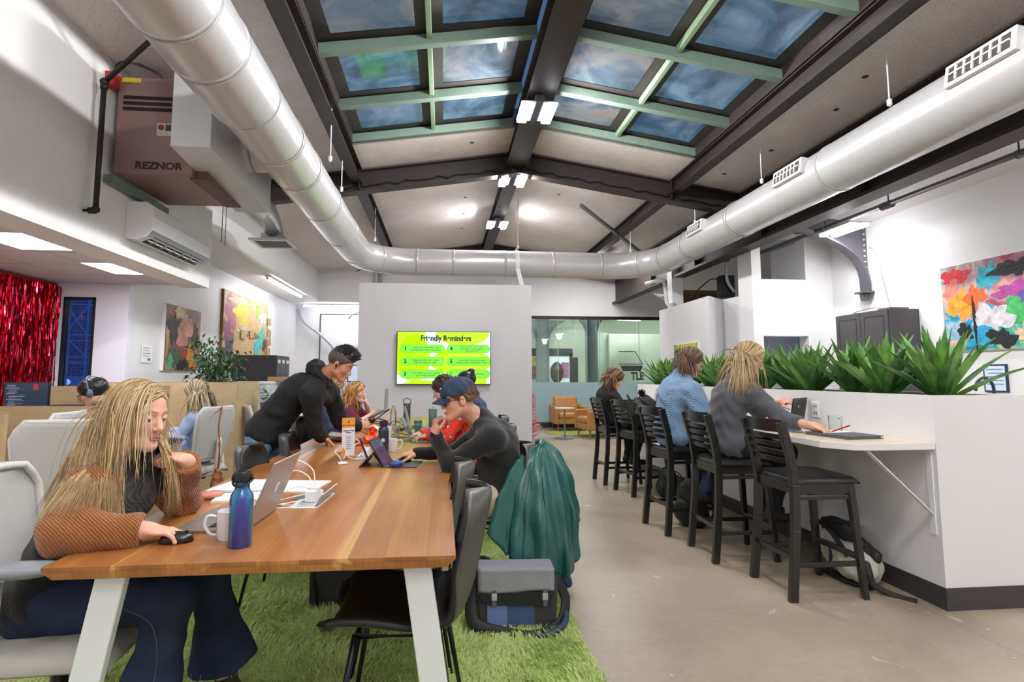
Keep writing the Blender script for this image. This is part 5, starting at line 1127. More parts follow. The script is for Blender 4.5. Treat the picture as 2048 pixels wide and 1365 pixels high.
# lettering and the carriage outline on the glass
ML = mat('glass_decal', '#3a4240', .5)
text('lettering', 'TLE', .27, face_M((5.05, 14.318, 1.30), (0, -1, 0)), ML, w4, bold=.012, xs=.8)
text('lettering', 'LITT', .2, face_M((4.25, 14.318, 1.28), (0, -1, 0)), mat('glass_decal_grey', '#7d8583', .5), w4, bold=.004, xs=.8)
m = MB()
for a, b in (((4.55, 1.95), (5.0, 1.95)), ((5.0, 1.95), (5.2, 1.62)), ((4.55, 1.62), (5.2, 1.62))): m.bar((a[0], 14.318, a[1]), (b[0], 14.318, b[1]), .02, .004, up=(0, 1, 0))
m.prism([(4.6, 1.58), (5.2, 1.58), (5.15, 1.44), (4.65, 1.44)], 14.316, 14.320, 'y'); m.build('decal', ML, w4)
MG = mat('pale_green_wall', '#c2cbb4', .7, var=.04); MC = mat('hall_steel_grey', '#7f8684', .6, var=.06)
bx('wall_hall_rear', (0, 22, 0), (14, 22.15, 6), MG, st=True)
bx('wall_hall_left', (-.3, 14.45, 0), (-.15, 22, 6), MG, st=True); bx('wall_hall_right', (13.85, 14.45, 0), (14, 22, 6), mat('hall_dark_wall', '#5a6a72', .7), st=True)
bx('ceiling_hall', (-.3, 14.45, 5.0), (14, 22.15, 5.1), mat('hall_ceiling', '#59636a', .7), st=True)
# green room box on the right with its own low walls
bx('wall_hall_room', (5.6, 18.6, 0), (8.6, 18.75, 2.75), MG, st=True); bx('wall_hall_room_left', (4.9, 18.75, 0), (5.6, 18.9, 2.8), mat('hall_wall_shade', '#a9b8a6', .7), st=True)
def hall_col(x, y, label, r=1.35, w=.30):
    t = thing('hall_column', label, 'column', (x, y, 0))
    MB().box((-w/2, -.06, 0), (w/2, .06, 5)).build('web', MC, t); mb = MB()
    for s in (-1, 1): mb.box((s*w/2-.015, -.12, 0), (s*w/2+.015, .12, 5))
    mb.build('flange', MC, t)
    for s in (-1, 1):
        P = [(s*(w/2+r-r*math.cos(math.radians(a))), 2.55+r*math.sin(math.radians(a))) for a in range(0, 91, 10)]
        MB().prism(P+[(s*w/2, 2.55+r)], -.02, .02, 'y').build('arched_arm', MC, t); mb = MB()
        for i in range(len(P)-1): mb.bar((P[i][0], 0, P[i][1]), (P[i+1][0], 0, P[i+1][1]), .16, .02, up=(0, 0, 1))
        mb.build('arm_flange', MC, t)
hall_col(4.70, 17.6, 'grey steel column with arched arms in the next hall, the nearer one', .9, .32)
hall_col(3.75, 21.2, 'grey steel column with arched arms in the next hall, the farther one', .9, .45)
rg = random.Random(5)
for i in range(9):
    a = (rg.uniform(.5, 9), rg.uniform(16, 21), rg.uniform(3.3, 4.2)); b = (a[0]+rg.uniform(-3, 4), a[1]+rg.uniform(-1, 1), a[2]+rg.uniform(-.5, .6))
    o = MB().bar((0, 0, 0), [b[k]-a[k] for k in range(3)], .07, .12).build('roof_brace', MC); o.location = a; tag(o, 'grey steel roof brace seen through the interior window', 'beam', 'steel roof braces in the next hall')
for i, (x, y, z) in enumerate(((3.3, 16.4, 3.75), (2.6, 17.4, 3.45), (4.4, 19, 3.6), (6.1, 18, 3.15), (7.6, 17, 3.3), (5.2, 21, 3.5), (8.4, 20, 3.4))):
    o = MB().box((-.4, -.08, 0), (.4, .08, .05)).build('hall_light', M_TUBE); o.location = (x, y, z); o.rotation_euler = (0, 0, .3); tag(o, 'small bright ceiling lamp seen through the interior window', 'ceiling light', 'ceiling lamps in the next hall')
for x, y, p in ((3, 17, 150), (6.5, 17.5, 150), (9, 19, 120), (1.5, 20.5, 110)): area('hall_lamp_light', (x, y, 4.6), 1.2, .3, p, (.95, 1, .99))
# dark framed opening with artworks, far left of the glass
t = thing('gallery_front', 'dark framed shopfront with pictures in the next hall', 'shopfront', (2.6, 21.9, 0)); MD = mat('shopfront_dark', '#3c3a3c', .5); MBx = MB()
for x in (.3, 1.35, 2.35, 3.3): MBx.box((x-.06+.0-.9, -.1, 0), (x+.06-.9, 0, 2.2))
MBx.box((-.7, -.1, 2.1), (2.46, 0, 2.4)); MBx.build('frame', MD, t)
for i, (x0, x1, c) in enumerate(((-.6, .4, '#a9c0c4'), (.5, 1.4, '#9fb0b4'), (1.5, 2.35, '#e4ecee'))): MB().box((x0, -.06, 0), (x1, -.03, 2.1)).build('glowing_pane', mat('lit_pane_%d' % i, c, .5, emit=.35, ecol=c), t)
for i, (x, z, w, h, c) in enumerate(((-.5, 1.2, .2, .6, '#3c8fc4'), (.0, 2.0, .3, .15, '#d8b02c'), (.55, 1.75, .65, .3, '#b8c440'), (.6, 1.2, .45, .5, '#8c5a52'), (1.1, 1.25, .3, .35, '#8f8ab0'), (2.0, 1.25, .3, .6, '#b07f9c'))): MB().box((x, -.12, z), (x+w, -.1, z+h)).build('picture', mat('picture_%d' % i, c, .5, var=.5, vscale=12), t)
MB().ball((1.78, -.3, 1.45), (.26, .2, .42), 16).build('round_sculpture', mat('bronze_dark', '#4e4a3c', .4, metal=.4, var=.4), t, smooth=True)
MB().box((1.55, -.5, 0), (2.0, -.15, 1.05)).build('plinth', mat('plinth_grey', '#8a9094', .6), t)
t = thing('wall_spotlight', 'small black gooseneck spotlight on the green wall of the next hall', 'lamp', (2.45, 21.9, 3.25)); MB().tube(bez([(0, 0, .25), (.0, -.15, .4), (.05, -.3, .3)], 6), .03, 6).build('arm', M_BLACK, t, smooth=True); MB().cyl((.05, -.3, .3), (.1, -.33, -.05), .05, .16, 12).build('shade', M_BLACK, t)
o = bx('hall_door', (4.5, 21.93, 0), (5.3, 21.98, 2.05), MD); tag(o, 'dark door in the green rear wall of the next hall', 'door')
# ------------------------------------------------------------------ lounge in front of the glass
M_TAN = mat('tan_leather', '#b07c45', .42, var=.14, vscale=9, bump=.15, bscale=60)
def armchair(label, loc, rz):
    t = thing('leather_armchair', label, 'armchair', loc, rz, 'tan leather armchairs')
    for s in (-1, 1): MB().box((s*.31, -.36, .17), (s*.40, .38, .58)).build('arm', M_TAN, t, bevel=.02, seg=3)
    MB().box((-.31, -.34, .17), (.31, .36, .30)).build('base', M_TAN, t, bevel=.02)
    MB().box((-.40, -.42, .17), (.40, -.34, .62)).build('back', M_TAN, t, bevel=.02, seg=3)
    MB().box((-.305, -.20, .29), (.305, .37, .44)).build('seat_cushion', M_TAN, t, bevel=.05, seg=4, smooth=True)
    MB().bar((0, -.26, .40), (0, -.36, .80), .60, .17, up=(0, 1, 0)).build('back_cushion', M_TAN, t, bevel=.05, seg=4, smooth=True)
    for x in (-.32, .32):
        for y in (-.33, .32): MB().cyl((x, y, 0), (x*.95, y*.95, .18), .015, .025, 10).build('leg', mat('teak_leg', '#9c6436', .5), t)
armchair('tan leather armchair facing the camera by the interior window', (3.02, 13.55, 0), PI); armchair('nearer tan leather armchair, turned side on behind the farthest bar stools', (3.32, 12.0, 0), PI/2+.15)
t = thing('drink_table', 'round pedestal drink table beside the tan armchairs', 'table', (2.54, 11.75, 0)); MG_ = mat('satin_grey_metal', '#7f8c90', .35, metal=.4)
MB().cyl((0, 0, .0), (0, 0, .02), .21, n=32).build('base', MG_, t); MB().cyl((0, 0, .02), (0, 0, .62), .018, n=12).build('stem', MG_, t); MB().cyl((0, 0, .62), (0, 0, .64), .22, n=32).build('top', mat('table_top_pale', '#c9cdc9', .3), t)
o = MB().cyl((0, 0, 0), (0, 0, .012), .85, n=48).build('round_rug', mat('olive_rug', '#8f9a52', .95, bump=.5, bscale=80)); o.location = (3.2, 12.9, 0); tag(o, 'round olive green rug under the tan armchairs', 'rug')
# pink tinsel tree
t = thing('pink_tinsel_tree', 'pink tinsel tree half hidden by the end of the screen wall', 'decoration', (1.80, 11.6, 0)); rg = random.Random(3)
MB().cyl((0, 0, 0), (0, 0, 1.0), .015, n=8).build('pole', M_WHITEP, t); mb = MB()
for i in range(170):
    z = rg.uniform(.05, .95); a = rg.uniform(0, 6.28); L = .28*(1-z*.75)*rg.uniform(.7, 1); mb.cyl((0, 0, z), (L*math.cos(a), L*math.sin(a), z+.06), .016, .008, 5)
mb.build('tinsel_branches', mat('pink_tinsel', '#e0a0a8', .4, metal=.2, var=.2, vscale=30), t)
# ------------------------------------------------------------------ people
def V3(p): return np.array(p, float)
def nrm(v): v = V3(v); return v/max(np.linalg.norm(v), 1e-9)
def skin_mat(name, col): 
    return mat(name, col, .48, var=.05, vscale=18, sss=.25, bump=.05, bscale=120)
def head_frame(face, up=(0, 0, 1)):
    f = nrm(face); u = V3(up)-f*np.dot(V3(up), f); u = nrm(u); r = np.cross(f, u); return np.stack([r, f, u], 1)   # columns right, face, up
def head_sdf(S, c, H, fem=True, detail=True, s=1.0, eyes='down'):
    P = lambda x, y, z: V3(c)+H@(s*V3((x, y, z)))
    e = lambda p, r, k=.02, sub=False: S.ell(P(*p), tuple(q*s for q in r), H, k, sub)
    e((0, -.018, .045), (.073, .092, .080)); e((0, .03, .045), (.058, .052, .055), .03); e((0, .034, -.02), (.053 if fem else .057, .052, .076), .03)
    for q in (-1, 1):
        e((q*.034, .052, -.014), (.026, .024, .026), .02)
        S.cap(P(q*.046, .0, -.048), P(q*.016, .068, -.088), .018*s, .016*s, .03)
    e((0, .074, -.088), (.020, .018, .018) if not fem else (.017, .016, .016), .02)
    S.cap(P(0, .080, .024), P(0, .101, -.018), .008*s, .0105*s, .012); e((0, .103, -.022), (.0105, .010, .0095), .006)
    if not detail: e((0, .090, -.056), (.021, .009, .010), .008)
    for q in (-1, 1):
        if detail:
            e((q*.011, .094, -.026), (.0075, .008, .007), .005)
            S.cap(P(q*.012, .079, .034), P(q*.043, .066, .034), .009*s, .007*s, .012)
            e((q*.031, .095, .011), (.019, .014, .012), .012, True)
            e((q*.031, .0695, .009), (.0148, .0142, .0135), .003)
            e((q*.031, .0700, .0135), (.0158, .0150, .0125), .002)
        e((q*.076, -.008, -.002), (.009, .018, .030), .008); 
        if detail: e((q*.085, -.003, .0), (.006, .010, .018), .004, True)
    if detail:
        e((0, .0915, -.051), (.021, .0085, .0050), .005); e((0, .0900, -.0605), (.018, .0095, .0062), .005); e((0, .104, -.0555), (.023, .0075, .0012), .002, True)
def head_regions(v, q, c, H, s=1.0, lips=True, brow=True):
    ctr = v[q].mean(1); l = (ctr-V3(c))@H/s; ax = np.abs(l[:, 0]); m = np.zeros(len(q), int)
    if lips: m[(ax < .0235*np.sqrt(np.clip(1-((l[:, 2]+.0555)/.0115)**2, 0, 1))) & (l[:, 1] > .087) & (np.abs(l[:, 2]+.0555) < .0115)] = 1
    ey = ((ax-.031)/.0125)**2+((l[:, 2]-.0048)/.0050)**2 < 1; m[ey & (l[:, 1] > .07)] = 2
    ir = ((ax-.031)/.0052)**2+((l[:, 2]-.0045)/.0052)**2 < 1; m[ir & (l[:, 1] > .07)] = 3
    lash = (np.abs(l[:, 2]-(.0104-.004*((ax-.031)/.014)**2)) < .0013) & (np.abs(ax-.031) < .015) & (l[:, 1] > .066); m[lash] = 4
    if brow:
        bz = .0335+.004*np.clip((ax-.012)/.02, 0, 1)-.006*np.clip((ax-.034)/.014, 0, 1); m[(np.abs(l[:, 2]-bz) < .0022) & (ax > .011) & (ax < .047) & (l[:, 1] > .055)] = 4
    return m
HAND = {'flat': (6, 10, 6), 'mouse': (22, 26, 14), 'relax': (22, 34, 22), 'type': (30, 38, 22), 'fist': (70, 85, 45), 'chin': (52, 72, 38), 'grip': (35, 55, 30)}
def hand_sdf(S, w, fwd, pn, side, pose='relax', s=1.0, spread=1.0, tips=None):
    """side +1 = right hand, -1 = left; returns nail centres"""
    w = V3(w); f = nrm(fwd); pn = V3(pn); pn = nrm(pn-f*np.dot(pn, f)); lat = np.cross(f, -pn); th = -lat*side; k = .010*s
    S.ell(w+f*.048*s, (.043*s, .050*s, .0155*s), np.stack([lat, f, pn], 1), .02)
    S.cap(w-f*.012*s, w+f*.025*s, .026*s, .026*s, .02)
    S.ell(w+f*.035*s+th*.022*s+pn*.009*s, (.020*s, .032*s, .014*s), np.stack([lat, f, pn], 1), .015)
    c = HAND[pose]; nails = []
    for i, (off, L, r) in enumerate(((.031, .072, .0084), (.0105, .080, .0088), (-.0105, .074, .0083), (-.030, .058, .0073))):
        p = w+f*(.088-.004*abs(i-1.2))*s+th*off*s; an = 0; sp = (1.3-i)*.075*spread
        for j, (fr, cc) in enumerate(zip((.46, .30, .24), c)):
            an += math.radians(cc*(1+.06*i)); d = nrm((f*math.cos(an)+pn*math.sin(an))+th*sp*(1 if j == 0 else .6)); q = p+d*L*fr*s
            S.cap(p, q, (r-.0007*j)*s, (r-.0007*(j+1))*s, k if j == 0 else .003); p2 = p; p = q
        nails.append((p, d))
    # thumb leaves the side of the palm near its base
    p = w+f*.022*s+th*.030*s+pn*.006*s; cu = {'fist': 45, 'chin': 22, 'grip': 40}.get(pose, 14)
    d1 = nrm(f*.70+th*.68+pn*.25); q = p+d1*.042*s; S.cap(p, q, .0125*s, .0105*s, .010)
    a = math.radians(cu); d2 = nrm(f*.90+th*(.40-.35*math.sin(a)*2)+pn*(.15+math.sin(a))); q2 = q+d2*.030*s; S.cap(q, q2, .0105*s, .0088*s, .003)
    d3 = nrm(d2+pn*.15); S.cap(q2, q2+d3*.020*s, .0088*s, .0072*s, .003); nails.append((q2+d3*.018*s, d3)); return nails
def wrinkle(a, f=1.0, seed=0.0):
    return lambda X, Y, Z: (a*(np.sin(34*f*X+19*f*Z+2.2*np.sin(17*f*Y+seed))*np.sin(27*f*Z-15*f*Y+1.8*np.sin(19*f*X+seed*2))+.5*np.sin(61*f*Z+23*f*X+2*np.sin(30*f*Y)))).astype(np.float32)
class Fig: pass
def person(label, J, skin='#e0b093', fem=True, top=('knit', '#888888'), pants=('#22252c',), shoes='#222222', h=.010, hh=.0045, hs=1.0, hands={}, sleeve=1.0, infl=.014, hunch=.03, face=None, hup=(0, 0, 1), collar=None, topm=None, pantm=None, hem=.09, lips='#b5645a', brow='#5a4433', nails=None, detail=True, girth=1.0, group=None, loose=1.0, sleevem=None, bootcut=None, origin=None, legs=True, name='person', sleeve_r=1.0):
    o = origin or (J['pelvis'][0], J['pelvis'][1], 0)
    F = Fig(); t = thing(name, label, 'person', o, 0, group); F.t = t; F.o = o
    pel, nk = V3(J['pelvis']), V3(J['neck']); up = nrm(nk-pel); shR, shL = V3(J['shR']), V3(J['shL']); lat = nrm((shR-shL)-up*np.dot(shR-shL, up)); front = np.cross(up, lat)
    hips = lat if 'hipdir' not in J else nrm(J['hipdir'])
    F.up, F.lat, F.front = up, lat, front
    L = np.linalg.norm(nk-pel); g = girth
    sp = [pel, pel+up*L*.33-front*hunch*.6, pel+up*L*.66-front*hunch, nk]
    R = np.stack([lat, front, up], 1); Rp = np.stack([hips, np.cross(up, hips), up], 1)
    hipR, hipL = pel+hips*.085*g, pel-hips*.085*g
    def torso(S, inf, low=True):
        if low: S.ell(sp[0]+up*.01, (.165*g, .118*g, .105), Rp, .05, infl=inf+(.010 if inf > .005 else 0))
        S.ell(sp[1], (.140*g, .105*g, .14), R, .06, infl=inf); S.ell(sp[2]+front*.01, (.150*g, .110*g, .15), R, .06, infl=inf)
        S.cap(shR-lat*.045-up*.02, shL+lat*.045-up*.02, .056*g, .056*g, .05, infl=inf)
        for s_ in (shR, shL): S.cap(nk+up*.01-front*.005, s_-up*.005, .046, .046*g, .05, infl=inf)
        if fem:
            for q in (-1, 1): S.ell(sp[2]+up*.02+front*.082+lat*q*.068, (.055, .050, .055), R, .05, infl=inf)
    def arm(S, sd, inf, fr=1.0, k=.03, r=1.0):
        a, b, c = V3(J['sh'+sd]), V3(J['el'+sd]), V3(J['wr'+sd])
        S.cap(a, b, .047*g*r, .039*r, k, infl=inf)
        if fr > 0: S.cap(b, b+(c-b)*fr, .039*r, (.039+(.027-.039)*fr)*r, k, infl=inf)
    def leg(S, sd, inf, fr=1.0):
        hp = hipR if sd == 'R' else hipL; kn, an = V3(J['kn'+sd]), V3(J['an'+sd])
        S.cap(hp, kn, .086*g, .060, .05, infl=inf); S.cap(kn, kn+(an-kn)*fr, .057, .057+(.040-.057)*fr, .03, infl=inf)
    # --- body (one continuous figure)
    hc = V3(J['head']); H = head_frame(face if face is not None else front, hup); F.hc, F.H = hc, H
    B = SDF(); torso(B, 0)
    for sd in 'RL': arm(B, sd, 0)
    if legs:
        for sd in 'RL': leg(B, sd, -.004)
    B.cap(nk-up*.03, hc+H@V3((0, -.025, -.05)), .055, .047, .03)
    chunks = [B.mesh(max(h, .011))]
    hd = SDF(); head_sdf(hd, hc, H, fem, detail, hs); hd.cap(hc+H@V3((0, -.022, -.045)), nk+up*.005, .046 if fem else .052, .050 if fem else .056, .03)
    v, q = hd.mesh(hh); chunks.append((v, q, head_regions(v, q, hc, H, hs) if detail else np.zeros(len(q), int)))
    ms = [skin_mat('skin_'+skin[1:], skin), mat('lips_'+lips[1:], lips, .4), mat('eye_white', '#e9e4e0', .2), mat('iris_dark', '#33271f', .15), mat('brow_'+brow[1:], brow, .7), mat('nail_'+(nails or skin)[1:], nails or skin, .2)]
    for sd, hp in hands.items():
        S = SDF(); w = V3(J['wr'+sd]); el = V3(J['el'+sd]); d0 = nrm(w-el)
        nl = hand_sdf(S, w, hp.get('fwd', d0), hp['pn'], 1 if sd == 'R' else -1, hp.get('pose', 'relax'), hp.get('s', .94 if fem else 1.05), hp.get('spread', 1.0))
        S.cap(w-d0*.07, w, .030, .026, .02); v, q = S.mesh(hp.get('h', min(.004, hh))); m = np.zeros(len(q), int)
        if nails:
            ctr = v[q].mean(1); pnv = nrm(hp['pn'])
            for p, d in nl:
                dd = ctr-p; al = dd@d; up_ = -(dd@pnv); m[(np.abs(al) < .0085) & (up_ > .0028) & (np.linalg.norm(dd, axis=1) < .011)] = 5
        chunks.append((v, q, m))
    F.body = np_mesh('body', chunks, ms, t, world=o)
    # --- top
    tm = topm or mat_knit('knit_'+top[1][1:], top[1])
    S = SDF(); torso(S, infl)
    if sleevem is None:
        for sd in 'RL': arm(S, sd, infl*.9*loose, sleeve, r=sleeve_r)
    if collar: S.cap(nk-up*.02, nk+up*collar[0]+(front*collar[2] if len(collar) > 2 else 0), collar[1], collar[1]*.96, .02)
    S.fn(wrinkle(.0035*loose, 1.0, len(label)*.7)); S.plane(pel-up*hem, -up)
    F.top = np_mesh('sweater' if top[0] == 'knit' else top[0], [S.mesh(h)], tm, t, world=o)
    if sleevem is not None:
        for sd in 'RL':
            S = SDF(); arm(S, sd, infl*1.25*loose, sleeve, r=sleeve_r); a, b, c = V3(J['sh'+sd]), V3(J['el'+sd]), V3(J['wr'+sd]); S.ell(a-up*.0, (.056*g+infl,)*3, None, .04)
            e = b+(c-b)*sleeve; d = nrm(c-b); S.cap(e-d*.05, e-d*.004, .040*sleeve_r, .041*sleeve_r, .012); S.fn(wrinkle(.004*loose, 1.0, 3.3)); S.plane(e, d)
            np_mesh('sleeve', [S.mesh(h)], sleevem, t, world=o)
    # --- trousers
    if legs:
        pm = pantm or mat('cloth_'+pants[0][1:], pants[0], .85, var=.12, vscale=20, bump=.15, bscale=220)
        S = SDF(); S.ell(sp[0]-up*.01, (.160*g, .117*g, .11), Rp, .05, infl=.004)
        for sd in 'RL':
            leg(S, sd, .012, .93 if bootcut is None else bootcut[0])
            if bootcut: kn, an = V3(J['kn'+sd]), V3(J['an'+sd]); S.cap(kn+(an-kn)*.3, kn+(an-kn)*bootcut[0], .060, bootcut[1], .04); S.plane(kn+(an-kn)*bootcut[0], an-kn) if sd == 'L' else None
        S.fn(wrinkle(.003, 1.1, 1.7)); F.pants = np_mesh('trousers', [S.mesh(h)], pm, t, world=o)
        for sd in 'RL':
            an, kn = V3(J['an'+sd]), V3(J['kn'+sd]); td = nrm(J['toe'+sd]) if 'toe'+sd in J else nrm(front*V3((1, 1, 0))); S = SDF()
            zb = an[2]-.075; S.cap(an+(0, 0, .02), an-(0, 0, .03), .043, .042, .03); S.cap(an-(0, 0, .045)-td*.025, an-(0, 0, .048)+td*.13, .038, .034, .03); S.plane(V3((0, 0, zb)), (0, 0, -1)); np_mesh('shoe', [S.mesh(max(h*.8, .008))], mat('shoe_'+shoes[1:], shoes, .6), t, world=o)
    return F
def scalp_cap(F, m, infl=.010, s=1.0, cut=((0, .115, -.035), (.085, .085, .088)), h=.006, extra=None, name='hair', noise=0):
    c, H = F.hc, F.H; P = lambda p: c+H@(s*V3(p)); S = SDF()
    S.ell(P((0, -.018, .045)), (.073*s, .092*s, .080*s), H, .02, infl=infl); S.ell(P((0, .022, .052)), (.058*s, .052*s, .054*s), H, .03, infl=infl*.9)
    if extra: extra(S, P, H)
    S.ell(P(cut[0]), tuple(q*s for q in cut[1]), H, .008, True)
    for q in (-1, 1): S.ell(P((q*.085, .0, -.01)), (.02, .024, .032), H, .006, True)
    S.plane(P((0, 0, -.055)), -H[:, 2]+H[:, 1]*.25)
    if noise: S.fn(wrinkle(noise, 3.0, 1.0))
    return np_mesh(name, [S.mesh(h)], m, F.t, world=F.o)
def strands(F, n, length, mats, seed=1, w=.006, part=.0, back=.5, grav=.16, caps=(), R=(.086, .106, .096), stiff=.84, flow=None, jit=.25, steps=None, name='hair_locks', s=1.0, fringe=False, wave=0, hl=(.25, .60), p=None, clump=.0, zmin=-.35, relz=-.02, lf=.010, flat=.25, noguard=False, maxr=1.75):
    rg = np.random.default_rng(seed); c, H = F.hc, F.H; cc = c+H@(s*V3((0, -.014, .040))); Rr = V3(R)*s
    D = rg.normal(size=(n*8, 3)); D /= np.linalg.norm(D, axis=1)[:, None]
    ok = ((D[:, 1] < hl[0]) & (D[:, 2] > zmin)) | (D[:, 2] > hl[1]); ok &= ~((np.abs(D[:, 0]) > .8) & (D[:, 2] < -.05) & (D[:, 1] > -.05)); D = D[ok][:n]; n = len(D)
    sg = np.where(D[:, 0] > part, 1.0, -1.0); T = np.stack([sg*.9, -back*np.ones(n)+.15*rg.normal(size=n), -.25*np.ones(n)], 1)
    if fringe: fr = (D[:, 2] > hl[1]) & (D[:, 1] > .1) & (rg.random(n) < .5); T[fr] = np.stack([.3*sg[fr], np.ones(fr.sum()), -.4*np.ones(fr.sum())], 1)
    T += jit*rg.normal(size=(n, 3)); nn = D/Rr/np.linalg.norm(D/Rr, axis=1)[:, None]; T -= nn*(T*nn).sum(1)[:, None]; T /= np.linalg.norm(T, axis=1)[:, None]
    Lw = length*rg.uniform(.75, 1.08, n)*(1 if not clump else 1+clump*rg.normal(size=n)); steps = steps or max(8, int(length/.016)); ds = Lw/steps
    X = cc+(D*Rr*rg.uniform(.97, 1.03, n)[:, None])@H.T; Vd = T@H.T; pts = [X.copy()]; lift = rg.uniform(0, lf, n); ph = rg.uniform(0, 6.28, n); cl = [(V3(a), V3(b), r) for a, b, r in caps]+([] if noguard else [(c+H@V3((0, .085, .02)), c+H@V3((0, .085, -.075)), .060)]); fv = V3(flow) if flow is not None else np.zeros(3)
    rel = np.zeros(n, bool)
    for k in range(steps):
        l = (X-cc)@H; nn = l/Rr**2; nn /= np.maximum(np.linalg.norm(nn, axis=1), 1e-9)[:, None]
        comb = np.stack([sg*(.55+.5*np.clip(l[:, 2]/.1, 0, 1)), -back*np.clip(l[:, 2]/.06+.35, .05, 1), -.9+.75*np.clip(l[:, 2]/.09, 0, 1)], 1); comb -= nn*(comb*nn).sum(1)[:, None]; comb /= np.maximum(np.linalg.norm(comb, axis=1), 1e-6)[:, None]
        on = Vd@H*.55+comb*.45+.05*jit*rg.normal(size=(n, 3)); on -= nn*(on*nn).sum(1)[:, None]
        free = Vd*stiff+np.array([0, 0, -grav])+fv*.06*(k/steps)+.03*rg.normal(size=(n, 3))
        if wave: free = free+wave*np.sin(ph+k*.55)[:, None]*nrm(np.cross(H[:, 1], (0, 0, 1)))+wave*.7*np.cos(ph+k*.55)[:, None]*H[:, 1]
        rel |= (l[:, 2] < relz) | (((on@H.T)[:, 2] > 0) & (k > 2))
        Vd = np.where(rel[:, None], free, on@H.T); Vd /= np.linalg.norm(Vd, axis=1)[:, None]; X = X+Vd*ds[:, None]
        l = (X-cc)@H; rr = np.linalg.norm(l/Rr, axis=1); tgt = 1+lift/.09; ins = (rr < tgt) | ~rel; sc = np.where(ins, tgt/np.maximum(rr, 1e-6), 1); X = cc+(l*sc[:, None])@H.T
        for a, b, r in cl:
            ba = b-a; tt = np.clip(((X-a)@ba)/max(ba@ba, 1e-9), 0, 1); q = a+tt[:, None]*ba; d = X-q; dn = np.linalg.norm(d, axis=1); m = dn < r+lift*.7; X = np.where(m[:, None], q+d/np.maximum(dn, 1e-6)[:, None]*(r+lift*.7)[:, None], X)
        nv = X-pts[-1]; Vd = nv/np.maximum(np.linalg.norm(nv, axis=1), 1e-6)[:, None]; pts.append(X.copy())
    Pt = np.stack(pts, 1); lp = (Pt-cc)@H; rr = np.linalg.norm(lp/Rr, axis=2); bad = ((rr > maxr) & (lp[..., 2] > -.03)).any(1)
    if not noguard: bad |= ((lp[..., 1] > .055) & (np.abs(lp[..., 0]+.0) < .054) & (lp[..., 2] > -.16) & (lp[..., 2] < (.028 if not fringe else -.01))).any(1)
    Pt = Pt[~bad]; n = len(Pt); K = Pt.shape[1]; Tn = np.gradient(Pt, axis=1); Tn /= np.maximum(np.linalg.norm(Tn, axis=2), 1e-6)[..., None]
    out = Pt-cc; out /= np.linalg.norm(out, axis=2)[..., None]; sd = np.cross(Tn, out); sd /= np.maximum(np.linalg.norm(sd, axis=2), 1e-6)[..., None]; nr = np.cross(sd, Tn)
    u = np.linspace(0, 1, K); pr = np.minimum(1, .35+u*4)*(1-u**3)+.04; ww = (w*rg.uniform(.6, 1.4, n))[:, None]*pr[None]
    Q = np.stack([Pt-sd*ww[..., None], Pt+nr*ww[..., None]*flat, Pt+sd*ww[..., None], Pt-nr*ww[..., None]*flat], 2).reshape(-1, 3)
    b = (np.arange(n)*K*4)[:, None, None]+(np.arange(K-1)*4)[None, :, None]; Fq = []
    for a_, b_ in ((0, 1), (1, 2), (2, 3), (3, 0)): Fq.append(np.concatenate([b+a_, b+b_, b+4+b_, b+4+a_], 2).reshape(-1, 4))
    per = rg.choice(len(mats), n, p=p); mi = np.repeat(per, K-1); 
    return np_mesh(name, [(Q, np.concatenate(Fq), np.concatenate([mi]*4))], mats, F.t, world=F.o)
def hairm(name, col, rough=.42): 
    return mat(name, col, rough, var=.12, vscale=30, sheen=.1)
def glasses(F, m, s=1.0, rim=.0022, w=.024, h_=.017):
    c, H = F.hc, F.H; P = lambda x, y, z: tuple(c+H@(s*V3((x, y, z)))-V3(F.o)); mb = MB()
    for q in (-1, 1):
        mb.tube([P(q*.033+w*math.cos(a)*(1 if abs(math.cos(a)) < .9 else .97), .092-.004*abs(math.cos(a)), .004+h_*math.sin(a)) for a in [2*PI*i/20 for i in range(20)]], rim, 6, closed=True)
        mb.tube([P(q*.056, .088, .010), P(q*.074, .06, .012), P(q*.080, .0, .010), P(q*.080, -.02, .0)], rim, 6)
    mb.tube([P(-.010, .094, .008), P(.010, .094, .008)], rim, 6); return mb.build('glasses', m, F.t, smooth=True)
# ---- blonde woman at the near left corner
def ribbed(name, col, dark=.5):
    return mat_knit(name, col, scale=46, axis='DIAGONAL', strength=.9, dark=dark, dist=.006)
JA = dict(head=(-1.092, 2.155, 1.152), neck=(-1.160, 2.215, 1.005), pelvis=(-1.36, 2.20, .525), shR=(-1.175, 2.06, .925), shL=(-1.13, 2.39, .925), elR=(-1.195, 1.955, .808), wrR=(-.985, 2.005, .795),
          elL=(-1.055, 2.44, .800), wrL=(-.985, 2.30, .975), knR=(-.90, 2.06, .56), knL=(-.90, 2.36, .55), anR=(-.98, 2.02, .10), anL=(-.84, 2.42, .10), toeR=(1, -.1, 0), toeL=(1, .1, 0), hipdir=(-.03, -1, 0))
MRIB = ribbed('rust_ribbed_knit', '#a9642c', .62); MBK = mat_knit('black_fuzzy_knit', '#15161a', scale=60, axis='X', strength=.5, dark=.6)
den = NT('dark_denim'); mp = den.coord(); n_ = den.n('TexNoise', i_Scale=5.0, i_Detail=5.0); den.l(mp, 'Vector', n_, 'Vector'); r_ = den.ramp([(.3, '#0f1a33'), (.55, '#182848'), (.8, '#2c3f66')]); den.l(n_, 'Fac', r_, 'Fac'); den.l(r_, 'Color', den.b, 'Base Color'); den.b.inputs['Roughness'].default_value = .8
n2_ = den.n('TexNoise', i_Scale=300.0); den.l(mp, 'Vector', n2_, 'Vector'); den.bump(n2_, 'Fac', .2, .002)
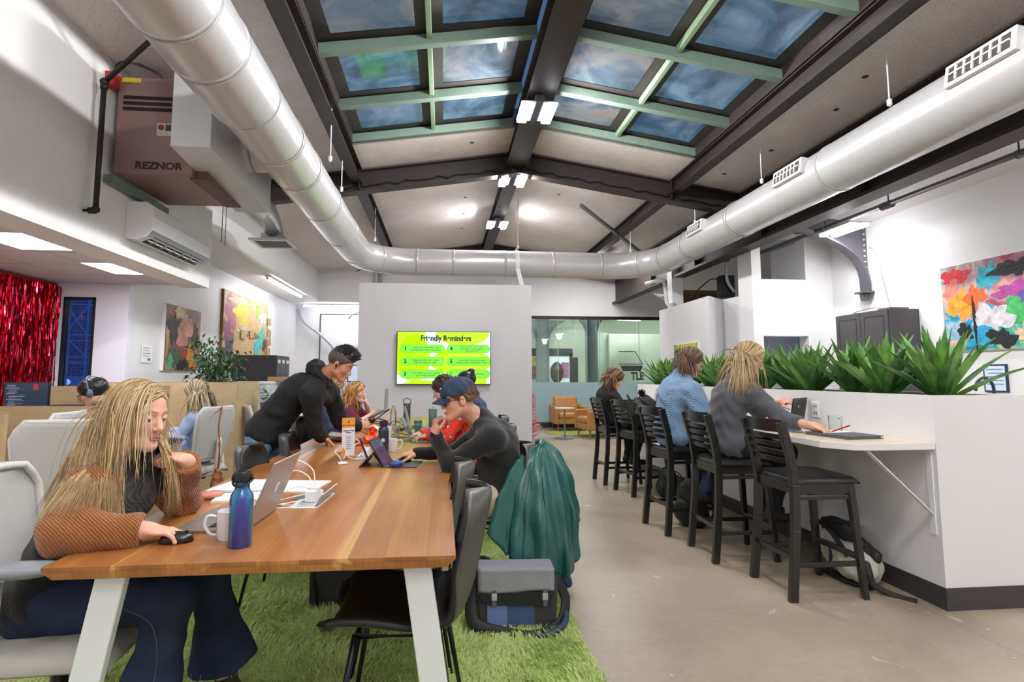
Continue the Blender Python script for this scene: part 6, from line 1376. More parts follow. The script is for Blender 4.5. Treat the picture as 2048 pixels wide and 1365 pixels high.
FA = person('blonde woman in a rust sleeved black turtleneck using a mouse at the table corner', JA, skin='#dfae98', face=(.93, -.34, -.16), hup=(.12, 0, 1), h=.006, hh=.0026, top=('knit', '#15161a'), topm=MBK, sleevem=MRIB, sleeve_r=1.05, collar=(.075, .068, .02), lips='#b06a63', brow='#94704e', nails='#8e1b2a',
    hands={'R': dict(fwd=(.97, .16, -.10), pn=(.12, 0, -1), pose='mouse', h=.0024, s=.98), 'L': dict(fwd=(-.55, -.55, .35), pn=(-.5, -.15, -.9), pose='chin', h=.0026)}, hunch=.02, infl=.018, loose=1.25, pantm=den.m, bootcut=(.80, .125), shoes='#3a2a22', hem=.10)
# denim seam lines and frayed hem
mb = MB()
for dy in (-.0, .05): mb.tube([(p[0]-FA.o[0], p[1]-FA.o[1], p[2]) for p in bez([(-1.06, 1.972, .575), (-1.0, 1.965, .56), (-.92, 1.975, .50), (-.90, 1.965, .36), (-.93, 1.925, .20)], 8)], .0012, 4)
mb.build('denim_seam', mat('seam_thread', '#6f7f9c', .7), FA.t)
rg = random.Random(2); mb = MB()
for i in range(26):
    a = rg.uniform(0, 6.28); r = .12; c = (-.868+r*math.cos(a)-FA.o[0], 2.408+r*math.sin(a)-FA.o[1], .195); mb.tube([c, (c[0]+rg.uniform(-.01, .01), c[1]+rg.uniform(-.01, .01), c[2]-.02), (c[0]+rg.uniform(-.02, .02), c[1]+rg.uniform(-.02, .02), c[2]-rg.uniform(.03, .055))], .0008, 3)
mb.build('frayed_hem', mat('fray_white', '#cfd2d8', .8), FA.t)
HB = [hairm('blonde_light', '#d8bd8c'), hairm('blonde_mid', '#b8935f'), hairm('blonde_dark', '#8a6640'), hairm('blonde_ash', '#c9b49a')]
scalp_cap(FA, HB[1], .008, cut=((0, .118, -.022), (.080, .090, .128)), h=.005)
cA = [(JA['shR'], JA['elR'], .075), (JA['shL'], JA['elL'], .07), (JA['shR'], JA['neck'], .070), (JA['shL'], JA['neck'], .070), ((-1.17, 2.21, .97), (-1.33, 2.2, .65), .155), (JA['neck'], (-1.13, 2.2, 1.08), .066)]
strands(FA, 4200, .46, HB, 5, w=.0019, R=(.083, .101, .090), part=-.25, back=.35, caps=cA, flow=(-.45, .15, 0), p=[.38, .30, .14, .18], wave=.02, hl=(.44, .60), zmin=-.3, lf=.012)
strands(FA, 1700, .44, HB, 9, w=.0019, R=(.083, .101, .090), part=-.9, back=.02, caps=cA, flow=(.45, -.35, 0), p=[.42, .28, .10, .20], wave=.03, hl=(.46, .62), zmin=.1, name='hair_front_locks')
# ---- man in the cap on the right of the table (faces -x)
M_KNITK = mat_knit('black_fine_knit', '#141517', scale=150, axis='Z', strength=.25, dark=.75, dist=.002)
JB = dict(head=(.088, 3.37, 1.158), neck=(.225, 3.45, 1.03), pelvis=(.34, 3.46, .575), shR=(.235, 3.66, .93), shL=(.285, 3.27, .945), elL=(.035, 3.33, .795), wrL=(-.050, 3.42, .950), elR=(.06, 3.76, .80), wrR=(-.17, 3.72, .805),
          knL=(-.08, 3.30, .56), knR=(-.08, 3.58, .56), anL=(.0, 3.28, .10), anR=(.0, 3.6, .10), toeL=(-1, 0, 0), toeR=(-1, 0, 0), hipdir=(0, 1, 0))
FB = person('man in a navy cap and black sweater, chin on hand, right of the table', JB, skin='#e0a790', fem=False, face=(-.96, -.20, -.22), h=.007, hh=.003, top=('knit', '#141517'), topm=M_KNITK, collar=(.03, .062), brow='#6b4d38', lips='#c07a6c',
    hands={'L': dict(fwd=(.02, -.06, 1), pn=(.95, .25, .1), pose='chin', h=.003, s=1.0), 'R': dict(fwd=(-1, 0, -.12), pn=(-.1, 0, -1), pose='mouse', h=.003, s=1.02)}, hunch=.07, infl=.014, girth=1.12, pants=('#cdbca5',), shoes='#4a3c30', hem=.06)
MH_BR = [hairm('short_brown', '#6a4d36'), hairm('short_brown_light', '#8a6a4c')]
scalp_cap(FB, MH_BR[0], .006, cut=((0, .118, -.025), (.09, .095, .095)), h=.005)
strands(FB, 700, .045, MH_BR, 12, w=.0018, back=1.0, grav=.05, stiff=.9, noguard=True, steps=6, hl=(.05, 2), zmin=-.55, lf=.004, name='hair')
def cap_hat(F, m, m2=None, s=1.0, tilt=0):
    c, H = F.hc, F.H; P = lambda x, y, z: c+H@(s*V3((x, y, z))); S = SDF(); S.ell(P(0, -.012, .052), (.088*s, .108*s, .088*s), H, .01); S.ell(P(0, .045, .045), (.070*s, .050*s, .050*s), H, .03)
    cut = P(0, 0, .034); S.plane(cut, -H[:, 2]+H[:, 1]*.10); S.fn(wrinkle(.0015, 2, 1)); np_mesh('cap_crown', [S.mesh(.0045)], m, F.t, world=F.o)
    def fn(u, v): a = v*2-1; y = .075+.085*u*(1-.45*a*a); x = a*(.070-.012*u); return tuple(P(x, y-.02*abs(a)**2, .040-.010*u-.022*a*a-.014*u*u)-V3(F.o))
    MB().grid(fn, 10, 16, thick=.004).build('cap_brim', m, F.t, smooth=True)
    MB().ball(tuple(P(0, -.012, .141)-V3(F.o)), .006, 8).build('cap_button', m, F.t)
    if m2: MB().ball(tuple(P(.030, .086, .085)-V3(F.o)), (.006, .012, .010), 8).build('cap_patch', m2, F.t)
cap_hat(FB, mat('navy_cap_cloth', '#2c3a55', .85, var=.08, vscale=20, bump=.2, bscale=200), mat('cap_patch_white', '#dfe2e6', .7))
glasses(FB, mat('black_glasses', '#101010', .25))
for nm, m_, p, r in (('wristwatch', M_BLACK, (JB['wrL'][0]-.012, JB['wrL'][1]-.012, JB['wrL'][2]-.045), .040),):
    mb = MB(); d = nrm(V3(JB['wrL'])-V3(JB['elL'])); x, y, z = frame_of(d); c_ = V3(JB['wrL'])-d*.035-V3(FB.o); mb.tube([tuple(c_+r*.88*(math.cos(a)*V3(x)+math.sin(a)*V3(y))) for a in [2*PI*i/18 for i in range(18)]], .007, 6, closed=True); mb.build('bracelet', mat('dark_bead_bracelet', '#241a15', .5), FB.t, smooth=True)
# ---- standing man in black hoodie leaning over the table (faces +x)
JC = dict(head=(-.790, 4.37, 1.385), neck=(-.945, 4.40, 1.285), pelvis=(-1.33, 4.42, .885), shR=(-.955, 4.20, 1.175), shL=(-.90, 4.60, 1.165), elR=(-.955, 4.33, .93), wrR=(-.955, 4.60, .835), elL=(-.85, 4.78, .935), wrL=(-.735, 4.93, .885),
          knR=(-1.42, 4.34, .50), knL=(-1.33, 4.55, .49), anR=(-1.72, 4.28, .10), anL=(-1.50, 4.58, .10), toeR=(1, 0, 0), toeL=(1, 0, 0), hipdir=(0, -1, 0))
M_HOOD = mat('black_hoodie_fleece', '#1a1b1d', .9, var=.15, vscale=30, bump=.2, bscale=200)
jean = NT('light_blue_jeans'); mp = jean.coord(); n_ = jean.n('TexNoise', i_Scale=9.0, i_Detail=5.0); jean.l(mp, 'Vector', n_, 'Vector'); r_ = jean.ramp([(.3, '#446a94'), (.5, '#6b92ba'), (.72, '#9ab8d4')]); jean.l(n_, 'Fac', r_, 'Fac'); jean.l(r_, 'Color', jean.b, 'Base Color'); jean.b.inputs['Roughness'].default_value = .85
FC = person('standing man in a black hoodie and light jeans leaning over the table on one hand', JC, skin='#c98f6e', fem=False, face=(.86, -.06, -.50), h=.007, hh=.003, top=('hoodie', '#1a1b1d'), topm=M_HOOD, brow='#1c1614', lips='#a86a58',
    hands={'R': dict(fwd=(.72, .25, -.62), pn=(-.55, -.1, -.8), pose='flat', h=.003, spread=1.7, s=1.0), 'L': dict(fwd=(.9, .2, .05), pn=(.1, .8, -.5), pose='grip', h=.003)}, hunch=.05, infl=.022, loose=1.4, pantm=jean.m, shoes='#26262a', hem=.10, girth=1.0)
S = SDF(); c_ = V3(JC['neck'])
for a in range(0, 360, 30):
    a0, a1 = math.radians(a), math.radians(a+30); f = lambda q: c_+V3((-.015, 0, .0))+FC.front*.085*math.cos(q)+FC.lat*.105*math.sin(q)+FC.up*(.045-.035*math.cos(q)); S.cap(f(a0), f(a1), .030, .030, .02)
S.ell(c_-FC.front*.085+FC.up*.02, (.05, .09, .05), np.stack([FC.front, FC.lat, FC.up], 1), .04); S.fn(wrinkle(.006, 1.6, 2)); np_mesh('hood', [S.mesh(.007)], M_HOOD, FC.t, world=FC.o)
MH_BK = [hairm('black_hair', '#131214', .35), hairm('black_hair_soft', '#232124', .4)]; M_FADE = hairm('faded_side_hair', '#4a3f3b', .6)
scalp_cap(FC, M_FADE, .0035, cut=((0, .112, -.04), (.09, .085, .095)), h=.004)
def quiff(F):
    S = SDF(); c, H = F.hc, F.H; P = lambda x, y, z: c+H@V3((x, y, z)); S.ell(P(0, -.01, .085), (.068, .092, .062), H, .02); S.ell(P(0, .05, .112), (.055, .045, .040), H, .03); S.plane(P(0, 0, .055), -H[:, 2]-H[:, 1]*.12); S.fn(wrinkle(.003, 4, 1)); np_mesh('hair', [S.mesh(.004)], MH_BK[0], F.t, world=F.o)
    rg = np.random.default_rng(3); n = 420; D = rg.normal(size=(n, 3)); D[:, 2] = np.abs(D[:, 2])+.35; D /= np.linalg.norm(D, axis=1)[:, None]; base = (D*V3((.066, .092, .066))+V3((0, .005, .080))); tip = base+(D*.4+V3((0, .45, .55)))*rg.uniform(.018, .04, n)[:, None]; mb = MB()
    for b, t_ in zip(base, tip):
        mb.tube([tuple(c+H@b-V3(F.o)), tuple(c+H@(b*.4+t_*.6+V3((0, -.002, .003)))-V3(F.o)), tuple(c+H@t_-V3(F.o))], [.0036, .0028, .0004], 4)
    mb.build('hair_spikes', MH_BK, F.t, smooth=True)
quiff(FC)
mb = MB(); mb.ball(tuple(FC.hc+FC.H@V3((.084, .0, -.004))-V3(FC.o)), .011, 10); mb.build('earbud', M_BLACK, FC.t)
mb = MB(); d = nrm(V3(JC['wrR'])-V3(JC['elR'])); x, y, z = frame_of(d); c_ = V3(JC['wrR'])+d*.01-V3(FC.o)
for k in range(3): mb.tube([tuple(c_+V3(d)*.008*k+.032*(math.cos(a)*V3(x)+math.sin(a)*V3(y))) for a in [2*PI*i/14 for i in range(14)]], .005, 5, closed=True)
mb.build('beaded_bracelet', mat('blue_beads', '#3d6fa0', .4, var=.3, vscale=60), FC.t, smooth=True)
# ---- woman in maroon
JD = dict(head=(-.995, 6.60, 1.10), neck=(-1.085, 6.62, .975), pelvis=(-1.19, 6.62, .555), shR=(-1.06, 6.44, .89), shL=(-1.03, 6.80, .90), elR=(-.93, 6.38, .79), wrR=(-.80, 6.48, .875), elL=(-.86, 6.85, .79), wrL=(-.885, 6.68, .965), knR=(-.78, 6.5, .55), knL=(-.78, 6.74, .55), anR=(-.8, 6.5, .1), anL=(-.8, 6.74, .1), toeR=(1, 0, 0), toeL=(1, 0, 0), hipdir=(0, -1, 0))
FD = person('woman in a maroon tee shirt with strawberry blonde hair at the raised laptop', JD, skin='#e6b8a4', face=(.93, -.22, .05), h=.011, hh=.0055, top=('tee_shirt', '#6a1838'), topm=mat('maroon_jersey', '#661636', .85, var=.08, vscale=20), sleeve=0.0, hands={'R': dict(pn=(0, .3, -1), pose='relax', h=.006), 'L': dict(fwd=(-.3, -.3, 1), pn=(-.9, 0, -.3), pose='fist', h=.006)}, detail=True, girth=1.12, hunch=.05)
FD.t['label'] = 'woman in a maroon tee shirt with strawberry blonde hair at the raised laptop'
HS = [hairm('strawberry', '#c98f4c'), hairm('strawberry_light', '#dcae6a'), hairm('strawberry_dark', '#9a6430')]
scalp_cap(FD, HS[0], .012, h=.008); strands(FD, 420, .27, HS, 4, w=.008, part=.1, back=.3, caps=[(JD['shR'], JD['neck'], .06), (JD['shL'], JD['neck'], .06)], wave=.10, lf=.02, fringe=True, stiff=.8)
glasses(FD, mat('thin_gold_rim', '#b98c6a', .3, metal=.6), rim=.0016)
# ---- person in glasses partly behind the standing man
JE = dict(head=(-1.135, 5.92, 1.165), neck=(-1.215, 5.93, 1.04), pelvis=(-1.26, 5.95, .56), shR=(-1.19, 5.75, .96), shL=(-1.17, 6.12, .96), elR=(-1.10, 5.70, .78), wrR=(-.88, 5.78, .79), elL=(-1.05, 6.15, .80), wrL=(-.86, 6.1, .79), knR=(-.82, 5.8, .55), knL=(-.82, 6.05, .55), anR=(-.85, 5.8, .1), anL=(-.85, 6.05, .1), toeR=(1, 0, 0), toeL=(1, 0, 0), hipdir=(0, -1, 0))
FE = person('seated person in round glasses and a navy jacket, half hidden behind the leaning man', JE, skin='#e8bfae', face=(.9, -.25, -.35), h=.012, hh=.006, top=('jacket', '#1f2a48'), topm=mat('navy_jacket', '#1f2a4a', .7, var=.4, vscale=12), hands={'R': dict(pn=(0, 0, -1), pose='flat', h=.007)}, detail=True)
HE = [hairm('light_brown_bob', '#9a7250'), hairm('light_brown_bob_hi', '#b98d66')]
scalp_cap(FE, HE[0], .014, h=.008); strands(FE, 300, .12, HE, 6, w=.008, part=0, back=.1, fringe=True, lf=.018); glasses(FE, MATS['thin_gold_rim'], rim=.0018)
# ---- two people beyond the capped man
JF = dict(head=(.005, 4.92, 1.175), neck=(.09, 4.95, 1.06), pelvis=(.27, 4.9, .56), shR=(.13, 5.13, .97), shL=(.15, 4.76, .97), elL=(.03, 4.72, .80), wrL=(-.12, 4.80, .805), elR=(-.0, 5.12, .80), wrR=(-.18, 5.02, .805), knL=(-.1, 4.8, .55), knR=(-.1, 5.05, .55), anL=(-.05, 4.8, .1), anR=(-.05, 5.05, .1), toeL=(-1, 0, 0), toeR=(-1, 0, 0), hipdir=(0, 1, 0))
fl = NT('red_floral_print'); mp = fl.coord(); vo = fl.n('TexVoronoi', i_Scale=22.0); fl.l(mp, 'Vector', vo, 'Vector'); r_ = fl.ramp([(0, '#2b2250'), (.12, '#e9e2ea'), (.24, '#3a3470'), (.34, '#e03a22')], 'CONSTANT'); fl.l(vo, 'Distance', r_, 'Fac'); fl.l(r_, 'Color', fl.b, 'Base Color'); fl.b.inputs['Roughness'].default_value = .8
FF = person('person in a red floral top typing on a laptop, hidden behind the capped man', JF, skin='#e6b9a6', face=(-.95, .05, -.35), h=.012, hh=.006, top=('blouse', '#d83a24'), topm=fl.m, hands={'L': dict(fwd=(-1, .2, -.15), pn=(0, 0, -1), pose='type', h=.005), 'R': dict(fwd=(-1, -.2, -.15), pn=(0, 0, -1), pose='type', h=.005)}, detail=False)
HF = [hairm('dark_brown_short', '#33241e'), hairm('dark_brown_short_hi', '#4a362c')]; scalp_cap(FF, HF[0], .014, h=.007, noise=.003); strands(FF, 300, .05, HF, 3, w=.004, back=.8, steps=6, noguard=True, lf=.012)
JG = dict(head=(.235, 5.92, 1.225), neck=(.30, 5.95, 1.10), pelvis=(.38, 5.95, .57), shR=(.31, 6.12, 1.01), shL=(.31, 5.76, 1.01), elL=(.17, 5.72, .80), wrL=(-.05, 5.8, .81), elR=(.15, 6.15, .80), wrR=(-.06, 6.05, .81), knL=(-.05, 5.8, .55), knR=(-.05, 6.05, .55), anL=(0, 5.8, .1), anR=(0, 6.05, .1), toeL=(-1, 0, 0), toeR=(-1, 0, 0), hipdir=(0, 1, 0))
FG = person('person with a shiny black hair bun at the far right of the table', JG, skin='#d9a488', face=(-.95, .1, -.3), h=.012, hh=.006, top=('jacket', '#3c4a70'), topm=mat('blue_grey_jacket', '#3f4c70', .7, var=.2), hands={}, detail=False)
scalp_cap(FG, MH_BK[0], .010, h=.007, extra=lambda S, P, H: S.ell(P((0, -.085, .105)), (.040, .040, .036), H, .01))
# ---- bar side: woman in grey sweater reaching along the counter
JJ = dict(head=(2.275, 4.00, 1.425), neck=(2.205, 4.03, 1.275), pelvis=(2.10, 4.06, .800), shR=(2.225, 3.86, 1.165), shL=(2.285, 4.20, 1.165), elR=(2.335, 3.70, 1.005), wrR=(2.405, 3.46, .972), elL=(2.50, 4.28, 1.02), wrL=(2.60, 4.13, 1.105), knR=(2.50, 3.94, .745), knL=(2.50, 4.18, .745), anR=(2.36, 3.93, .33), anL=(2.44, 4.15, .33), toeR=(1, -.1, 0), toeL=(1, .1, 0), hipdir=(.05, -1, 0))
M_CHAR = mat_knit('charcoal_sweater', '#50525a', scale=120, axis='Z', strength=.25, dark=.72, dist=.002)
FJ = person('woman in a charcoal sweater and glasses reaching across the bar counter', JJ, skin='#dba488', face=(.85, -.28, -.46), h=.007, hh=.0032, top=('knit', '#50525a'), topm=M_CHAR, sleeve=.42, pants=('#17181c',), shoes='#1f1f22', hem=.13, hunch=.05, infl=.018, loose=1.2, brow='#7a6048', lips='#b5655c',
    hands={'R': dict(fwd=(.25, -.93, -.25), pn=(-.1, -.2, -1), pose='grip', h=.003, s=1.0), 'L': dict(fwd=(.3, -.9, .12), pn=(.5, .1, -.9), pose='relax', h=.003)})
HJ = [hairm('sandy_blonde', '#c2a273'), hairm('sandy_dark', '#8a6b4a'), hairm('sandy_light', '#dcc7a0')]
cJ = [(JJ['shR'], JJ['neck'], .075), (JJ['shL'], JJ['neck'], .075), (JJ['neck'], (2.13, 4.05, .9), .14)]
scalp_cap(FJ, HJ[0], .009, h=.006); strands(FJ, 2200, .36, HJ, 15, R=(.083, .102, .091), w=.0024, part=.1, back=.32, caps=cJ, flow=(-.6, 0, 0), p=[.45, .25, .30], wave=.035, lf=.014, hl=(.34, .64)); glasses(FJ, mat('brown_rim', '#5a3a30', .3), rim=.0014, h_=.013)
# ---- woman in light blue sweater
JI = dict(head=(2.145, 4.72, 1.420), neck=(2.075, 4.75, 1.285), pelvis=(1.985, 4.78, .805), shR=(2.085, 4.57, 1.17), shL=(2.115, 4.94, 1.17), elR=(2.145, 4.50, .965), wrR=(2.34, 4.60, .965), elL=(2.22, 5.02, .96), wrL=(2.40, 4.92, .965), knR=(2.40, 4.66, .75), knL=(2.40, 4.90, .75), anR=(2.20, 4.66, .32), anL=(2.28, 4.9, .32), toeR=(.9, -.3, 0), toeL=(1, 0, 0), hipdir=(.1, -1, 0))
M_BLUE = mat_knit('light_blue_ribbed_knit', '#8fb4dc', scale=42, axis='DIAGONAL', strength=.8, dark=.68, dist=.006)
FI = person('woman in a light blue ribbed sweater bent over the bar counter', JI, skin='#dfae98', face=(.88, -.22, -.42), h=.008, hh=.004, top=('knit', '#8fb4dc'), topm=M_BLUE, sleeve=.95, sleeve_r=1.3, infl=.024, loose=1.5, pants=('#2a3a5c',), shoes='#202024', hem=.11, hunch=.06, collar=(.055, .062), brow='#5a4432', hands={'R': dict(fwd=(1, 0, -.15), pn=(0, 0, -1), pose='type', h=.0045), 'L': dict(fwd=(1, -.1, -.1), pn=(0, 0, -1), pose='type', h=.0045)})
HI = [hairm('brown_lob', '#6d5038'), hairm('brown_lob_light', '#92704f'), hairm('brown_lob_dark', '#4c382a')]
scalp_cap(FI, HI[0], .009, h=.006); strands(FI, 1700, .20, HI, 16, R=(.084, .103, .092), w=.0026, part=0, back=.22, caps=[(JI['shR'], JI['neck'], .07), (JI['shL'], JI['neck'], .07)], wave=.02, lf=.016, hl=(.36, .62)); glasses(FI, mat('dark_rim', '#2a201c', .3), rim=.0016)
# ---- woman in black on the farthest stool
JL = dict(head=(2.10, 6.80, 1.255), neck=(2.04, 6.84, 1.14), pelvis=(2.07, 6.90, .80), shR=(2.06, 6.66, 1.05), shL=(2.08, 7.02, 1.05), elR=(2.16, 6.60, .93), wrR=(2.36, 6.68, .97), elL=(2.2, 7.05, .95), wrL=(2.38, 6.98, .97), knR=(2.46, 6.78, .74), knL=(2.46, 7.02, .74), anR=(2.32, 6.78, .3), anL=(2.32, 7.02, .3), toeR=(1, 0, 0), toeL=(1, 0, 0), hipdir=(0, -1, 0))
FL = person('woman in black with brown hair seated on the farthest bar stool', JL, skin='#d9a890', face=(.88, -.1, -.45), h=.011, hh=.006, top=('sweater', '#191a1d'), topm=mat('black_jersey', '#1b1c20', .85, var=.1), pants=('#17181b',), shoes='#1d1d1f', hands={'R': dict(pn=(0, 0, -1), pose='flat', h=.007)}, detail=False, hunch=.05)
HL = [hairm('auburn', '#5c3426'), hairm('auburn_light', '#a8703c'), hairm('auburn_dark', '#3a231c')]
scalp_cap(FL, HL[0], .016, h=.008); strands(FL, 420, .20, HL, 17, w=.006, part=0, back=.3, caps=[(JL['shR'], JL['neck'], .06), (JL['shL'], JL['neck'], .06)], wave=.09, lf=.025, stiff=.8)
# ---- woman in the cubicle seen from behind
JK = dict(head=(-2.40, 5.75, 1.125), neck=(-2.36, 5.75, .99), pelvis=(-2.36, 5.72, .55), shR=(-2.42, 5.93, .90), shL=(-2.34, 5.58, .90), elL=(-2.46, 5.52, .72), wrL=(-2.66, 5.62, .76), elR=(-2.55, 6.0, .74), wrR=(-2.72, 5.92, .76), knL=(-2.78, 5.62, .52), knR=(-2.78, 5.86, .52), anL=(-2.72, 5.62, .1), anR=(-2.72, 5.86, .1), toeL=(-1, 0, 0), toeR=(-1, 0, 0), hipdir=(.2, 1, 0))
FK = person('woman in a pale blue sweater with long grey blonde hair in the plywood cubicle', JK, skin='#d9a890', face=(-.93, .3, -.25), h=.011, hh=.006, top=('sweater', '#9fb2d6'), topm=mat('pale_blue_fleece', '#9db0d4', .9, var=.08), pants=('#2b2f45',), shoes='#1d1d1f', hands={'L': dict(pn=(0, 0, -1), pose='flat', h=.007)}, detail=False)
HK = [hairm('ash_blonde', '#a88f6c'), hairm('ash_light', '#c8b48e'), hairm('ash_dark', '#6f5c48')]
scalp_cap(FK, HK[0], .014, h=.008); strands(FK, 900, .32, HK, 18, w=.004, part=0, back=.35, caps=[(JK['shR'], JK['neck'], .065), (JK['shL'], JK['neck'], .065), (JK['neck'], (-2.33, 5.72, .8), .13)], flow=(.9, -.2, 0), wave=.06, lf=.02, p=[.4, .35, .25])
# ---- person with headphones, only the head shows over the plywood
JM = dict(head=(-3.40, 6.28, 1.115), neck=(-3.33, 6.3, 1.0), pelvis=(-3.22, 6.3, .55), shR=(-3.32, 6.48, .90), shL=(-3.30, 6.13, .90), elL=(-3.42, 6.1, .76), wrL=(-3.55, 6.2, .79), elR=(-3.42, 6.5, .76), wrR=(-3.55, 6.4, .79), knL=(-3.6, 6.2, .5), knR=(-3.6, 6.4, .5), anL=(-3.6, 6.2, .1), anR=(-3.6, 6.4, .1))
JM = {k: (v[0]+.57, v[1]-1.40, v[2]+(.045 if k in ('head', 'neck') else 0)) for k, v in JM.items()}; JM.update(toeL=(-1, 0, 0), toeR=(-1, 0, 0), hipdir=(0, 1, 0))
FM = person('person with black hair, glasses and headphones just showing above the low plywood', JM, skin='#d6a78e', face=(-.95, -.2, -.35), h=.013, hh=.006, top=('sweater', '#39414f'), topm=mat('slate_jersey', '#39414f', .85), hands={}, detail=False)
scalp_cap(FM, MH_BK[0], .014, h=.006, noise=.002); glasses(FM, M_BLACK)
mb = MB(); P_ = lambda x, y, z: tuple(FM.hc+FM.H@V3((x, y, z))-V3(FM.o)); mb.tube([P_(.098*math.cos(a), -.01, .02+.125*math.sin(a)) for a in [PI*i/16 for i in range(17)]], .007, 6); mb.build('headband', mat('grey_blue_headset', '#5a6684', .4), FM.t, smooth=True)
for q in (-1, 1): MB().ball(P_(q*.095, -.01, .0), (.022, .030, .036), 12).build('ear_cup', MATS['grey_blue_headset'], FM.t, smooth=True)
# stool for the hidden typist's chair back: office chair in the rear cubicle
dup(oc, (-2.62, 4.90, 0), PI/2, 'light grey office chair under the person with headphones') if 'oc' in globals() else None
# ------------------------------------------------------------------ things on the long table
TZ = .7502
def laptop(name, label, loc, rz, w=.34, d=.235, ang=110, body='#a9a6a4', scr='#20242c', group=None, logo=None, lidback=None, riser=0, keys=True):
    """origin at table, base extends toward local -y (user side), hinge at y=0"""
    t = thing(name, label, 'laptop', loc, rz, group); mb_ = mat('laptop_'+body[1:], body, .35, metal=.55)
    b = MB().box((-w/2, -d, .0), (w/2, 0, .014)).build('base', mb_, t, bevel=.004)
    if keys:
        MB().box((-w*.44, -d*.55, .014), (w*.44, -d*.10, .0150)).build('keyboard_well', mat('key_dark', '#222326', .5), b)
        mb = MB()
        for i in range(5):
            for j in range(13): x = -w*.43+w*.86*j/13; y = -d*.53+d*.42*i/5; mb.box((x+.001, y+.001, .015), (x+w*.86/13-.002, y+d*.42/5-.002, .0165))
        k = mb.build('keys', mat('key_black', '#17181a', .5), b); k['kind'] = 'stuff'
        MB().box((-.055, -d*.95, .014), (.055, -d*.62, .0146)).build('trackpad', mb_, b)
    a = math.radians(ang); dy, dz = -math.cos(a), math.sin(a); M = Matrix(((1, 0, 0, 0), (0, -dy, -dz, .0), (0, dz, -dy, .012), (0, 0, 0, 1)))
    # lid local: x across, y up the lid, z toward the user side
    ux = Vector((1, 0, 0)); uy = Vector((0, dy, dz)); uz = ux.cross(uy)
    M = Matrix(((1, uy.x, uz.x, 0), (0, uy.y, uz.y, -.002), (0, uy.z, uz.z, .012), (0, 0, 0, 1)))
    l = MB().box((-w/2, 0, -.007), (w/2, d*.98, 0), 0, M).build('lid', mb_, t, bevel=.003)
    MB().box((-w/2+.006, .008, .0), (w/2-.006, d*.98-.006, .0015), 0, M).build('screen', mat('screen_'+scr[1:], scr, .12, emit=.35, ecol=scr), l)
    if logo: MB().lathe([(.001, -.0005), (.022, 0), (.022, .0008)], n=16, M=M @ Matrix.Translation((0, d*.5, -.0085))).build('logo', mat('logo_silver', '#e2ddd8', .2, metal=.8), l)
    return t
lp = laptop('laptop', 'open silver laptop in front of the blonde woman, lid toward the camera', (-.69, 2.285, TZ), -PI/2-.03, w=.33, d=.25, ang=112, logo=True, body='#a89e9a')
def lathe_thing(name, label, cat, loc, prof, m, n=32, group=None, part='body'):
    t = thing(name, label, cat, loc, 0, group); MB().lathe(prof, n=n).build(part, m, t, smooth=True, autos=45); return t
# iridescent bottle
q = NT('iridescent_paint'); q.b.inputs['Roughness'].default_value = .32; q.b.inputs['Metallic'].default_value = .55; q.b.inputs['Coat Weight'].default_value = .3
lw = q.n('LayerWeight', i_Blend=.45); mp = q.coord((1, 1, 1)); gr = q.n('SeparateXYZ'); q.l(mp, 'Vector', gr, 'Vector'); nz = q.n('TexNoise', i_Scale=9.0); q.l(mp, 'Vector', nz, 'Vector')
ad = q.n('Math', operation='MULTIPLY_ADD'); ad.inputs[1].default_value = 2.2; q.l(gr, 'Z', ad, 0); a2 = q.n('Math', operation='ADD'); q.l(lw, 'Facing', a2, 0); q.l(ad, 'Value', a2, 1); a2b = q.n('Math', operation='MULTIPLY'); a2b.inputs[1].default_value = .62; q.l(a2, 'Value', a2b, 0)
r = q.ramp([(.05, '#4a4aa0'), (.3, '#2f5fa8'), (.5, '#4b459c'), (.68, '#1f8aa0'), (.9, '#6a4aa8')]); q.l(a2b, 'Value', r, 'Fac'); q.l(r, 'Color', q.b, 'Base Color')
t = lathe_thing('water_bottle', 'blue violet iridescent steel bottle with a black loop lid', 'bottle', (-.655, 1.955, TZ), [(.034, 0), (.0365, .004), (.0365, .150), (.034, .165), (.024, .180), (.0225, .186), (.0225, .212)], q.m)
MB().lathe([(.026, .205), (.027, .212), (.027, .236), (.024, .240), (.0, .240)], n=24).build('lid', M_BLACK, t, smooth=True, autos=40)
MB().tube([(.031*math.cos(a), .0, .212+.030*math.sin(a)*1.0) for a in [PI*i/14*1.0 for i in range(15)]], .005, 8).build('loop_handle', M_BLACK, t, smooth=True)
MB().tube(bez([(-.031, 0, .212), (-.020, -.024, .200), (.0, -.030, .194), (.020, -.024, .200), (.031, 0, .212)], 5), .004, 8).build('strap', M_BLACK, t, smooth=True)
mb = MB(); 
for a, b in (((-.0, .138), (.0, .118)),): pass
mb.box((-.0372, -.018, .112), (-.0368, -.016, .134)); mb.box((-.0372, -.004, .112), (-.0368, -.002, .134)); mb.box((-.0372, -.018, .132), (-.0368, -.002, .134)); mb.box((-.0372, -.018, .112), (-.0368, -.002, .114)); o = mb.build('square_mark', mat('mark_pale', '#c9d4e0', .4), t); o.rotation_euler = (0, 0, .55)
def mug(label, loc, rz, m, r=.041, h=.095, group='white mugs'):
    t = thing('mug', label, 'mug', loc, rz, group); MB().lathe([(r*.86, 0), (r*.97, .008), (r, h), (r-.004, h+.001), (r-.005, h-.004), (r*.80, .01), (0, .009)], n=32).build('cup', m, t, smooth=True, autos=50)
    MB().tube(bez([(-r*.98, 0, h*.82), (-r-.026, 0, h*.86), (-r-.034, 0, h*.55), (-r-.018, 0, h*.25), (-r*.94, 0, h*.18)], 6), .0052, 10).build('handle', m, t, smooth=True)
M_CER = mat('white_ceramic', '#dfe1ea', .18, coat=.4)
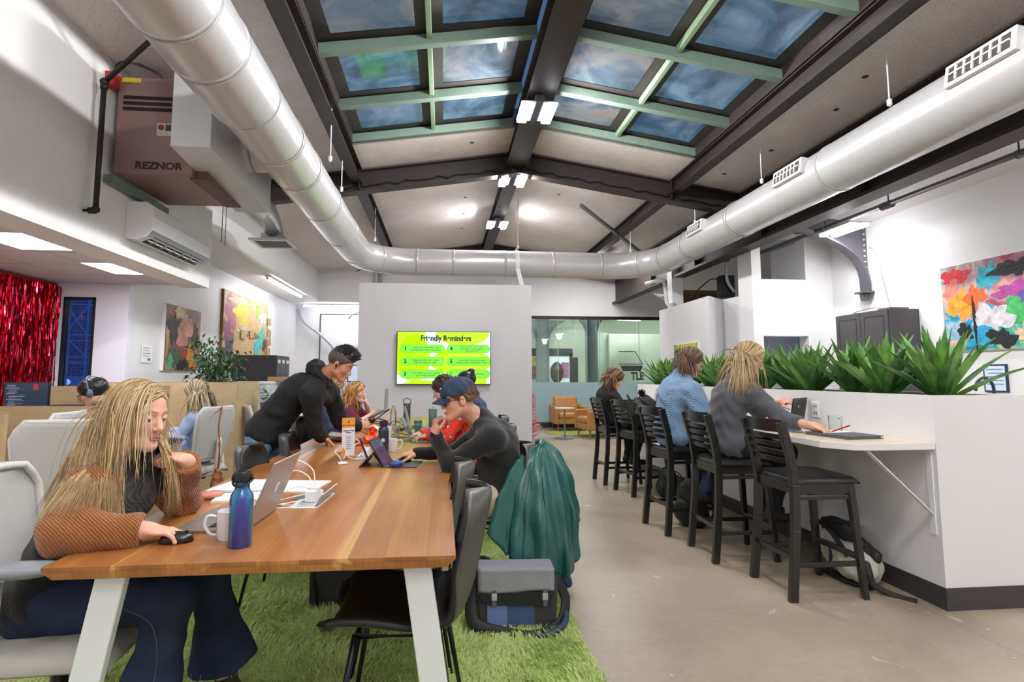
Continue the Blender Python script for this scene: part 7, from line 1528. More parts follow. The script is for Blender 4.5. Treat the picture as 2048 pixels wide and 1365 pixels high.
mug('white mug just left of the iridescent bottle', (-.722, 2.045, TZ), .35, M_CER); mug('white mug beside the dark navy bottle', (-.375, 4.24, TZ), PI, M_CER)
# mice, cases, phone sized things
def mouse(label, loc, rz, col='#1b1c1f'):
    t = thing('computer_mouse', label, 'mouse', loc, rz, 'computer mice')
    MB().grid(lambda u, v: ((v*2-1)*.030*math.sqrt(max(.02, 1-abs(u*2-1)**3)), (u*2-1)*.052, .003+.030*max(0, (1-(u*2-1)**2)*(1-(v*2-1)**2))**.45), 16, 12, thick=.002).build('shell', mat('mouse_'+col[1:], col, .3, coat=.2), t, smooth=True); MB().cyl((-.003, .03, .03), (.003, .03, .03), .007, n=10).build('scroll_wheel', M_BLKMET, t)
mouse('black mouse under the hand of the blonde woman', (-.882, 2.022, TZ), -PI/2+.15); mouse('dark mouse under the hand of the capped man', (-.255, 3.72, TZ), PI/2, '#3a3d42')
t = thing('earbud_case', 'pink pebble shaped case lying on the table by the notebook', 'case', (-1.035, 2.70, TZ), .9); MB().ball((0, 0, .018), (.055, .024, .018), 20).build('shell', mat('coral_pink_silicone', '#cf8378', .45), t, smooth=True); MB().tube([(-.052, 0, .018), (0, -.0235, .019), (.052, 0, .018)], .0008, 4).build('lid_seam', mat('coral_dark', '#9a5a52', .6), t)
t = thing('earbud_case', 'blue earbud case on the table in front of the tablet', 'case', (-.285, 3.50, TZ), .2); MB().ball((0, 0, .022), (.045, .026, .022), 20).build('shell', mat('blue_silicone', '#2c4a8c', .5), t, smooth=True); MB().box((-.02, -.012, .040), (.018, .012, .046)).build('lid_button', mat('blue_light', '#5f8ab0', .4), t, bevel=.003)
t = thing('keyring_cord', 'thin pale cord trailing from the blue earbud case', 'cord', (-.22, 3.52, TZ)); MB().tube(bez([(-.02, 0, .004), (.03, .01, .003), (.07, .03, .003), (.10, .06, .003)], 6), .0022, 6).build('cord', mat('pale_blue_cord', '#b9c4d4', .5), t, smooth=True)
# notebooks
t = thing('notebook', 'open white paper notebook behind the laptop lid', 'notebook', (-.90, 2.98, TZ), -.15); MB().box((-.21, -.14, 0), (-.003, .14, .008)).build('page_block', mat('paper_white', '#f0f0f2', .6), t); MB().box((.003, -.14, 0), (.30, .14, .006)).build('page_block', MATS['paper_white'], t)
t = thing('spiral_notebook', 'spiral notebook with a teal edge under the laptop corner', 'notebook', (-.90, 2.73, TZ), .12); MB().box((-.12, -.10, 0), (.14, .08, .008)).build('pages', MATS['paper_white'], t); MB().box((-.12, .075, .008), (.14, .085, .010)).build('teal_edge', mat('teal_card', '#2b8a8c', .5), t)
mb = MB()
for i in range(18): mb.tube([(-.115+.0145*i+.001*math.cos(a), .085+.007*math.cos(a), .006+.007*math.sin(a)) for a in [2*PI*k/8 for k in range(8)]], .0009, 4, closed=True)
mb.build('spiral_binding', M_CHROME, t)
o = MB().box((-.035, -.045, 0), (.035, .045, .004)).build('grey_card', mat('dark_green_grey_card', '#5f6f66', .6), bevel=.003); o.location = (-.63, 2.68, TZ+.0); tag(o, 'grey green card half hidden by the laptop lid', 'card')
# power grommets with chargers and cords
def power_box(label, loc, rz, cables, name='power_outlet_box'):
    t = thing(name, label, 'power outlet', loc, rz, 'flip open power boxes in the table')
    mb = MB(); 
    for s in ((-.06, -.15, -.045, .15), (.045, -.15, .06, .15), (-.045, -.15, .045, -.135), (-.045, .135, .045, .15)): mb.box((s[0], s[1], 0), (s[2], s[3], .003))
    mb.build('frame', M_WHITEP, t); MB().box((-.045, -.135, 0), (.045, .135, .0015)).build('well', mat('well_grey', '#b9b9bd', .5), t)
    MB().bar((.047, 0, .003), (.075, 0, .05), .27, .004, up=(1, 0, 0)).build('flip_lid', mat('lid_grey', '#a3a6ad', .35), t)
    for y, h in ((-.03, .05), (.03, .055), (.075, .03)): MB().box((-.022, y-.02, .002), (.022, y+.02, h)).build('charger', M_WHITEP, t, bevel=.004)
    for k, c in enumerate(cables): MB().tube(bez(c, 8), .0026, 7).build('charging_cord', mat('white_cable', '#efefef', .4), t, smooth=True)
power_box('flip open power box with white chargers and looping cords, right of the laptop', (-.575, 2.62, TZ), -.05, [
    [(.0, .03, .05), (-.02, .05, .13), (-.10, .04, .17), (-.17, 0, .10), (-.16, -.04, .02), (-.22, -.10, .006)], [(.0, -.02, .05), (-.03, .03, .10), (-.10, .03, .125), (-.15, -.02, .06), (-.14, -.08, .008), (-.02, -.12, .005)],
    [(-.01, .07, .03), (-.08, .06, .05), (-.15, .0, .03), (-.20, -.06, .006), (-.26, -.05, .006)], [(.0, -.04, .04), (-.06, -.05, .03), (-.14, -.03, .01), (-.24, -.01, .006)], [(-.01, -.06, .02), (-.09, -.09, .008), (-.17, -.13, .005), (-.10, -.16, .005), (-.03, -.13, .004)]])
power_box('second flip open power box with white cords, beside the small sign', (-.53, 4.02, TZ), 0, [[(0, .02, .05), (-.05, 0, .09), (-.09, -.05, .06), (-.10, -.15, .02), (-.02, -.20, .006), (.06, -.12, .01)], [(0, -.02, .05), (-.08, .0, .12), (-.11, -.08, .05), (-.12, -.2, .01)]])
power_box('third power box far down the table', (-.55, 5.5, TZ), 0, [[(0, .02, .05), (-.05, 0, .07), (-.1, -.1, .01)]])
t = thing('charging_puck', 'square white charging pad on a cord in front of the small sign', 'charger', (-.63, 3.68, TZ), .3); MB().box((-.03, -.03, 0), (.03, .03, .010)).build('pad', M_WHITEP, t, bevel=.006); MB().tube(bez([(0, .03, .006), (-.01, .08, .03), (-.03, .16, .06), (.02, .22, .05)], 6), .0028, 6).build('cord', MATS['white_cable'], t, smooth=True)
# small table sign
t = thing('table_sign', 'tall narrow orange and white notice on a wooden base', 'sign', (-.64, 3.93, TZ), .28); M_LW = mat('light_wood_block', '#b98c5c', .5, var=.15, vscale=12)
MB().box((-.06, -.035, 0), (.06, .035, .02)).build('wooden_base', M_LW, t, bevel=.003); c = MB().box((-.042, -.003, .018), (.042, .003, .270)).build('card', mat('sign_card_white', '#e6e5ee', .5), t)
MB().box((-.042, -.0045, .205), (.042, -.003, .270)).build('orange_header', mat('sign_orange', '#ef9a35', .5), c); MB().prism([(-.042, .02), (-.02, .02), (-.018, .05), (-.03, .075), (-.042, .06)], -.0045, -.003, 'y').build('orange_corner', MATS['sign_orange'], c)
MI = mat('sign_ink', '#2b2a30', .5); text('header_text', 'NEW OPEN HOURS', .0105, face_M((0, -.005, .218), (0, -1, 0)), MI, c, ext=.0002, bold=.0004); text('body_text', 'Member Page\nEvents', .013, face_M((0, -.0045, .178), (0, -1, 0)), MI, c, ext=.0002, bold=.0003)
MB().prism([(-.006, .236), (.006, .236), (.0, .256)], -.006, -.0045, 'y').build('header_mark', MI, c)
mb = MB()
for i in range(7): mb.box((-.018+.003*(i % 3), -.0045, .140-.013*i), (.018-.003*(i % 2), -.003, .143-.013*i))
mb.build('small_print', mat('print_grey', '#6e6e74', .6), c)
# tablet with keyboard cover
t = thing('tablet', 'dark tablet on a folding kickstand with a keyboard cover, before the capped man', 'tablet', (-.36, 3.62, TZ), -PI/2-.12); M_TB = mat('tablet_slate', '#46484c', .5)
MB().box((-.13, -.0, 0), (.13, .0, .0)); MB().box((-.125, .02, 0), (.125, .215, .007)).build('keyboard_cover', M_TB, t, bevel=.003)
mb = MB()
for i in range(5):
    for j in range(12): mb.box((-.115+.0192*j, .045+.019*i, .007), (-.115+.0192*j+.016, .045+.019*i+.015, .0085))
k = mb.build('keys', mat('key_grey', '#35373b', .5), t); k['kind'] = 'stuff'
MB().box((-.05, .155, .007), (.05, .205, .0075)).build('trackpad', mat('trackpad_grey', '#5a5c60', .4), t)
a = Matrix.Translation((0, .02, .006)) @ Matrix.Rotation(math.radians(32), 4, 'X'); MB().box((-.125, -.005, 0), (.125, .002, .185), 0, a).build('tablet_body', mat('tablet_black', '#1a1b1e', .25), t, bevel=.002)
MB().box((-.118, .0021, .010), (.118, .003, .175), 0, a).build('screen', mat('tablet_screen', '#20384e', .12, emit=.35, ecol='#2a4a66', var=.6, vscale=14), t)
MB().bar((0, -.055, .085), (0, -.135, .002), .004, .23, up=(1, 0, 0)).build('kickstand', M_TB, t); MB().bar((0, .012, .004), (0, -.055, .085), .003, .24, up=(1, 0, 0)).build('back_panel', M_TB, t)
t = thing('phone', 'phone leaning upright showing a bright photo behind the tablet', 'phone', (-.50, 3.86, TZ), -PI/2+.3); a = Matrix.Rotation(math.radians(22), 4, 'X'); MB().box((-.036, -.004, 0), (.036, .004, .15), 0, a).build('body', M_BLACK, t, bevel=.004); MB().box((-.033, .004, .006), (.033, .0048, .144), 0, a).build('screen', mat('phone_screen', '#2c4a6c', .1, emit=.4, ecol='#35587e', var=.6, vscale=30), t)
# bottles and cups down the table
t = lathe_thing('water_bottle', 'dark navy bottle with a white flower mark beside the tablet', 'bottle', (-.425, 4.12, TZ), [(.034, 0), (.037, .004), (.037, .160), (.034, .178), (.026, .190), (.024, .192), (.024, .205)], mat('navy_bottle_coat', '#2a3040', .35, bump=.1, bscale=300))
MB().lathe([(.028, .196), (.029, .20), (.029, .232), (.0, .236)], n=24).build('lid', mat('navy_lid', '#222838', .45), t, smooth=True, autos=40); MB().bar((.02, 0, .234), (-.045, 0, .252), .026, .008).build('flip_spout', MATS['navy_lid'], t, bevel=.003)
mb = MB()
for i in range(8): a = 2*PI*i/8; mb.bar((.004*math.cos(a), -.0382, .10+.004*math.sin(a)), (.015*math.cos(a), -.0374, .10+.015*math.sin(a)), .005, .0012, up=(0, 1, 0))
mb.build('flower_mark', M_WHITEP, t)
lathe_thing('tumbler', 'tall white tumbler behind the navy bottle', 'cup', (-.46, 4.75, TZ), [(.030, 0), (.038, .14), (.034, .14), (.028, .01), (0, .01)], M_CER)
lathe_thing('tumbler', 'clear plastic cup with a straw behind the white tumbler', 'cup', (-.42, 5.15, TZ), [(.026, 0), (.035, .11), (.034, .11), (.025, .003), (0, .003)], mat('clear_plastic', '#eef6f6', .08, trans=.9))
t = lathe_thing('clear_bottle', 'tall clear water bottle standing past the raised laptop', 'bottle', (-.55, 6.3, TZ), [(.034, 0), (.036, .01), (.034, .12), (.036, .16), (.014, .21), (.013, .235)], mat('clear_plastic', '#eef6f6')); MB().cyl((0, 0, .235), (0, 0, .25), .015, n=14).build('cap', mat('pale_cap', '#c9dcea', .4), t)
t = lathe_thing('clear_bottle', 'small clear bottle with pinkish drink near the orange snack bag', 'bottle', (-.74, 5.6, TZ), [(.024, 0), (.026, .08), (.012, .11), (.011, .13)], mat('pink_drink', '#c79a8c', .15, trans=.6)); MB().cyl((0, 0, .13), (0, 0, .142), .013, n=12).build('cap', M_WHITEP, t)
t = lathe_thing('travel_mug', 'teal travel mug with a tan band beside the far typist', 'mug', (-.245, 5.55, TZ), [(.030, 0), (.038, .10), (.040, .115), (.038, .125), (0, .125)], mat('teal_silicone', '#1d7c88', .45)); MB().lathe([(.0365, .078), (.0395, .100), (.0385, .101)], n=24).build('band', mat('tan_band', '#a08c78', .6), t)
t = lathe_thing('tall_tumbler', 'tall sage green tumbler near the far right of the table', 'bottle', (-.115, 6.1, TZ), [(.033, 0), (.042, .02), (.044, .20), (.040, .205), (0, .205)], mat('sage_green_coat', '#5e7a6e', .4)); MB().cyl((0, 0, .205), (0, 0, .235), .006, n=8).build('straw', mat('pink_straw', '#c8a0a0', .4), t)
t = lathe_thing('steel_bottle', 'brown steel bottle with a handle behind the teal travel mug', 'bottle', (-.42, 6.6, TZ), [(.038, 0), (.04, .01), (.04, .22), (.034, .24), (0, .24)], mat('brown_steel_bottle', '#5c514b', .35, metal=.5)); MB().tube([(-.035, 0, .22), (-.045, 0, .28), (0, 0, .30), (.045, 0, .28), (.035, 0, .22)], .005, 6).build('handle', M_BLACK, t)
t = thing('snack_bag', 'crumpled orange and red snack bag in the middle of the table', 'bag', (-.60, 4.78, TZ)); S = SDF(); S.ell((0, 0, .035), (.075, .05, .035), k=.02); S.ell((.02, .02, .09), (.045, .03, .06), k=.03); S.fn(wrinkle(.008, 2.2, 4)); v, f = S.mesh(.004); sp_ = NT('snack_bag_print'); mp = sp_.coord(); vo = sp_.n('TexVoronoi', i_Scale=20.0); sp_.l(mp, 'Vector', vo, 'Vector'); r_ = sp_.ramp([(0, '#e8351c'), (.4, '#f07a1e'), (.75, '#f0ead8')], 'CONSTANT'); sc_ = sp_.n('SeparateColor'); sp_.l(vo, 'Color', sc_, 'Color'); sp_.l(sc_, 'Red', r_, 'Fac'); sp_.l(r_, 'Color', sp_.b, 'Base Color'); sp_.b.inputs['Roughness'].default_value = .3; np_mesh('wrapper', [(v, f)], sp_.m, t)
t = thing('red_jar', 'small red ribbed jar before the orange snack bag', 'jar', (-.66, 4.62, TZ)); MB().lathe([(.03, 0), (.034, .005), (.034, .04), (.026, .05), (0, .05)], n=12).build('jar', mat('glossy_red', '#d42a1e', .25, coat=.4), t)
t = thing('wallet_pouch', 'dark red patterned pouch by the hand of the leaning man', 'pouch', (-.88, 4.92, TZ), .2); MB().ball((0, 0, .022), (.07, .04, .022), 16).build('pouch', mat('dark_red_pattern', '#6a2830', .5, var=.7, vscale=60), t, smooth=True)
laptop('laptop', 'closed looking silver laptop edge behind the small sign', (-.78, 5.15, TZ), -PI/2+.1, w=.33, d=.23, ang=8, keys=False)
# raised laptop of the woman in maroon
t = thing('laptop_stand', 'black scissor laptop stand in front of the woman in maroon', 'laptop stand', (-.72, 6.5, TZ), -PI/2)
for s in (-.1, .1): MB().bar((s, -.12, .008), (s, .10, .17), .016, .010).build('strut', M_BLACK, t); MB().bar((s, .12, .008), (s, -.12, .05), .014, .008).build('strut', M_BLACK, t); MB().bar((s, -.15, .06), (s, .10, .178), .016, .008).build('rail', M_BLACK, t)
MB().box((-.12, -.14, 0), (.12, -.12, .012)).build('foot', M_BLACK, t); MB().box((-.12, .10, 0), (.12, .12, .012)).build('foot', M_BLACK, t)
o = laptop('laptop', 'silver laptop raised on the black stand, lid upright', (-.645, 6.5, TZ+.178), -PI/2, w=.33, d=.23, ang=118, keys=False, body='#9a9b9c', logo=True)
o.rotation_euler = (math.radians(26), 0, -PI/2); o.rotation_mode = 'ZYX' if False else 'XYZ'
laptop('laptop', 'grey green laptop with its keyboard slanting down, beyond the teal travel mug', (-.36, 6.15, TZ), PI/2, w=.33, d=.23, ang=105, body='#7f8a84', scr='#2b3036')
laptop('laptop', 'laptop used by the person in red floral sleeves', (-.26, 4.95, TZ), PI/2, w=.31, d=.22, ang=118, body='#8a8c8a', scr='#3a5a4a')
o = MB().cyl((0, 0, 0), (0, 0, .002), .055, n=24).build('green_coaster', mat('green_felt', '#3f8a3c', .9)); o.location = (-.40, 5.25, TZ); tag(o, 'round green coaster beside the black cables', 'coaster')
for i, (pts, lb) in enumerate(([[(-.78, 4.75, 0), (-.70, 4.9, .01), (-.62, 4.95, .02), (-.5, 5.3, .004), (-.36, 5.4, .05), (-.28, 5.0, .004)], 'black cable crossing the table behind the navy bottle'], [[(-.62, 6.2, .004), (-.5, 6.5, .04), (-.42, 6.2, .06), (-.36, 5.9, .02), (-.46, 5.7, .004), (-.3, 5.3, .004)], 'tangled black cable near the teal travel mug'], [[(-.6, 5.9, .004), (-.52, 6.1, .08), (-.44, 6.3, .02), (-.3, 6.2, .004)], 'thin black cable arching beside the clear bottle'], [[(-.5, 4.5, .004), (-.44, 4.9, .03), (-.36, 4.7, .05), (-.30, 5.2, .004)], 'looping dark cable behind the second mug'])):
    o = MB().tube(bez(pts, 8), .0035, 6).build('power_cable', M_BLACK, smooth=True, world=pts[0]); o.location = (pts[0][0], pts[0][1], TZ+.0035); tag(o, lb, 'cable')
o = MB().box((-.06, -.025, 0), (.06, .025, .025)).build('power_adapter', M_BLACK, bevel=.005); o.location = (-.47, 5.85, TZ); tag(o, 'black power adapter among the cables on the table', 'adapter')
# ------------------------------------------------------------------ bags
M_NYK = mat('black_nylon', '#17181b', .6, bump=.25, bscale=160, var=.15)
def soft(name, S, h, m, parent, o=None, nm=None): v, f = S.mesh(h); return np_mesh(name, [(v, f)], m, parent, world=o)
t = thing('messenger_bag', 'grey, black and blue messenger bag standing on the green rug', 'bag', (.385, 3.03, .0), -.06); g1 = mat('grey_flap_fabric', '#8f9098', .7, var=.08, vscale=9, bump=.2, bscale=90)
mb = MB().prism([(-.19, .03), (-.17, .02), (.17, .015), (.205, .05), (.215, .20), (.20, .30), (-.185, .295), (-.21, .18)], -.07, .07, 'y'); b_ = mb.build('bag_body', mat('dark_grey_canvas', '#35363b', .8, bump=.2, bscale=120), t, bevel=.02, seg=3)
MB().prism([(-.15, .045), (-.05, .035), (-.05, .185), (-.15, .185)], -.0735, -.069, 'y').build('pale_blue_panel', mat('periwinkle_panel', '#6b7fb4', .7), b_); MB().prism([(-.05, .035), (.09, .030), (.09, .185), (-.05, .185)], -.0735, -.069, 'y').build('blue_panel', mat('slate_blue_panel', '#3f527c', .7), b_)
fl_ = MB(); fl_.grid(lambda u, v: ((-.197+.39*v), -.079-.006*math.sin(PI*v)-.002*math.sin(9*v), .318-.115*u-.008*math.sin(6*v)*u), 8, 16, thick=.006); fl_.build('flap', g1, t, smooth=True)
MB().box((-.20, -.078, .295), (.195, .075, .320)).build('flap_top', g1, t, bevel=.012, seg=3)
MB().prism([(-.197, .20), (.193, .205), (.18, .155), (.15, .137), (-.14, .140), (-.18, .165)], -.086, -.078, 'y').build('flap_trim', M_NYK, t, bevel=.002)
for x in (-.115, .145): k = MB().box((x-.014, -.092, .165), (x+.014, -.086, .200)).build('buckle', mat('grey_buckle', '#a9aab0', .4), t, bevel=.003); MB().box((x-.011, -.089, .135), (x+.011, -.085, .215)).build('strap', mat('strap_grey', '#5a5a60', .7), t)
MB().tube(bez([(-.21, 0, .22), (-.235, -.07, .12), (-.20, -.12, .06), (-.06, -.135, .025), (.06, -.15, .012), (.16, -.11, .02), (.235, -.05, .05), (.26, .0, .14), (.21, .0, .25)], 8), .030, 8, flat=.28).build('shoulder_strap', M_NYK, t, smooth=True)
MB().tube(bez([(.05, -.14, .012), (.15, -.15, .02), (.24, -.09, .05), (.265, .02, .09)], 8), .017, 8).build('grab_strap', mat('dark_teal_strap', '#1f3a4c', .5), t, smooth=True)
# teal jacket over the chair back
M_TEAL = mat('teal_quilted_nylon', '#1f5a55', .38, var=.12, vscale=7, bump=.35, bscale=22, coat=.15)
t = thing('teal_jacket', 'dark teal padded jacket draped over the capped man\'s chair', 'jacket', (.56, 3.42, 0)); t['label'] = 'dark teal padded jacket draped over the chair of the capped man'
JP = [(.575, 3.66, .50, .40), (.80, 3.66, .42, .30), (.815, 3.52, .34, .12), (.75, 3.34, .20, .10), (.68, 3.20, .18, .08), (.56, 3.14, .27, .10), (.44, 3.14, .29, .10), (.34, 3.165, .32, .06), (.26, 3.18, .45, .0), (.33, 3.26, .52, .0)]
def jk(u, v):
    f = v*(len(JP)-1); i = min(int(f), len(JP)-2); k = f-i; k = k*k*(3-2*k); P = [JP[i][q]*(1-k)+JP[i+1][q]*k for q in range(4)]
    ap = (.592, 3.44+.09*math.cos(v*PI), .895); uu = u**.55; bul = math.sin(PI*min(1, u*.9))*.055*(1 if v < .55 else max(0, 1-(v-.55)/.2))
    dx, dy = P[0]-ap[0], P[1]-ap[1]; L = math.hypot(dx, dy)+1e-6; fo = u*(.016*math.sin(v*44+2*u)+.010*math.sin(v*91+5*u+1))+.006*math.sin(u*19+v*23)
    x = ap[0]+dx*uu+dx/L*(bul+fo); y = ap[1]+dy*uu+dy/L*(bul+fo); z = ap[2]+(P[2]-ap[2])*u**1.25+.008*math.sin(v*61)*u
    return (x-.56, y-3.42, max(.03, z))
MB().grid(jk, 40, 110, thick=.012).build('jacket_shell', M_TEAL, t, smooth=True)
MB().tube([(p[0]-.56, p[1]-3.42, p[2]) for p in bez([(.57, 3.34, .885), (.60, 3.43, .905), (.59, 3.53, .885)], 5)], .018, 8).build('collar', M_TEAL, t, smooth=True)
c0_ = lambda x, y, z: (x-.56, y-3.42, z)
S = SDF(); S.cap(c0_(.70, 3.56, .44), c0_(.73, 3.50, .14), .055, .05, .02); S.cap(c0_(.73, 3.50, .14), c0_(.75, 3.49, .05), .048, .035, .02); S.fn(wrinkle(.007, 1.2, 1)); soft('sleeve', S, .007, mat('navy_teal_sleeve', '#1d3f5c', .45, bump=.3, bscale=25, var=.1), t)
S = SDF(); S.cap(c0_(.70, 3.60, .62), c0_(.84, 3.58, .40), .045, .030, .02); S.cap(c0_(.66, 3.52, .72), c0_(.72, 3.56, .56), .05, .045, .04); S.fn(wrinkle(.007, 1.2, 4)); soft('sleeve', S, .007, M_TEAL, t)
# black bag under the nearer chair
t = thing('black_bag', 'soft black bag on the rug between the chairs and the messenger bag', 'bag', (.22, 3.5, 0)); S = SDF(); S.ell((0, 0, .10), (.13, .12, .11), k=.03); S.ell((.08, .04, .07), (.12, .08, .07), k=.05); S.fn(wrinkle(.008, 1.2, 3)); S.plane((0, 0, .002), (0, 0, -1)); soft('bag_body', S, .008, M_NYK, t)
# backpacks by the stools
def backpack(label, loc, rz, s=1.0, m=None, white=False, lean=.0):
    t = thing('backpack', label, 'backpack', loc, rz, 'backpacks on the floor by the stools'); S = SDF(); S.ell((0, 0, .20*s), (.155*s, .10*s, .20*s), k=.03); S.ell((0, .0, .10*s), (.16*s, .115*s, .12*s), k=.06); S.fn(wrinkle(.005, 1.1, 3)); S.plane((0, 0, .002), (0, 0, -1)); soft('bag_body', S, .008, m or M_NYK, t)
    S = SDF(); S.ell((0, -.10*s, .13*s), (.12*s, .045*s, .10*s), k=.02); soft('front_pocket', S, .008, m or M_NYK, t)
    for q in (-1, 1): MB().tube(bez([(q*.07*s, .07*s, .36*s), (q*.10*s, .15*s, .30*s), (q*.11*s, .16*s, .16*s), (q*.12*s, .09*s, .05*s)], 6), .022*s, 8, flat=.3).build('shoulder_strap', M_NYK, t, smooth=True)
    MB().tube(bez([(-.04*s, .03, .39*s), (0, .03, .425*s), (.04*s, .03, .39*s)], 5), .008, 6).build('top_handle', M_NYK, t, smooth=True)
    MB().tube(bez([(-.13*s, -.05*s, .18*s), (-.09*s, -.085*s, .30*s), (0, -.09*s, .345*s), (.09*s, -.085*s, .30*s), (.13*s, -.05*s, .18*s)], 6), .004, 6).build('zip', M_BLKMET, t, smooth=True); return t
backpack('upright black backpack on the floor under the stool of the woman in light blue', (2.18, 4.86, 0), -PI/2+.3, 1.0)
t = thing('canvas_backpack', 'white canvas backpack with black straps lying under the nearest stool', 'backpack', (2.62, 3.52, 0), 0); MCV = mat('off_white_canvas', '#c9c6bd', .75, var=.15, vscale=12, bump=.4, bscale=40)
S = SDF(); S.ell((0, .0, .14), (.10, .22, .13), k=.03); S.ell((.0, -.12, .12), (.11, .12, .11), k=.05); S.ell((.0, .12, .22), (.09, .10, .08), k=.05); S.fn(wrinkle(.009, 1.1, 5)); S.plane((0, 0, .002), (0, 0, -1)); soft('bag_body', S, .008, MCV, t)
S = SDF(); S.ell((.02, .10, .30), (.09, .14, .055), k=.03); S.cap((.0, .0, .28), (.02, -.22, .20), .05, .035, .05); S.ell((0, .0, .015), (.11, .22, .02), k=.01); S.fn(wrinkle(.006, 1.5, 2)); soft('black_top', S, .008, M_NYK, t)
MB().tube(bez([(-.03, -.20, .20), (-.05, -.25, .12), (-.04, -.27, .05), (.04, -.33, .01), (.10, -.42, .006)], 8), .018, 8, flat=.3).build('loose_strap', M_NYK, t, smooth=True); MB().tube(bez([(-.08, .22, .30), (-.12, .12, .34), (-.12, -.02, .30), (-.10, -.14, .18)], 8), .022, 8, flat=.3).build('shoulder_strap', M_NYK, t, smooth=True); MB().bar((-.108, .02, .03), (-.10, .02, .22), .02, .008, up=(1, 0, 0)).build('webbing', mat('navy_webbing', '#2c3048', .7), t)
# black tote and fur pom on the fourth stool
t = thing('tote_bag', 'big black tote bag with a pom pom standing on a bar stool', 'bag', (2.24, 6.22, .712), .1); S = SDF(); S.ell((0, 0, .14), (.17, .20, .15), k=.03); S.ell((.03, .02, .28), (.12, .15, .09), k=.06); S.ell((-.1, .1, .1), (.12, .12, .11), k=.05); S.fn(wrinkle(.012, 1.2, 3)); S.plane((0, 0, .002), (0, 0, -1)); soft('bag_body', S, .009, M_NYK, t)
MB().tube(bez([(-.14, -.12, .22), (-.22, -.16, .34), (-.20, -.05, .38), (-.12, .04, .30)], 6), .012, 6).build('handle', M_NYK, t, smooth=True); MB().tube(bez([(.10, -.12, .30), (.22, -.14, .36), (.28, -.08, .26), (.25, -.06, .14)], 6), .012, 6).build('handle', M_NYK, t, smooth=True)
rg = random.Random(9); mb = MB()
for i in range(260):
    d = Vector((rg.gauss(0, 1), rg.gauss(0, 1), rg.gauss(0, 1))).normalized(); mb.tube([(.0, 0, .40), (d.x*.05, d.y*.05, .40+d.z*.05)], [.004, .0006], 3)
mb.build('pom_pom', mat('black_fur', '#101013', .8), t)
backpack('black backpack on the floor under the stool with the tote bag', (2.42, 6.0, 0), -PI/2, .8)
# brown leather bag hung on the cubicle chair
t = thing('leather_bag', 'small brown leather bag hanging by its strap from an office chair', 'bag', (-2.04, 5.42, .20)); W_ = (-2.04, 5.42, .20); MLB = mat('brown_leather', '#8a4f28', .38, var=.2, vscale=10)
S = SDF(); S.ell((0, 0, .10), (.055, .07, .12), k=.02); S.ell((0, 0, .22), (.03, .035, .06), k=.04); S.fn(wrinkle(.004, 2, 1)); soft('bag_body', S, .006, MLB, t)
MB().tube(bez([(0, 0, .24), (.01, 0, .45), (-.01, .01, .65), (.0, .04, .81), (-.03, .1, .80)], 8), .007, 6).build('strap', MLB, t, smooth=True); MB().tube(bez([(.0, -.01, .24), (.03, -.03, .34), (.0, -.01, .50)], 6), .004, 6).build('tassel_cord', MLB, t, smooth=True)
# ------------------------------------------------------------------ on the bar counter
CZ = .9238
laptop('laptop', 'dark laptop opened by the woman in the charcoal sweater', (2.66, 4.05, CZ), -PI/2-.9, w=.30, d=.21, ang=100, body='#2a2426', scr='#1d1a20')
laptop('laptop', 'laptop with a pale blue screen between the tote bag and the woman in light blue', (2.60, 5.75, CZ), -PI/2-.45, w=.33, d=.23, ang=108, body='#3c3e42', scr='#8fa9d0')
laptop('laptop', 'dark laptop in front of the woman in light blue', (2.62, 4.9, CZ), -PI/2, w=.31, d=.22, ang=105, body='#6f7276', scr='#222830')
laptop('laptop', 'laptop in front of the woman in black at the far end of the counter', (2.66, 6.85, CZ), -PI/2, w=.31, d=.22, ang=105, body='#6f7276', scr='#8a98a8')
t = thing('binder', 'slim dark grey binder lying on the bar counter with a white sheet on top', 'binder', (2.50, 3.34, CZ), .12); MB().box((-.13, -.17, 0), (.13, .17, .006)).build('cover', mat('binder_grey', '#55585f', .5), t, bevel=.001); MB().box((-.125, -.16, .006), (.12, .165, .014)).build('pages', mat('binder_pages', '#8f9299', .6), t); MB().box((-.13, -.17, .014), (.13, .17, .020)).build('cover', mat('binder_grey', '#55585f'), t, bevel=.001)
o = MB().box((-.10, -.07, 0), (.10, .07, .0012)).build('paper_sheet', MATS['paper_white']); o.location = (2.50, 3.44, CZ+.021); o.rotation_euler = (0, 0, .2); tag(o, 'white paper sheet on top of the dark binder', 'paper')
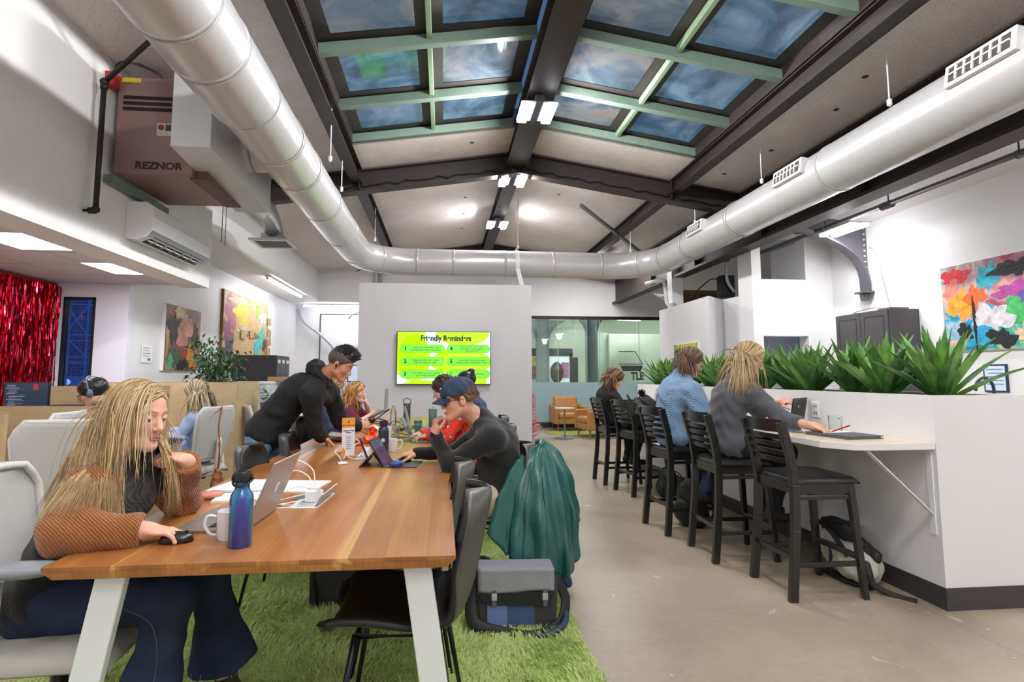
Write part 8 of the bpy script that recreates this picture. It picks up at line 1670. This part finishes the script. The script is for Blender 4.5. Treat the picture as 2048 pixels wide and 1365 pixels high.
t = thing('glass_mug', 'empty clear glass mug by the planter wall', 'mug', (2.66, 3.62, CZ), .4); MB().lathe([(.036, 0), (.040, .005), (.043, .11), (.0405, .11), (.037, .012), (0, .010)], n=28).build('cup', M_GLASSC, t, smooth=True, autos=50); MB().tube(bez([(.042, 0, .09), (.07, 0, .09), (.072, 0, .05), (.040, 0, .025)], 6), .005, 8).build('handle', M_GLASSC, t, smooth=True)
o = MB().cyl((0, 0, 0), (.06, -.085, .045), .0042, n=8).build('red_pen', mat('red_pen_plastic', '#c81f30', .3)); o.location = (2.45, 3.37, CZ+.028); tag(o, 'red pen held in the reaching hand of the woman in the charcoal sweater', 'pen')
t = thing('notebook', 'open notebook with blue writing beside the dark laptop on the counter', 'notebook', (2.42, 3.78, CZ), .2); MB().box((-.10, -.14, 0), (.10, .14, .008)).build('pages', MATS['paper_white'], t); mb = MB()
for i in range(9): mb.box((-.08, -.12+.026*i, .008), (.07-.02*(i % 3), -.112+.026*i, .0085))
mb.build('handwriting', mat('blue_ink', '#3a52b0', .6), t)
o = MB().box((-.02, -.05, 0), (.02, .05, .012)).build('highlighter_pouch', mat('lime_pouch', '#c4cf3a', .5), bevel=.004); o.location = (2.33, 3.86, CZ); tag(o, 'small lime green pouch at the counter edge beside the notebook', 'pouch')
# ------------------------------------------------------------------ camera, world
W = bpy.data.worlds.new('night_sky'); SC.world = W; W.use_nodes = True
bgn = W.node_tree.nodes['Background']; bgn.inputs['Color'].default_value = (.10, .20, .38, 1); bgn.inputs['Strength'].default_value = .6
cd = bpy.data.cameras.new('camera'); cam = bpy.data.objects.new('camera', cd); COL.objects.link(cam); SC.camera = cam
yaw, pit = .0995105, .0928390
fw = Vector((math.sin(yaw)*math.cos(pit), math.cos(yaw)*math.cos(pit), math.sin(pit)))
cam.location = (0, 0, 1.3); cam.rotation_euler = fw.to_track_quat('-Z', 'Y').to_euler()
cd.sensor_fit = 'HORIZONTAL'; cd.sensor_width = 36; cd.lens = 1120*36/2048; cd.shift_x = (1024-1000.13)/2048; cd.shift_y = -(682.5-649.08)/2048
cd.clip_start = .05; cd.clip_end = 100
vs = SC.view_settings; SC.display_settings.display_device = 'sRGB'; vs.view_transform = 'Standard'; vs.look = 'None'; vs.gamma = 1; vs.exposure = EXPOSURE
try: vs.use_curve_mapping = False
except Exception: pass
